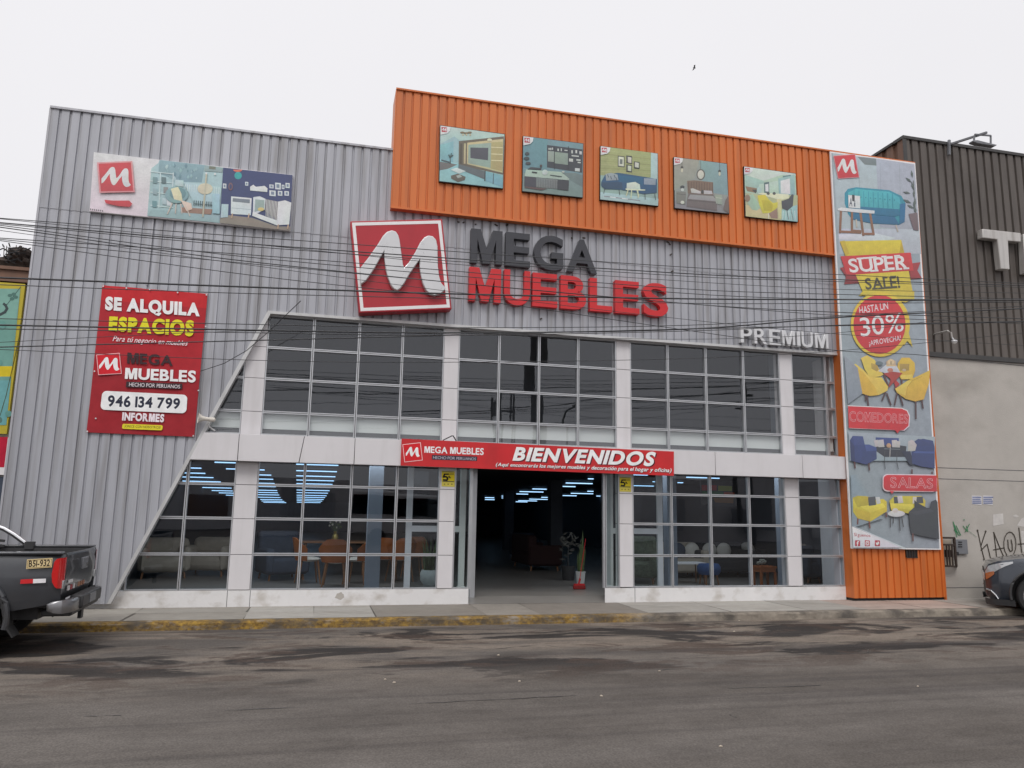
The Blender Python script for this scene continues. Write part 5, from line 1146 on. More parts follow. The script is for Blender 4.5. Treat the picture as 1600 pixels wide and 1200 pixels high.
mb = MB(); q = [P(1517, 221, YD - .7), P(1524, 220.5, YD - .7), P(1555, 228, YD - .7), P(1552, 230, YD - .7), P(1526, 226, YD - .7), P(1518, 223.5, YD - .7)]
mb.prism([(p.x, p.z) for p in q], YD - 0.76, YD - 0.63); mb.build('lamp_head', M['grey_plastic'], t2, bevel=0.01)
t2 = thing('wall_lamp', 'small white lamp on a bent arm low on the dark cladding', 'lamp', P(1460, 522, YD))
mb = MB(); mb.tube([P(1460, 522.5, YD), P(1470, 519.5, YD - .3), P(1481, 517, YD - .5), P(1486, 520, YD - .55), P(1487, 527, YD - .55)], 0.022, 6); mb.build('arm', M['silver_dirty'], t2)
mb = MB(); p = P(1491, 533.5, YD - .55); mb.blob((p.x, p.y, p.z), (0.07, 0.06, 0.05), 10, 6); mb.bar(P(1487, 527, YD - .55), p, 0.03); mb.build('lamp_head', M['silver'], t2, smooth=True)
# meter cage, grey cabinet, paper notices
t2 = thing('meter_cage', 'rusty barred cage over a meter beside the tall banner', 'meter cage', P(1481, 886, -0.1))
K_ = lambda x, y, Y=-0.12: P(1460 + x * .15, 740 + y * .15, Y)
mb = MB()
for p0, p1 in (((70, 665), (100, 968)), ((205, 668), (228, 968)), ((70, 668), (205, 670)), ((98, 962), (228, 968)), ((90, 740), (205, 742))): mb.bar(K_(*p0), K_(*p1), 0.035)
for x in (125, 152, 182): mb.bar(K_(x, 742), K_(x + 12, 962), 0.02)
for p in ((70, 665), (205, 668), (100, 966), (228, 968)): mb.bar(K_(*p), K_(*p, 0.0), 0.03)
mb.build('cage', M['rust'], t2)
mb = MB(); p0, p1 = K_(125, 795, -0.06), K_(185, 870, -0.06); mb.box(p0.x, p1.x, -0.07, -0.001, p1.z, p0.z); mb.build('meter', M['rust'], t2, bevel=0.01)
mb = MB(); p0, p1 = K_(90, 690, -0.03), K_(200, 960, -0.03); mb.box(p0.x, p1.x, -0.008, -0.001, p1.z, p0.z); mb.build('back_plate', M['beige'], t2)
t2 = thing('meter_cabinet', 'grey steel cabinet with louvres next to the rusty meter cage', 'cabinet', P(1503, 866, -0.02))
mb = MB(); p0, p1 = K_(218, 685, -0.05), K_(352, 838, -0.05); mb.box(p0.x, p1.x, -0.055, 0.0, p1.z, p0.z); mb.build('door', M['grey_plastic'], t2, bevel=0.006)
mb = MB(); 
for i in range(3): p0, p1 = K_(248, 708 + i * 24, -0.06), K_(290, 720 + i * 24, -0.06); mb.box(p0.x, p1.x, -0.062, -0.054, p1.z, p0.z)
mb.build('louvre', M['gasket'], t2)
mb = MB(); p0, p1 = K_(212, 815, -0.06), K_(248, 850, -0.06); mb.box(p0.x, p1.x, -0.08, -0.056, p1.z, p0.z); mb.build('lock', M['gasket'], t2)
for x0, x1, lab in ((390, 492, 'white paper notice with blue print, left of the pair on the concrete wall'), (505, 608, 'white paper notice with blue print, right of the pair on the concrete wall')):
    t2 = thing('paper_notice', lab, 'notice', K_(x0, 320, -.004), group='paper notices on the concrete wall')
    board([(x0, 228), (x1, 232), (x1, 328), (x0, 318)], -0.004, 0.003, t2, 'sheet', M['white_paint'], (1460, 740, .15))
    a = Art(-0.0045, 1460, 740, .15); rr = random.Random(x0)
    a.poly([(x0, 228), (x1, 232), (x1, 328), (x0, 318)], (196, 194, 196))
    for i in range(4):
        x = x0 + 8
        while x < x1 - 12: l = rr.uniform(6, 16); a.line([(x, 246 + i * 20), (x + l, 247 + i * 20)], 11, (92, 104, 146)); x += l + 6
    a.build('print', t2)

# ------------------------------------------------------------------ overhead cables along the street
YWR = -4.2
def cable(pts, r, lab, dy=0.0):
    """sagging cable through points seen in the photo, all in one vertical plane over the kerb lane"""
    w_ = [P(x, y, YWR + dy) for x, y in pts]
    # smooth curve through the points in (x, z), continued past both ends
    xs = [p.x for p in w_]; zs = [p.z for p in w_]; n = len(xs)
    def at(x):
        if x <= xs[0]: i = 0
        elif x >= xs[-1]: i = n - 2
        else: i = max(k for k in range(n - 1) if xs[k] <= x)
        def sl(k):
            if k == 0: return (zs[1] - zs[0]) / (xs[1] - xs[0])
            if k == n - 1: return (zs[-1] - zs[-2]) / (xs[-1] - xs[-2])
            return (zs[k + 1] - zs[k - 1]) / (xs[k + 1] - xs[k - 1])
        if x < xs[0]: return zs[0] + sl(0) * (x - xs[0])
        if x > xs[-1]: return zs[-1] + sl(n - 1) * (x - xs[-1])
        h = xs[i + 1] - xs[i]; t = (x - xs[i]) / h; a, b = sl(i) * h, sl(i + 1) * h
        return (2 * t ** 3 - 3 * t * t + 1) * zs[i] + (t ** 3 - 2 * t * t + t) * a + (3 * t * t - 2 * t ** 3) * zs[i + 1] + (t ** 3 - t * t) * b
    path = [(x, YWR + dy, at(x)) for x in [xs[0] - 5 + i * (xs[-1] - xs[0] + 10) / 60 for i in range(61)]]
    mb = MB(); mb.tube(path, r * 0.72, 5)
    tag(mb.build('overhead_cable', M['wire']), lab, 'cable', 'overhead cables in front of the store')
THIN = 'thin black overhead cable strung across in front of the store'
THICK = 'thick black overhead cable strung across in front of the store'
cab = [
 (0.0065, [(0, 341), (400, 371), (1080, 418), (1310, 429), (1600, 443)]), (0.0095, [(0, 348), (400, 382), (1080, 428), (1310, 437), (1600, 446)]),
 (0.0065, [(0, 350), (400, 386), (1080, 432), (1310, 440), (1600, 449)]), (0.0065, [(0, 352), (400, 403), (1080, 459), (1310, 468), (1600, 472)]),
 (0.008, [(0, 355), (400, 410), (1080, 475), (1310, 488), (1600, 498)]), (0.007, [(0, 372), (400, 399), (1080, 452), (1310, 460), (1600, 467)]),
 (0.006, [(0, 374), (400, 413), (1080, 475), (1310, 493), (1600, 506)]), (0.006, [(0, 376), (400, 431), (750, 470), (1080, 517), (1310, 548), (1430, 554), (1600, 572)]),
 (0.0145, [(0, 434), (400, 449), (700, 459), (1080, 467), (1310, 468), (1600, 469)]), (0.0065, [(0, 445), (400, 459), (1080, 474), (1310, 474), (1600, 472)]),
 (0.0065, [(0, 498), (400, 507), (700, 512), (1080, 508), (1310, 494), (1600, 478)]), (0.0125, [(0, 508), (400, 516), (700, 520), (1080, 514), (1310, 496), (1600, 482)]),
 (0.0065, [(0, 514), (400, 520), (700, 524), (1080, 517), (1310, 508), (1600, 502)]), (0.009, [(700, 524), (1080, 514), (1310, 509), (1600, 503)]),
 (0.0045, [(0, 535), (150, 527), (400, 517), (700, 522), (1080, 530), (1310, 520), (1600, 480)]), (0.0045, [(0, 360), (300, 402), (700, 455), (1080, 500), (1310, 522), (1600, 540)]),
 (0.005, [(420, 384), (700, 412), (1080, 440), (1310, 452), (1600, 458)]), (0.005, [(0, 546), (400, 563), (700, 566), (1080, 560), (1310, 548), (1600, 520)])]
for i, (r, pts) in enumerate(cab): cable(pts, r, THICK if r > 0.012 else THIN, dy=(-0.25, 0, 0.25)[i % 3] * (0.6 if i % 2 else 1))
mb = MB(); mb.tube([P(313, 580, -0.2), P(350, 568, -0.3), P(385, 548, -0.45), P(419, 519, -0.6), P(470, 470, -1.0)], 0.006, 5)
tag(mb.build('service_cable', M['wire']), 'thin slack service cable rising from the sloping edge beside the rental banner', 'cable')

# ------------------------------------------------------------------ across the street, seen only as reflections in the glazing
t = thing('opposite_building', 'low grey building across the street, mirrored in the shop windows', 'building', (0, -32, 0))
mb = MB(); mb.box(-40, -4, -40, -30, ROADZ, 3.6); mb.box(-3.6, 14, -41, -31, ROADZ, 2.9); mb.box(14.5, 50, -42, -30.5, ROADZ, 4.1); mb.build('wall', M['white_panel'], t)
for i in range(16): mb = MB(); mb.box(-38 + i * 5.2, -36 + i * 5.2, -29.98, -29.9, 0.6, 2.4); mb.build('shutter', M[('grey_plastic', 'white_panel', 'brown_clad', 'grey_clad')[i % 4]], t)
def pole(x, y, h, r, lab, arms=True):
    t = thing('utility_pole', lab, 'utility pole', (x, y, ROADZ), group='utility poles across the street')
    mb = MB(); mb.tube([(x, y, ROADZ), (x, y, h)], r, 10, r * 0.7); mb.build('pole', M['dark_trim'], t)
    if arms: mb = MB(); mb.bar((x - 0.8, y, h - 1.4), (x + 0.8, y, h - 1.4), 0.1); mb.bar((x - 0.5, y, h - 0.7), (x + 0.5, y, h - 0.7), 0.1); mb.build('crossarm', M['dark_trim'], t)
def mirror(px, py, D):     # where a thing D metres in front of the facade must stand to be mirrored at this pixel
    p = P(px, py, D); return p.x, -D, p.z
x, y, z = mirror(838, 520, 16.0); pole(x, y, z + 3, 0.27, 'stout dark pole across the street mirrored in the upper windows', False)
x, y, z = mirror(1155, 606, 26.0); pole(x, y, z, 0.16, 'utility pole with crossarms mirrored in the right upper windows')
x, y, z = mirror(1270, 668, 30.0)
x, y, z = mirror(896, 641, 24.0); t = thing('street_lamp', 'slim street lamp across the street mirrored in the upper windows', 'street lamp', (x, y, ROADZ))
mb = MB(); mb.tube([(x - 0.7, y, ROADZ), (x - 0.7, y, z - 0.7), (x - 0.5, y, z - 0.25), (x, y, z)], 0.05, 6); mb.build('pole', M['dark_trim'], t); mb = MB(); mb.blob((x, y, z), (0.2, 0.12, 0.08)); mb.build('lamp_head', M['dark_trim'], t)
x, y, z = mirror(778, 632, 40.0); t = thing('water_tank', 'dark tank on a stilted frame mirrored in the upper windows', 'water tank', (x, y, 2.6))
mb = MB(); mb.box(x - 0.9, x - 0.1, y - .4, y + .4, z - 0.9, z); mb.build('tank', M['dark_trim'], t); mb = MB()
for dx in (-1.0, 0, 0.7, 0.9): mb.bar((x + dx, y, 2.7), (x + dx, y, z + 0.3), 0.12)
mb.bar((x - 1, y, z - 0.95), (x + 0.9, y, z - 0.95), 0.12); mb.build('frame', M['dark_trim'], t)
t = thing('parked_van', 'white van parked across the street, mirrored in the shop windows', 'van', (2, -20, ROADZ))
mb = MB(); X0 = 1.0; mb.prism([(X0, .35), (X0 + 4.9, .35), (X0 + 4.9, 1.1), (X0 + 4.2, 1.25), (X0 + 3.5, 2.1), (X0 + .1, 2.2), (X0, 1.2)], -20, -18.2); mb.build('body', M['white_paint'], t, bevel=0.08)
mb = MB(); mb.prism([(X0 + .3, 1.25), (X0 + 3.9, 1.25), (X0 + 3.35, 1.95), (X0 + .35, 2.0)], -18.19, -18.17); mb.build('window', M['car_glass'], t)
for wx in (0.9, 4.0):
    mb = MB(); mb.lathe([(0, -.1), (.33, -.1), (.35, -.05), (.35, .1), (0, .1)], (X0 + wx, -18.25, .24), 20, 'y'); mb.build('wheel', M['black_rubber'], t)

# ------------------------------------------------------------------ vehicles
def skin(stations, ring, arches, name, m, parent, wy, n=1):
    """body side/top skin lofted through stations; faces inside the wheel arches are left out and their rims snapped to the circle"""
    v = []; k = len(ring(stations[0]))
    for s_ in stations: v += ring(s_)
    fs = []
    for i in range(len(stations) - 1):
        for j in range(k - 1):
            f = (i * k + j, (i + 1) * k + j, (i + 1) * k + j + 1, i * k + j + 1)
            c = [sum(v[q][d] for q in f) / 4 for d in range(3)]
            if any(math.hypot(c[0] - ax, c[2] - az) < ar and abs(c[1]) > wy for ax, az, ar in arches): continue
            fs.append(f)
    used = {}
    for f in fs:
        for a_, b_ in zip(f, f[1:] + f[:1]): used[frozenset((a_, b_))] = used.get(frozenset((a_, b_)), 0) + 1
    v = [list(q) for q in v]
    for e_, c in used.items():
        if c == 1:
            for q in e_:
                for ax, az, ar in arches:
                    d = math.hypot(v[q][0] - ax, v[q][2] - az)
                    if abs(v[q][1]) > wy and ar * 0.7 < d < ar * 1.3 and d > 1e-6:
                        v[q][0] = ax + (v[q][0] - ax) * ar / d; v[q][2] = az + (v[q][2] - az) * ar / d
    mb = MB(); mb.add(v, fs); return mb.build(name, m, parent, smooth=True)
def interp(tab, x):
    for (x0, *a), (x1, *b) in zip(tab[:-1], tab[1:]):
        if x0 <= x <= x1: t = (x - x0) / (x1 - x0); return [p + (q - p) * t for p, q in zip(a, b)]
    return list(tab[0][1:] if x < tab[0][0] else tab[-1][1:])
def wheel(parent, x, y, z, r, wd, side, spokes=5, rimcol='chrome'):
    w0 = MB(); s = side      # side -1 faces the camera
    w0.lathe([(r * .72, -wd / 2), (r * .9, -wd / 2), (r * .97, -wd / 2 + .02), (r, -wd / 2 + .05), (r, wd / 2 - .05), (r * .97, wd / 2 - .02), (r * .9, wd / 2), (r * .72, wd / 2)], (x, y, z), 36, 'y')
    o = bpy.data.objects.new('wheel', None); COL.objects.link(o); o.parent = parent; o.matrix_parent_inverse = parent.matrix_basis.inverted()
    ty = w0.build('tyre', M['black_rubber'], o, smooth=True)
    rm = MB(); f = y + s * wd * .40
    for i in range(32):
        a, b = 2 * math.pi * i / 32, 2 * math.pi * (i + 1) / 32
        for (r0, y0), (r1, y1) in (((r * .62, f - s * .12), (r * .68, f)), ((r * .68, f), (r * .735, f + s * .004)), ((r * .735, f + s * .004), (r * .74, f - s * .03))):
            rm.face([(x + r0 * math.cos(a), y0, z + r0 * math.sin(a)), (x + r0 * math.cos(b), y0, z + r0 * math.sin(b)), (x + r1 * math.cos(b), y1, z + r1 * math.sin(b)), (x + r1 * math.cos(a), y1, z + r1 * math.sin(a))])
    for i in range(spokes):
        a = 2 * math.pi * i / spokes + .3
        for da in (-.16, .16):
            rm.bar((x + math.cos(a) * r * .1, f - s * .01, z + math.sin(a) * r * .1), (x + math.cos(a + da) * r * .69, f - s * .01, z + math.sin(a + da) * r * .69), .045, .04, up=(0, 1, 0))
    rm.lathe([(0, -.03), (r * .16, -.03), (r * .16, .03), (0, .03)], (x, f, z), 16, 'y')
    rm.build('rim', M[rimcol], o, smooth=True)
    dk = MB(); dk.lathe([(0, -.01), (r * .64, -.01), (r * .64, .01), (0, .01)], (x, f - s * .14, z), 24, 'y'); dk.build('brake_disc', M['plastic'], o)
    return o

# pickup truck, seen from its left rear corner
TX, TY = P(101, 900, -3.28).x - 0.03, -3.28
t = thing('pickup_truck', 'dark grey pickup truck with chrome roll bar parked at the kerb', 'pickup truck', (TX, TY, ROADZ))
TR = lambda x, z: (TX + x, ROADZ + z)
ZR, ZT = 1.075, 0.50             # bed rail and sill height above the road
WXr, WZ, WR = -0.95, 0.385, 0.385
HWt = [(-5.1, .72), (-4.9, .82), (-4.4, .87), (-1.5, .89), (-.5, .885), (-.12, .87), (0.0, .84)]
YCt = TY + .875
def tring(x):
    hw, = interp(HWt, x); zb_, = interp([(-5.1, .55), (-4.8, .45), (-1.6, .42), (-.5, .47), (0, .56)], x)
    top, = interp([(-5.1, .85), (-4.95, 1.0), (-3.85, 1.12), (-1.5, ZR + .01), (-.1, ZR), (0, ZR - .015)], x)
    o = []
    for s, rng in ((-1, range(0, 13)), (1, range(12, -1, -1))):
        for i in rng:
            k = i / 12; z = zb_ + (top - zb_) * k
            b = hw * (0.965 + 0.035 * math.sin(math.pi * min(1, k * 1.15))) - (0.03 * max(0, k - .85) / .15)
            o.append((TX + x, YCt + s * b, ROADZ + z))
    return o
st = [-5.1 + i * .06 for i in range(86)]
archs = [(TX + WXr, ROADZ + WZ + .02, .47), (TX - 4.15, ROADZ + WZ + .02, .47)]
def half(ring_, side): return lambda x: (ring_(x)[:13] if side < 0 else ring_(x)[13:])
def tskin(side):
    rg = half(tring, side)
    return skin(st, rg, archs, 'body_side', M['truck'], t, -99)
tskin(-1); tskin(1)
# arch lips, rails, bed floor, tailgate
for side in (-1, 1):
    for ax, az, ar in archs:
        mb = MB(); mb.tube([(ax + math.cos(R(a)) * (ar + .015), YCt + side * .895, az + math.sin(R(a)) * (ar + .015)) for a in range(-12, 193, 8)], .032, 8); mb.build('arch_flare', M['truck'], t, smooth=True)
for side in (-1, 1):
    y0 = YCt + side * .80
    mb = MB(); mb.box(TX - 1.5, TX - .02, y0 - .07, y0 + .07, ROADZ + ZR - .012, ROADZ + ZR + .018); mb.build('bed_rail', M['truck'], t, bevel=.01)
mb = MB(); mb.box(TX - 1.5, TX - .05, YCt - .78, YCt + .78, ROADZ + .56, ROADZ + .62); mb.box(TX - 1.55, TX - 1.5, YCt - .8, YCt + .8, ROADZ + .5, ROADZ + 1.2)
mb.box(TX - 1.5, TX - .05, YCt - .75, YCt - .70, ROADZ + .5, ROADZ + 1.06); mb.box(TX - 1.5, TX - .05, YCt + .70, YCt + .75, ROADZ + .5, ROADZ + 1.06)
mb.box(TX - 1.3, TX - .25, YCt - .6, YCt + .6, ROADZ + .36, ROADZ + .52); mb.box(TX - 4.6, TX - 1.5, YCt - .62, YCt + .62, ROADZ + .3, ROADZ + .9)
mb.build('bed', M['plastic'], t)
gt = MB()
prof = [(-.02, ZR - .01), (.012, ZR), (.03, ZR - .03), (.022, .98), (.038, .90), (.03, .80), (.012, .66), (-.01, .60)]
v = []; ys = [-.72, -.68, -.35, 0, .35, .68, .72]
for yk in ys:
    for dx, z in prof: v.append((TX + dx - .02 * (abs(yk) / .72) ** 2, YCt + yk, ROADZ + z))
k = len(prof); gt.add(v, [(i * k + j, (i + 1) * k + j, (i + 1) * k + j + 1, i * k + j + 1) for i in range(len(ys) - 1) for j in range(k - 1)])
tg = gt.build('tailgate', M['truck'], t, smooth=True)
mb = MB(); mb.box(TX + .018, TX + .05, YCt - .14, YCt + .14, ROADZ + .86, ROADZ + .99); hd = mb.build('handle', M['grey_plastic'], tg, bevel=.008)
mb = MB(); mb.box(TX + .035, TX + .056, YCt + .02, YCt + .11, ROADZ + .885, ROADZ + .925); mb.build('handle_latch', M['chrome'], tg)
mb = MB()
for i, c in enumerate(((200, 196, 196), (150, 60, 66), (190, 186, 186), (120, 112, 108), (150, 110, 86), (150, 104, 80), (140, 96, 76))): mb.box(TX + .010, TX + .0225, YCt - .62 + i * .12, YCt - .54 + i * .12, ROADZ + .665, ROADZ + .715, ink(c))
for i in range(3): mb.box(TX + .014, TX + .0245, YCt - .62 + i * .07, YCt - .575 + i * .07, ROADZ + .745, ROADZ + .775, ink((206, 204, 204)))
mb.build('badge', M['paint_attr'], tg)
for side in (-1, 1):
    mb = MB(); y0 = YCt + side * .86; q = []
    zz = [(1.02, -.06), (.99, -.08), (.86, -.092), (.78, -.08), (.73, -.05)]
    out = []
    for z, xb in zz: out.append([(TX + xb, YCt + side * .893, ROADZ + z), (TX - .03, YCt + side * .893, ROADZ + z + (.01 if z > .8 else -.015)), (TX + .004, YCt + side * .845, ROADZ + z + (.012 if z > .8 else -.02)), (TX + .010, YCt + side * .765, ROADZ + z + (.012 if z > .8 else -.02))])
    vv = [p for r_ in out for p in r_]; mb.add(vv, [(i * 4 + j, i * 4 + j + 1, (i + 1) * 4 + j + 1, (i + 1) * 4 + j) for i in range(4) for j in range(3)])
    tl = mb.build('tail_light', M['lamp_red'], t, smooth=True)
    mb = MB(); mb.box(TX - .01, TX + .016, YCt + side * .80 - .035, YCt + side * .80 + .035, ROADZ + .70, ROADZ + .79); mb.build('reverse_lens', M['lamp_clear'], tl, bevel=.006)
# bumper: chrome corners, dark step
mb = MB(); v = []
sec = [(.445, -.01), (.45, .035), (.50, .042), (.565, .038), (.585, .02), (.585, -.03)]
pth = [(-.10, -.885, 0.5), (-.05, -.895, 0.85), (.02, -.875, 1), (.07, -.78, 1), (.09, -.5, 1)]
def bump(path, name, m_):
    mb = MB(); v = []; k = len(sec)
    for px_, py_, g in path:
        for z, d in sec:
            zc = .515; zz_ = zc + (z - zc) * g
            v.append((TX + px_ + (d if abs(py_) < .85 else d * .4), YCt + py_ * (1 + (d * .35 if abs(py_) > .85 else 0)), ROADZ + zz_))
    mb.add(v, [(i * k + j, (i + 1) * k + j, (i + 1) * k + j + 1, i * k + j + 1) for i in range(len(path) - 1) for j in range(k - 1)] + [list(range(k))]); return mb.build(name, M[m_], t, smooth=True)
bump(pth, 'bumper_corner', 'chrome_dull'); bump([(a, -b, g) for a, b, g in pth], 'bumper_corner', 'chrome_dull')
mb = MB(); mb.box(TX + .02, TX + .16, YCt - .5, YCt + .5, ROADZ + .46, ROADZ + .605); mb.box(TX - .2, TX + .1, YCt - .7, YCt + .7, ROADZ + .40, ROADZ + .47); bp_ = mb.build('bumper_step', M['plastic'], t, bevel=.02)
mb = MB(); mb.box(TX + .155, TX + .165, YCt - .16, YCt + .16, ROADZ + .485, ROADZ + .585); mb.build('plate_recess', M['grey_plastic'], bp_)
# side plate lettering and reflective strip
YS = YCt - .899
a = Art(YS, 0, 780, .2)
def on_side(pts, c): a.poly(pts, c)
a.poly([(215, 470), (411, 458), (404, 532), (208, 544)], (208, 188, 142)); a.loop([(222, 477), (403, 467), (397, 526), (216, 537)], 4, (120, 96, 60))
a.text('B5I-932', [(230, 478), (394, 470), (388, 522), (226, 530)], (46, 36, 30), 0.02)
a.poly([(166, 626), (262, 622), (260, 656), (162, 660)], (190, 40, 44)); a.poly([(262, 622), (360, 620), (358, 652), (260, 656)], (216, 214, 216))
a.build('side_plate', t)
# roll bar
RB = [P(x, y, YCt + .72) + Vector((.10, 0, 0)) for x, y in ((-150, 800), (-60, 812), (0, 823), (9, 826), (24, 835), (40, 847), (45, 853), (47, 866))]
for yy in (YCt + .72, YCt - .72):
    mb = MB(); mb.tube([(p.x, yy, p.z) for p in RB[:-1]] + [(RB[-1].x, yy, ROADZ + ZR + .02)], .030, 12); rb_ = mb.build('roll_bar', M['chrome'], t, smooth=True)
    mb = MB(); q = RB[-1]; mb.box(q.x - .05, q.x + .05, yy - .045, yy + .045, ROADZ + ZR - .03, ROADZ + ZR + .06); mb.build('roll_bar_foot', M['plastic'], rb_)
for dz in (0, -.06):
    q0, q1 = P(-60, 836, YCt + .66), P(24, 845, YCt + .66); mb = MB(); mb.bar((q0.x, YCt + .66, q0.z + dz), (q1.x, YCt + .66, q1.z + dz), .03); mb.build('cargo_bar', M['plastic'], t)
# cab (out of the picture on the left)
def cring(x):
    zt_, hw = interp([(-3.9, 1.14, .72), (-3.2, 1.66, .66), (-2.9, 1.72, .64), (-1.9, 1.73, .64), (-1.6, 1.66, .66), (-1.52, 1.10, .80)], x)
    return [(TX + x, YCt - .83, ROADZ + 1.05), (TX + x, YCt - hw, ROADZ + zt_ - .06), (TX + x, YCt - hw + .08, ROADZ + zt_), (TX + x, YCt + hw - .08, ROADZ + zt_), (TX + x, YCt + hw, ROADZ + zt_ - .06), (TX + x, YCt + .83, ROADZ + 1.05)]
mb = MB(); v = []; xs_ = [-3.9, -3.55, -3.2, -2.9, -2.4, -1.9, -1.6, -1.52]
for x in xs_: v += cring(x)
mb.add(v, [(i * 6 + j, (i + 1) * 6 + j, (i + 1) * 6 + j + 1, i * 6 + j + 1) for i in range(7) for j in range(5)]); cb = mb.build('cab', M['truck'], t, smooth=True)
mb = MB()
for s in (-1, 1): mb.face([(TX - 3.5, YCt + s * .80, ROADZ + 1.14), (TX - 1.75, YCt + s * .80, ROADZ + 1.14), (TX - 1.85, YCt + s * .70, ROADZ + 1.60), (TX - 3.05, YCt + s * .70, ROADZ + 1.60)])
mb.face([(TX - 1.53, YCt - .62, ROADZ + 1.2), (TX - 1.53, YCt + .62, ROADZ + 1.2), (TX - 1.59, YCt + .58, ROADZ + 1.6), (TX - 1.59, YCt - .58, ROADZ + 1.6)])
mb.build('cab_window', M['car_glass'], cb)
mb = MB(); mb.add([(TX - 5.1, YCt - .72, ROADZ + .85), (TX - 4.9, YCt - .78, ROADZ + 1.01), (TX - 3.85, YCt - .84, ROADZ + 1.12), (TX - 3.85, YCt + .84, ROADZ + 1.12), (TX - 4.9, YCt + .78, ROADZ + 1.01), (TX - 5.1, YCt + .72, ROADZ + .85)], [(0, 1, 4, 5), (1, 2, 3, 4)]); mb.build('bonnet', M['truck'], t, smooth=True)
mb = MB(); mb.box(TX - 5.12, TX - 5.0, YCt - .74, YCt + .74, ROADZ + .4, ROADZ + .86); mb.build('front_bumper', M['plastic'], t, bevel=.03)
for wx in (WXr, -4.15):
    for s in (-1, 1): wheel(t, TX + wx, YCt + s * .76, ROADZ + WZ, WR, .25, s, 6, 'silver')
for s in (-1, 1):
    mb = MB(); y0 = YCt + s * .80; x0 = TX + WXr + .47
    pr = [(x0 - .06, .62), (x0 - .02, .45), (x0 + .02, .32), (x0 + .09, .22)]
    vv = []
    for xx, z in pr: vv += [(xx, y0 - .12, ROADZ + z), (xx, y0 + .12, ROADZ + z), (xx + .012, y0 + .12, ROADZ + z + .01), (xx + .012, y0 - .12, ROADZ + z + .01)]
    mb.add(vv, [(i * 4 + j, i * 4 + (j + 1) % 4, (i + 1) * 4 + (j + 1) % 4, (i + 1) * 4 + j) for i in range(3) for j in range(4)] + [(12, 13, 14, 15)]); mb.build('mud_flap', M['black_rubber'], t)
mb = MB(); mb.tube([(TX - .9, YCt + .45, ROADZ + .36), (TX - .1, YCt + .45, ROADZ + .36)], .04, 8); mb.tube([(TX - 1.0, YCt - .7, ROADZ + WZ), (TX - .9, YCt + .7, ROADZ + WZ)], .06, 8); mb.box(TX - .04, TX + .0, YCt + .3, YCt + .42, ROADZ + .25, ROADZ + .42); mb.build('underbody', M['plastic'], t)

t.rotation_euler.z = R(3.6)      # parked slightly askew

# dark SUV, nose at the right edge of the picture, far wheels up on the pavement
SX, SY = 0.0, -1.92
t = thing('suv', 'dark blue grey car whose nose enters at the right edge', 'car', (SX + .76, SY + .12, ROADZ))
YCs = SY + .90
SW = 0.345
def sring(x):
    top, hw = interp([(0, .74, .60), (.06, .84, .70), (.2, .90, .80), (.5, .955, .87), (1.0, 1.01, .90), (3.8, 1.06, .90), (4.3, 1.04, .84), (4.42, .95, .76)], x)
    zb_, = interp([(0, .30, ), (.1, .22), (.5, .20), (4.0, .22), (4.42, .36)], x)
    o = []
    for i in range(13):
        k = i / 12; z = zb_ + (top - zb_) * k; b = hw * (.95 + .05 * math.sin(math.pi * min(1, k * 1.1 + .05))) - .05 * max(0, (k - .85) / .15) ** 2
        o.append((SX + x, YCs - b, ROADZ + z))
    for yk in (-.6, 0, .6): o.append((SX + x, YCs + yk * hw, ROADZ + top + .015 + .02 * (1 - abs(yk))))
    for i in range(12, -1, -1):
        q = o[i]; o.append((q[0], 2 * YCs - q[1], q[2]))
    return o
st = [0, .03, .06] + [.1 + i * .06 for i in range(72)] + [4.42]
sarch = [(SX + .76, ROADZ + SW + .02, .42), (SX + 3.42, ROADZ + SW + .02, .42)]
def srim():
    rng = lambda a, b: (lambda x: sring(x)[a:b])
    o1 = skin(st, rng(0, 13), sarch, 'side_panel', M['suv'], t, -99); o2 = skin(st, rng(16, 29), sarch, 'side_panel', M['suv'], t, -99)
    o3 = skin(st, rng(12, 17), [], 'bonnet', M['suv'], t, 99)
srim()
mb = MB(); mb.face(sring(0)[::-1]); mb.build('nose', M['plastic'], t); mb = MB(); mb.face(sring(4.42)); mb.build('tail', M['plastic'], t)
def groof(x):
    zt_, hw = interp([(1.05, 1.02, .82), (1.75, 1.48, .66), (2.1, 1.60, .62), (3.0, 1.62, .62), (3.7, 1.55, .62), (4.25, 1.06, .76)], x)
    return [(SX + x, YCs - .86, ROADZ + 1.0), (SX + x, YCs - hw, ROADZ + zt_ - .05), (SX + x, YCs - hw + .1, ROADZ + zt_), (SX + x, YCs + hw - .1, ROADZ + zt_), (SX + x, YCs + hw, ROADZ + zt_ - .05), (SX + x, YCs + .86, ROADZ + 1.0)]
mb = MB(); v = []; xs_ = [1.05, 1.4, 1.75, 2.1, 2.6, 3.0, 3.4, 3.7, 4.0, 4.25]
for x in xs_: v += groof(x)
mb.add(v, [(i * 6 + j, (i + 1) * 6 + j, (i + 1) * 6 + j + 1, i * 6 + j + 1) for i in range(9) for j in range(5)]); cb = mb.build('cabin', M['suv'], t, smooth=True)
mb = MB()
for s in (-1, 1): mb.face([(SX + 1.5, YCs + s * .85, ROADZ + 1.06), (SX + 3.9, YCs + s * .85, ROADZ + 1.08), (SX + 3.6, YCs + s * .70, ROADZ + 1.48), (SX + 2.0, YCs + s * .70, ROADZ + 1.50)])
mb.build('cabin_window', M['car_glass'], cb)
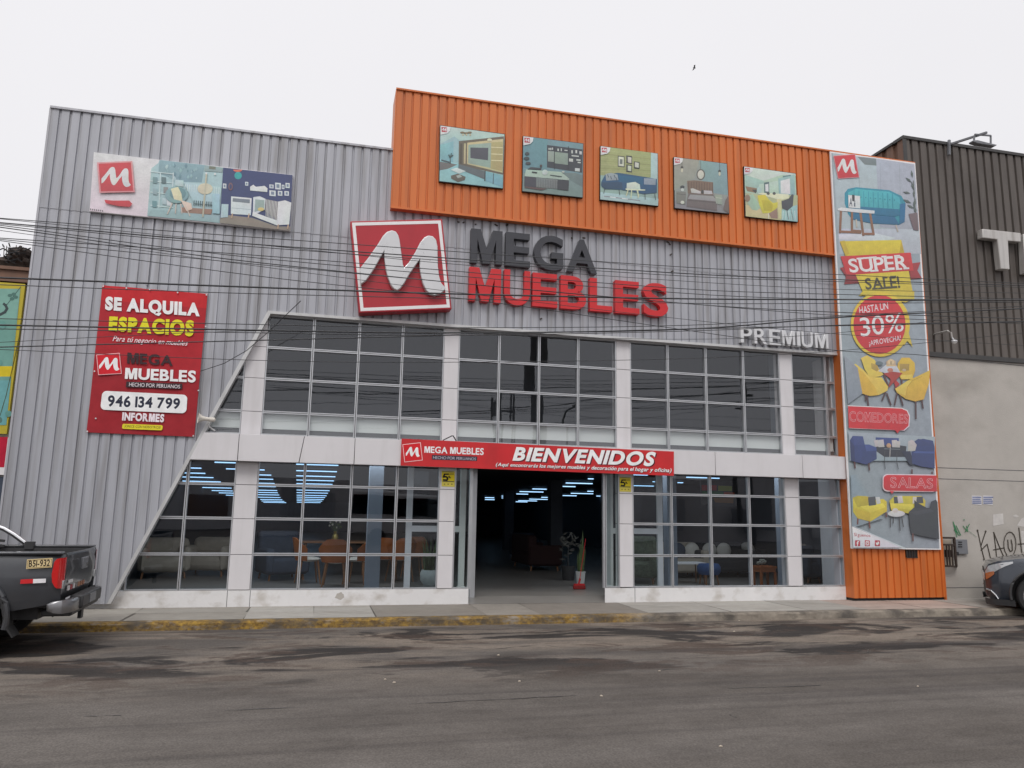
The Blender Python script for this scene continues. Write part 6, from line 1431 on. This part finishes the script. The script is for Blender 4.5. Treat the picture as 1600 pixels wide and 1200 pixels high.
# headlamps, grille, fog trim, bumper lip, wells
for s in (-1, 1):
    def sk(x, z, d=.006):
        rr_ = sring(x)[:13]
        for q0, q1 in zip(rr_[:-1], rr_[1:]):
            if q0[2] <= ROADZ + z <= q1[2]: tt = (ROADZ + z - q0[2]) / (q1[2] - q0[2]); yy = q0[1] + (q1[1] - q0[1]) * tt - d; return (SX + x - d, yy if s < 0 else 2 * YCs - yy, ROADZ + z)
        q0 = rr_[-1]; return (SX + x - d, q0[1] - d if s < 0 else 2 * YCs - q0[1] + d, q0[2] - .002)
    mb = MB(); T_ = [(.01, .715, .60), (.06, .81, .655), (.12, .835, .70), (.2, .862, .76), (.3, .885, .82), (.42, .905, .875)]
    vv = []
    for x, zt_, zb_ in T_: vv += [sk(x, zb_), sk(x, zt_)]
    mb.add(vv, [(2 * i, 2 * i + 2, 2 * i + 3, 2 * i + 1) for i in range(len(T_) - 1)]); hl = mb.build('headlight', M['lamp_clear'], t, smooth=True)
    mb = MB(); T_ = [(.012, .68, .58), (.05, .70, .60), (.10, .72, .645), (.14, .73, .68)]; vv = []
    for x, zt_, zb_ in T_: vv += [sk(x, zb_, .010), sk(x, zt_, .010)]
    mb.add(vv, [(2 * i, 2 * i + 2, 2 * i + 3, 2 * i + 1) for i in range(len(T_) - 1)]); mb.build('indicator', M['lamp_amber'], hl, smooth=True)
    mb = MB(); pp = [sk(.015, .42, .012), sk(.08, .40, .012), sk(.14, .33, .012), sk(.17, .27, .012)]; mb.tube(pp, .014, 6); mb.build('fog_trim', M['chrome'], t)
    mb = MB(); T_ = [(.01, .40, .27), (.06, .39, .26), (.12, .34, .26)]; vv = []
    for x, zt_, zb_ in T_: vv += [sk(x, zb_, .004), sk(x, zt_, .004)]
    mb.add(vv, [(2 * i, 2 * i + 2, 2 * i + 3, 2 * i + 1) for i in range(len(T_) - 1)]); mb.build('fog_recess', M['plastic'], t)
mb = MB(); mb.box(SX - .02, SX + .0, YCs - .5, YCs + .5, ROADZ + .55, ROADZ + .70); mb.build('grille', M['chrome'], t, bevel=.01)
mb = MB()
lip = [(0.0, -.62), (.06, -.74), (.2, -.82), (.42, -.87)]
vv = []
for x, yk in lip + [(x, -y) for x, y in lip[::-1]]: vv += [(SX + x - .02, YCs + yk * 1.0, ROADZ + .17), (SX + x - .03, YCs + yk * 1.02, ROADZ + .27)]
mb.add(vv, [(2 * i, 2 * i + 2, 2 * i + 3, 2 * i + 1) for i in range(len(lip) * 2 - 1)]); mb.build('bumper_lip', M['plastic'], t, smooth=True)
mb = MB(); mb.box(SX + .1, SX + 4.3, YCs - .60, YCs + .60, ROADZ + .22, ROADZ + .8)
for ax, az, ar in sarch:
    for s in (-1, 1): mb.tube([(ax + math.cos(R(a)) * (ar + .005), YCs + s * .885, az + math.sin(R(a)) * (ar + .005)) for a in range(-15, 196, 9)], .022, 6)
mb.build('wheel_well', M['plastic'], t)
for wx in (.76, 3.42):
    for s in (-1, 1): wheel(t, SX + wx, YCs + s * .775, ROADZ + SW + (0.0 if s < 0 else .11), SW, .22, s, 5, 'chrome')

q = P(1629, 968, -1.90); t.location = (q.x, -1.90, ROADZ); t.rotation_euler.z = R(-43)      # nose turned in over the pavement

# ------------------------------------------------------------------ a bird far up in the sky
for px, py, sp, Y_, lab in ((1085, 106, .42, 48, 'small dark bird in the sky above the orange band'),):
    p = P(px, py, Y_); t = thing('bird', lab, 'bird', p)
    mb = MB(); mb.blob(p, (.16, .05, .05), 8, 6); mb.build('body', M['plastic'] if sp > .4 else M['grey_plastic'], t, smooth=True)
    mb = MB(); w1 = Vector((.1, 0, sp)); mb.add([p + Vector((-.07, 0, 0)), p + Vector((.07, 0, 0)), p + Vector((.05, -.1, .22)), p + w1 * .75 + Vector((0, -.05, 0)), p + Vector((-.1, -.1, .2))], [(0, 1, 2, 4), (4, 2, 3)]); mb.add([p + Vector((-.07, 0, 0)), p + Vector((.07, 0, 0)), p + Vector((0, .1, -.12)), p + Vector((-.16, .16, -.24))], [(0, 1, 2), (0, 2, 3)])
    mb.build('wing', M['plastic'] if sp > .4 else M['grey_plastic'], t)
# litter on the road
rr = random.Random(15)
LIT = [(616, 1067, 'pale scrap of litter on the oily asphalt below the left plinth'), (602, 1062, 'white paper bit beside the oily streak on the road'), (779, 1024, 'curled pale leaf on the road in front of the entrance'), (812, 1065, 'white crumpled bit on the road just right of the door line'), (940, 1088, 'flat pale scrap lying mid road'), (1030, 1049, 'small white scrap on the dark patch right of the door'), (1147, 987, 'white wrapper by the oil stain near the right kerb'), (1434, 1073, 'white speck of litter far right on the road'), (1126, 1167, 'white scrap nearest the camera on the road'), (1155, 970, 'crushed pale cup at the kerb right of the entrance')]
for px, py, lab in LIT:
    p = G(px, py, ROADZ); s_ = rr.uniform(.008, .014) * (1.6 if 'cup' in lab else 1); mb = MB(); n = 7
    top = [(p.x + s_ * 1.6 * math.cos(i * .9) * rr.uniform(.6, 1), p.y + s_ * math.sin(i * .9) * rr.uniform(.6, 1), ROADZ + rr.uniform(.003, .010)) for i in range(n)]
    mb.add(top + [(x, y, ROADZ + .002) for x, y, z in top] + [(p.x, p.y, ROADZ + .012)], [(i, (i + 1) % n, 2 * n) for i in range(n)] + [(i + n, (i + 1) % n + n, (i + 1) % n, i) for i in range(n)])
    tag(mb.build('litter', M['beige']), lab, 'litter', 'litter on the road')

# ------------------------------------------------------------------ showroom lights
def tube_light(px, py, wpx, grp, lab):
    """a lit tube hung under the sloping ceiling where the sight line of its middle meets it"""
    v = RT * ((px - 800) / 1200) - UP * ((py - 600) / 1200) + FW
    lo, hi = 0.7, 35.0
    f = lambda y: (CAM + v * ((y - CAM.y) / v.y)).z - (ceil_z(y) - 0.06)
    if f(lo) * f(hi) > 0:
        y = lo if f(lo) > 0 else hi
    else:
        for _ in range(40):
            mid = (lo + hi) / 2
            if f(lo) * f(mid) <= 0: hi = mid
            else: lo = mid
        y = lo
    c = CAM + v * ((y - CAM.y) / v.y); L = wpx / 1200 * (y - CAM.y) / v.y * (v.length / 1.0) * 0.97
    L = wpx / 1200 * ((y - CAM.y) / v.y) * 1.03
    mb = MB(); r = 0.010 + 0.00025 * (y + 12.6)
    mb.box(c.x - L / 2, c.x + L / 2, y - 0.03, y + 0.03, c.z - r, c.z + r * .6)
    o = mb.build('tube_light', M['tube']); tag(o, lab, 'tube light', grp)
lab1 = 'glowing tube light in the long rows behind the left shop windows'
n0 = 0
for i, y in enumerate((726, 736, 744, 750.5, 756, 761, 766, 770, 774, 777, 780, 782.5, 785)):
    k = i / 12; x0, x1 = 465 + 0 * k, 527 - 27 * k; tube_light((x0 + x1) / 2, y, x1 - x0, 'tube lights behind the left windows', lab1)
for x0, x1, y in ((404, 413, 734), (404, 423, 742), (404, 426, 748.5), (403, 428, 755), (402, 430, 760), (402, 432, 766), (402, 433, 769.5), (402, 435, 773), (403, 437, 777), (408, 440, 780.5), (410, 443, 783), (413, 446, 785)):
    tube_light((x0 + x1) / 2, y, x1 - x0, 'tube lights behind the left windows', lab1)
for x0, x1, y in ((337, 369, 722.5), (354, 369, 732.5), (283, 313, 731), (284, 319, 739), (281, 331, 745.5), (282, 342, 752), (318, 360, 762), (322, 362, 766.5), (330, 364, 770), (340, 365, 773.5), (346, 366, 777), (354, 366, 780.5)):
    tube_light((x0 + x1) / 2, y, x1 - x0, 'tube lights behind the left windows', lab1)
lab2 = 'glowing tube light seen deep inside through the open entrance'
for x0, x1, y in ((758, 772, 777.5), (758, 772.5, 780.5), (784, 793, 775), (784, 790, 778), (807, 825, 771.8), (812, 849, 768.3), (832, 854, 764), (806, 824, 784), (810, 839, 782.4), (827, 858, 780), (846, 857, 777), (874, 899, 760), (884, 926, 755), (919, 927, 748), (874, 901, 774.3), (892, 927, 771), (918, 927, 767.5), (874, 878, 777.5)):
    tube_light((x0 + x1) / 2, y, x1 - x0, 'tube lights inside the entrance', lab2)
lab3 = 'glowing tube light behind the right shop windows'
for x0, x1, y in ((990, 1012, 742), (945, 953, 749), (990, 1022, 759), (1059, 1067, 754), (1072, 1106, 746), (1110, 1124, 747), (1020, 1023, 752.5), (945, 956, 767), (932, 940, 775)):
    tube_light((x0 + x1) / 2, y, x1 - x0, 'tube lights behind the right windows', lab3)

for x, y, wd in ((-1.6, 1.7, 1.6), (0.5, 1.9, 2.6), (6.6, 1.7, 2.6), (8.8, 1.7, 1.6)):      # hidden area lamps added to strengthen the tubes' light on the display
    l_ = bpy.data.lights.new('display_fill_light', 'AREA'); l_.shape = 'RECTANGLE'; l_.size = wd; l_.size_y = 0.5; l_.energy = (14 if x < 1 else 9) * wd; l_.color = (0.88, 0.94, 1.0)
    o_ = bpy.data.objects.new('display_fill_light', l_); COL.objects.link(o_); o_.location = (x, y, 2.5)

# ------------------------------------------------------------------ furniture in the showroom
def floor_at(px, py): 
    p = G(px, py, HALL); return p.x, p.y
def dining_chair():
    t = thing('dining_chair', 'x', 'chair', (0, 0, 0))
    mb = MB(); mb.blob((0, 0, .46), (.23, .23, .05), 18, 8); mb.build('seat', M['cream'], t, smooth=True)
    mb = MB(); v = []; n = 17
    for k in range(6):
        z = .44 + k * .085
        for i in range(n):
            an = R(15 + 150 * i / (n - 1)); sh = max(0, abs(i - 8) / 8 - (1 - k / 5.0) * .0); zz = z - (.30 * max(0, abs(i - 8) / 8 - .35)) * (k / 5)
            r_ = .25 + .015 * k
            v.append((r_ * math.cos(an), r_ * math.sin(an), zz))
    m = len(v); v += [(x * .90, y * .90, z) for x, y, z in v]
    fs = []
    for k in range(5):
        for i in range(n - 1):
            b = k * n + i; fs += [(b, b + 1, b + n + 1, b + n), (m + b, m + b + n, m + b + n + 1, m + b + 1)]
    for i in range(n - 1): b = 5 * n + i; fs.append((b, b + 1, m + b + 1, m + b))
    for k in range(5): b = k * n; fs += [(b, b + n, m + b + n, m + b), (b + n - 1, m + b + n - 1, m + b + 2 * n - 1, b + 2 * n - 1)]
    mb.add(v, fs); mb.build('backrest', M['orange_leather'], t, smooth=True)
    for sx_, sy in ((-1, -1), (1, -1), (-1, 1), (1, 1)):
        mb = MB(); mb.tube([(sx_ * .15, sy * .15, .44), (sx_ * .21, sy * .21, 0.0)], .022, 8, .013); mb.build('leg', M['wood'], t)
    return t
proto = dining_chair()
# back rest lies on +Y of the chair; turning it shows its back to the street
CH = [(480, 912, 100, 'orange curved back dining chair at the left side of the vase table'), (522, 916, 175, 'orange curved back dining chair with its back to the street under the vase'), (557, 912, 250, 'orange curved back dining chair at the right side of the vase table'), (604, 911, 165, 'orange dining chair just right of the inner blue column'), (627, 912, 200, 'orange dining chair second from the inner blue column'), (648, 905, 185, 'pale backed dining chair behind the potted snake plant')]
for i, (px, py, rz, lab) in enumerate(CH):
    x, y = floor_at(px, py); o = proto if i == 0 else copy_tree(proto)
    o.location = (x, y + (.45 if i > 2 else 0), HALL); o.rotation_euler.z = R(rz); o['label'] = lab; o['category'] = 'chair'; o['group'] = 'orange dining chairs'
x, y = floor_at(521, 905); y += .55
t = thing('dining_table', 'dark dining table behind the orange chairs', 'table', (x, y, HALL))
mb = MB(); mb.box(x - .7, x + .7, y - .42, y + .42, HALL + .71, HALL + .75); mb.build('tabletop', M['wood'], t, bevel=.01)
for sx_ in (-1, 1):
    for sy in (-1, 1): mb = MB(); mb.tube([(x + sx_ * .6, y + sy * .34, HALL + .71), (x + sx_ * .63, y + sy * .36, HALL)], .03, 8, .02); mb.build('leg', M['wood'], t)
t = thing('vase', 'brass vase of white flowers on the dining table', 'vase', (x, y, HALL + .75))
mb = MB(); mb.lathe([(0, 0), (.05, 0), (.075, .06), (.06, .12), (.03, .16), (.04, .19)], (x, y, HALL + .75), 16); mb.build('vessel', M['brass'], t, smooth=True)
mb = MB(); mf = MB(); rr = random.Random(3)
for i in range(14):
    e = Vector((x + rr.uniform(-.13, .13), y + rr.uniform(-.1, .1), HALL + .75 + rr.uniform(.26, .46))); mb.tube([(x, y, HALL + .92), e], .004, 4)
    if i < 8: mf.blob(e, (.022, .022, .022), 6, 5)
    else: mb.blob(e, (.035, .02, .02), 6, 5, .3)
mb.build('stem', M['leaf'], t); mf.build('flower', M['cream'], t)
def sofa(px, py, w, d, mt, lab, rz=0, cush=(), back=.78, round_=False, dy=0.0, nm='sofa'):
    x, y = floor_at(px, py); y += d / 2 + dy
    t = thing(nm, lab, 'sofa' if w > 1.0 else 'armchair', (x, y, HALL)); X = Matrix.Translation((x, y, HALL)) @ Matrix.Rotation(R(rz), 4, 'Z')
    bv = .06 if not round_ else .12
    mb = MB(); mb.box(-w / 2, w / 2, -d / 2, d / 2, .12, .44); mb.build('seat', M[mt], t, bevel=bv, xf=X)
    mb = MB(); mb.box(-w / 2 + .02, w / 2 - .02, d / 2 - .22, d / 2 + .01, .40, back); mb.build('backrest', M[mt], t, bevel=bv, xf=X)
    for s in (-1, 1):
        mb = MB(); mb.box(s * (w / 2 - .07) - .08, s * (w / 2 - .07) + .08, -d / 2 - .01, d / 2 - .02, .14, .62); mb.build('armrest', M[mt], t, bevel=bv * .8, xf=X)
        for yy in (-1, 1): mb = MB(); mb.tube([(s * (w / 2 - .1), yy * (d / 2 - .1), .13), (s * (w / 2 - .08), yy * (d / 2 - .08), 0)], .02, 6); mb.build('leg', M['wood'], t, xf=X)
    for n_, (cx, cm) in enumerate(cush):
        mb = MB(); mb.blob((cx, -.02, .60), (.19, .09, .18), 12, 8); o = mb.build('cushion', M[cm], None, smooth=True, xf=X)
        side = '' if len(cush) < 2 else (' left' if n_ == 0 else ' right')
        tag(o, '%s%s cushion leaning on the %s' % ({'cream': 'white', 'slate': 'dark'}[cm], side, ' '.join(lab.split()[:3])), 'cushion')
    return t
sofa(248, 905, .95, .85, 'beige', 'beige tub armchair by the sloping window edge', 10, round_=True, nm='armchair')
sofa(318, 903, 1.0, .85, 'beige', 'cream beige armchair behind the second pane at left', -15, round_=True, nm='armchair', dy=.2)
sofa(437, 908, .85, .85, 'slate', 'slate blue armchair left of the orange chairs', 20, nm='armchair', back=.95)
sofa(1010, 913, .75, .75, 'leafprint', 'leaf patterned armchair right of the entrance', -25, nm='armchair', back=.95)
sofa(1072, 906, 1.5, .8, 'beige', 'pale beige sofa behind the third bay with dark cushions', 0, cush=((.15, 'slate'), (.50, 'cream')), dy=.3)
sofa(1150, 905, 1.5, .8, 'charcoal', 'charcoal sofa with white cushions in the right window', 0, cush=((-.25, 'cream'), (.12, 'cream')), dy=.35)
sofa(1300, 908, 1.1, .8, 'beige', 'brown beige sofa in the last window bay', -15, dy=.3)
sofa(1212, 905, .8, .8, 'charcoal', 'dark armchair with white cushion behind the wooden side table', -10, cush=((0.05, 'cream'),), nm='armchair', dy=.9)
sofa(886, 902, 1.8, .85, 'maroon', 'dark maroon sofa just inside the entrance', 90, back=.85, dy=2.2)
sofa(845, 880, .8, .7, 'slate', 'dim grey armchair deep inside the entrance', 0, nm='armchair', dy=1.5)
sofa(1280, 912, .45, .5, 'slate', 'dark blue tub chair at the left of the last bay', 0, nm='armchair', dy=.1)
# stool, side table, white table
x, y = floor_at(1108, 913); t = thing('stool', 'round blue stool with wooden legs in the right window', 'stool', (x, y, HALL))
mb = MB(); mb.lathe([(0, .20), (.2, .20), (.24, .26), (.24, .36), (.2, .42), (0, .43)], (x, y, HALL), 24); mb.build('seat', M['blue'], t, smooth=True)
for s in range(4): a_ = R(45 + 90 * s); mb = MB(); mb.tube([(x + .16 * math.cos(a_), y + .16 * math.sin(a_), HALL + .22), (x + .2 * math.cos(a_), y + .2 * math.sin(a_), HALL)], .018, 6); mb.build('leg', M['wood'], t)
x, y = floor_at(1195, 915); t = thing('side_table', 'small square wooden side table in the right window', 'side table', (x, y, HALL))
mb = MB(); mb.box(x - .19, x + .19, y - .17, y + .17, HALL + .36, HALL + .40); mb.box(x - .17, x + .17, y - .15, y + .15, HALL + .28, HALL + .36); mb.build('tabletop', M['orange_leather'], t)
for sx_ in (-1, 1):
    for sy in (-1, 1): mb = MB(); mb.box(x + sx_ * .16 - .022, x + sx_ * .16 + .022, y + sy * .14 - .02, y + sy * .14 + .02, HALL, HALL + .28); mb.build('leg', M['orange_leather'], t)
mb = MB(); rr = random.Random(4)
for i in range(16): mb.blob((x - .08 + rr.uniform(-.1, .1), y + rr.uniform(-.07, .07), HALL + .44 + rr.uniform(0, .08)), (.03, .03, .025), 6, 5, .2)
tag(mb.build('flower_bunch', M['leaf_pale']), 'pale yellow flower bunch on the small wooden side table', 'flowers')
x, y = floor_at(1078, 911); t = thing('coffee_table', 'white topped low table in front of the beige sofa', 'table', (x, y, HALL))
mb = MB(); mb.box(x - .42, x + .28, y - .22, y + .22, HALL + .40, HALL + .43); mb.build('tabletop', M['white_paint'], t)
for dx in (-.36, .22):
    for dy in (-.17, .17): mb = MB(); mb.tube([(x + dx, y + dy, HALL + .40), (x + dx * 1.1, y + dy * 1.1, HALL)], .015, 6); mb.build('leg', M['wood'], t)
# potted snake plants
def snake_plant(px, py, s, lab, dy=0):
    x, y = floor_at(px, py); y += dy; t = thing('potted_plant', lab, 'potted plant', (x, y, HALL)); rr = random.Random(px)
    mb = MB(); mb.lathe([(0, 0), (.11 * s, 0), (.18 * s, .10 * s), (.19 * s, .22 * s), (.16 * s, .30 * s), (.145 * s, .30 * s), (.15 * s, .26 * s), (0, .25 * s)], (x, y, HALL), 22); mb.build('pot', M['pot'], t, smooth=True)
    mb = MB()
    for i in range(17):
        a_ = rr.uniform(0, 6.28); r0 = rr.uniform(.01, .09) * s; h = rr.uniform(.35, .75) * s; ln = rr.uniform(.02, .16) * s; tw = rr.uniform(0, 3.14)
        b = Vector((x + r0 * math.cos(a_), y + r0 * math.sin(a_), HALL + .25 * s)); dr = Vector((math.cos(a_) * ln, math.sin(a_) * ln, 0)); v = []
        for k in range(7):
            f = k / 6; wd = .032 * s * (1 - f ** 3) * (.7 + .6 * math.sin(math.pi * min(1, f + .15))); c = b + dr * f ** 1.6 + Vector((0, 0, h * f)); an = tw + f * .8
            o = Vector((math.cos(an), math.sin(an), 0)) * wd; n_ = Vector((-math.sin(an), math.cos(an), 0)) * .006
            v += [c - o, c + n_, c + o]
        mb.add(v, [(3 * k + j, 3 * k + j + 1, 3 * k + j + 4, 3 * k + j + 3) for k in range(6) for j in range(2)])
    mb.build('leaves', M['leaf'], t, smooth=True); return t
snake_plant(670, 914, .95, 'snake plant in a round white pot behind the window left of the entrance')
x, y = floor_at(909, 906); t = thing('potted_plant', 'tall snake plant in a white tapered pot inside the entrance', 'potted plant', (x, y - 1.3, HALL))
y -= 1.3; x = G(907, 906, HALL).x * (y + 12.65) / (floor_at(909, 906)[1] + 12.65)
mb = MB(); mb.lathe([(0, 0), (.07, 0), (.10, .28), (.09, .28), (.085, .25), (0, .24)], (x, y, HALL), 18); mb.build('pot', M['pot'], t, smooth=True)
mb = MB(); rr = random.Random(31)
for i in range(13):
    h = rr.uniform(.35, .62) if i else .85; a_ = rr.uniform(0, 6.28); ln = rr.uniform(.01, .08); tw = rr.uniform(-.6, .6); v = []
    for k in range(7):
        f = k / 6; wd = .026 * (1 - f ** 3); c = Vector((x + math.cos(a_) * (.03 + ln * f), y + math.sin(a_) * (.03 + ln * f), HALL + .24 + h * f)); o = Vector((math.cos(tw), math.sin(tw), 0)) * wd
        v += [c - o, c + Vector((0, -.005, 0)), c + o]
    mb.add(v, [(3 * k + j, 3 * k + j + 1, 3 * k + j + 4, 3 * k + j + 3) for k in range(6) for j in range(2)])
mb.build('leaves', M['leaf'], t, smooth=True)
# pale leafy branch on the maroon sofa side
p = P(888, 850, 3.4); t = thing('potted_plant', 'pale leafy plant in shadow behind the tall snake plant', 'potted plant', (p.x, 3.4, HALL)); mb = MB(); rr = random.Random(5)
for i in range(46):
    c = Vector((p.x + rr.gauss(0, .12), 3.4 + rr.uniform(-.1, .1), p.z + rr.gauss(0, .10))); d = Vector((rr.uniform(-1, 1), rr.uniform(-.3, .3), rr.uniform(-.6, .6))).normalized() * .07; n_ = Vector((-d.z, 0, d.x)) * .3
    mb.face([c - d, c + n_, c + d, c - n_])
mb.build('leaves', M['leaf_shaded'], t); mb = MB(); mb.lathe([(0, 0), (.12, 0), (.15, .3), (.13, .3), (0, .28)], (p.x, 3.4, HALL), 14); mb.tube([(p.x, 3.4, HALL + .28), (p.x, 3.4, p.z)], .015, 5); mb.build('pot', M['plastic'], t)
# red broom leaning by the right jamb
x, y = floor_at(905, 921); t = thing('broom', 'red push broom with a thin red handle leaning inside the entrance', 'broom', (x, y, HALL))
mb = MB(); mb.box(x - .115, x + .115, y - .04, y + .04, HALL + .005, HALL + .075); mb.build('bristles', M['broom_red'], t, bevel=.01)
mb = MB(); mb.box(x - .10, x + .10, y - .03, y + .03, HALL + .075, HALL + .105); mb.tube([(x - .01, y, HALL + .10), (x + .02, y, HALL + .2)], .02, 8); mb.build('head', M['red_letter'], t)
q = P(915, 842, y + .25); mb = MB(); mb.tube([(x, y, HALL + .12), q], .008, 8); mb.build('handle', M['red_letter'], t)
# coloured promotion board hanging inside the right window
t = thing('promotion_board', 'dim red green and yellow promotion board hanging inside the right window', 'sign', P(1122, 790, 1.2))
board([(1094, 750), (1150, 752), (1151, 790), (1096, 789)], 1.2, .03, t, 'board', M['gasket'])
a = Art(1.198, 1000, 660, .25)
for q, c in (([(385, 390), (480, 392), (480, 425), (387, 425)], (150, 44, 40)), ([(488, 395), (575, 398), (575, 430), (488, 428)], (120, 130, 40)), ([(388, 430), (520, 432), (520, 458), (388, 455)], (36, 96, 52)), ([(524, 436), (590, 438), (590, 470), (524, 466)], (150, 66, 40)), ([(455, 470), (585, 474), (583, 505), (470, 500)], (110, 76, 40))): a.poly(q, c)
a.build('print', t)
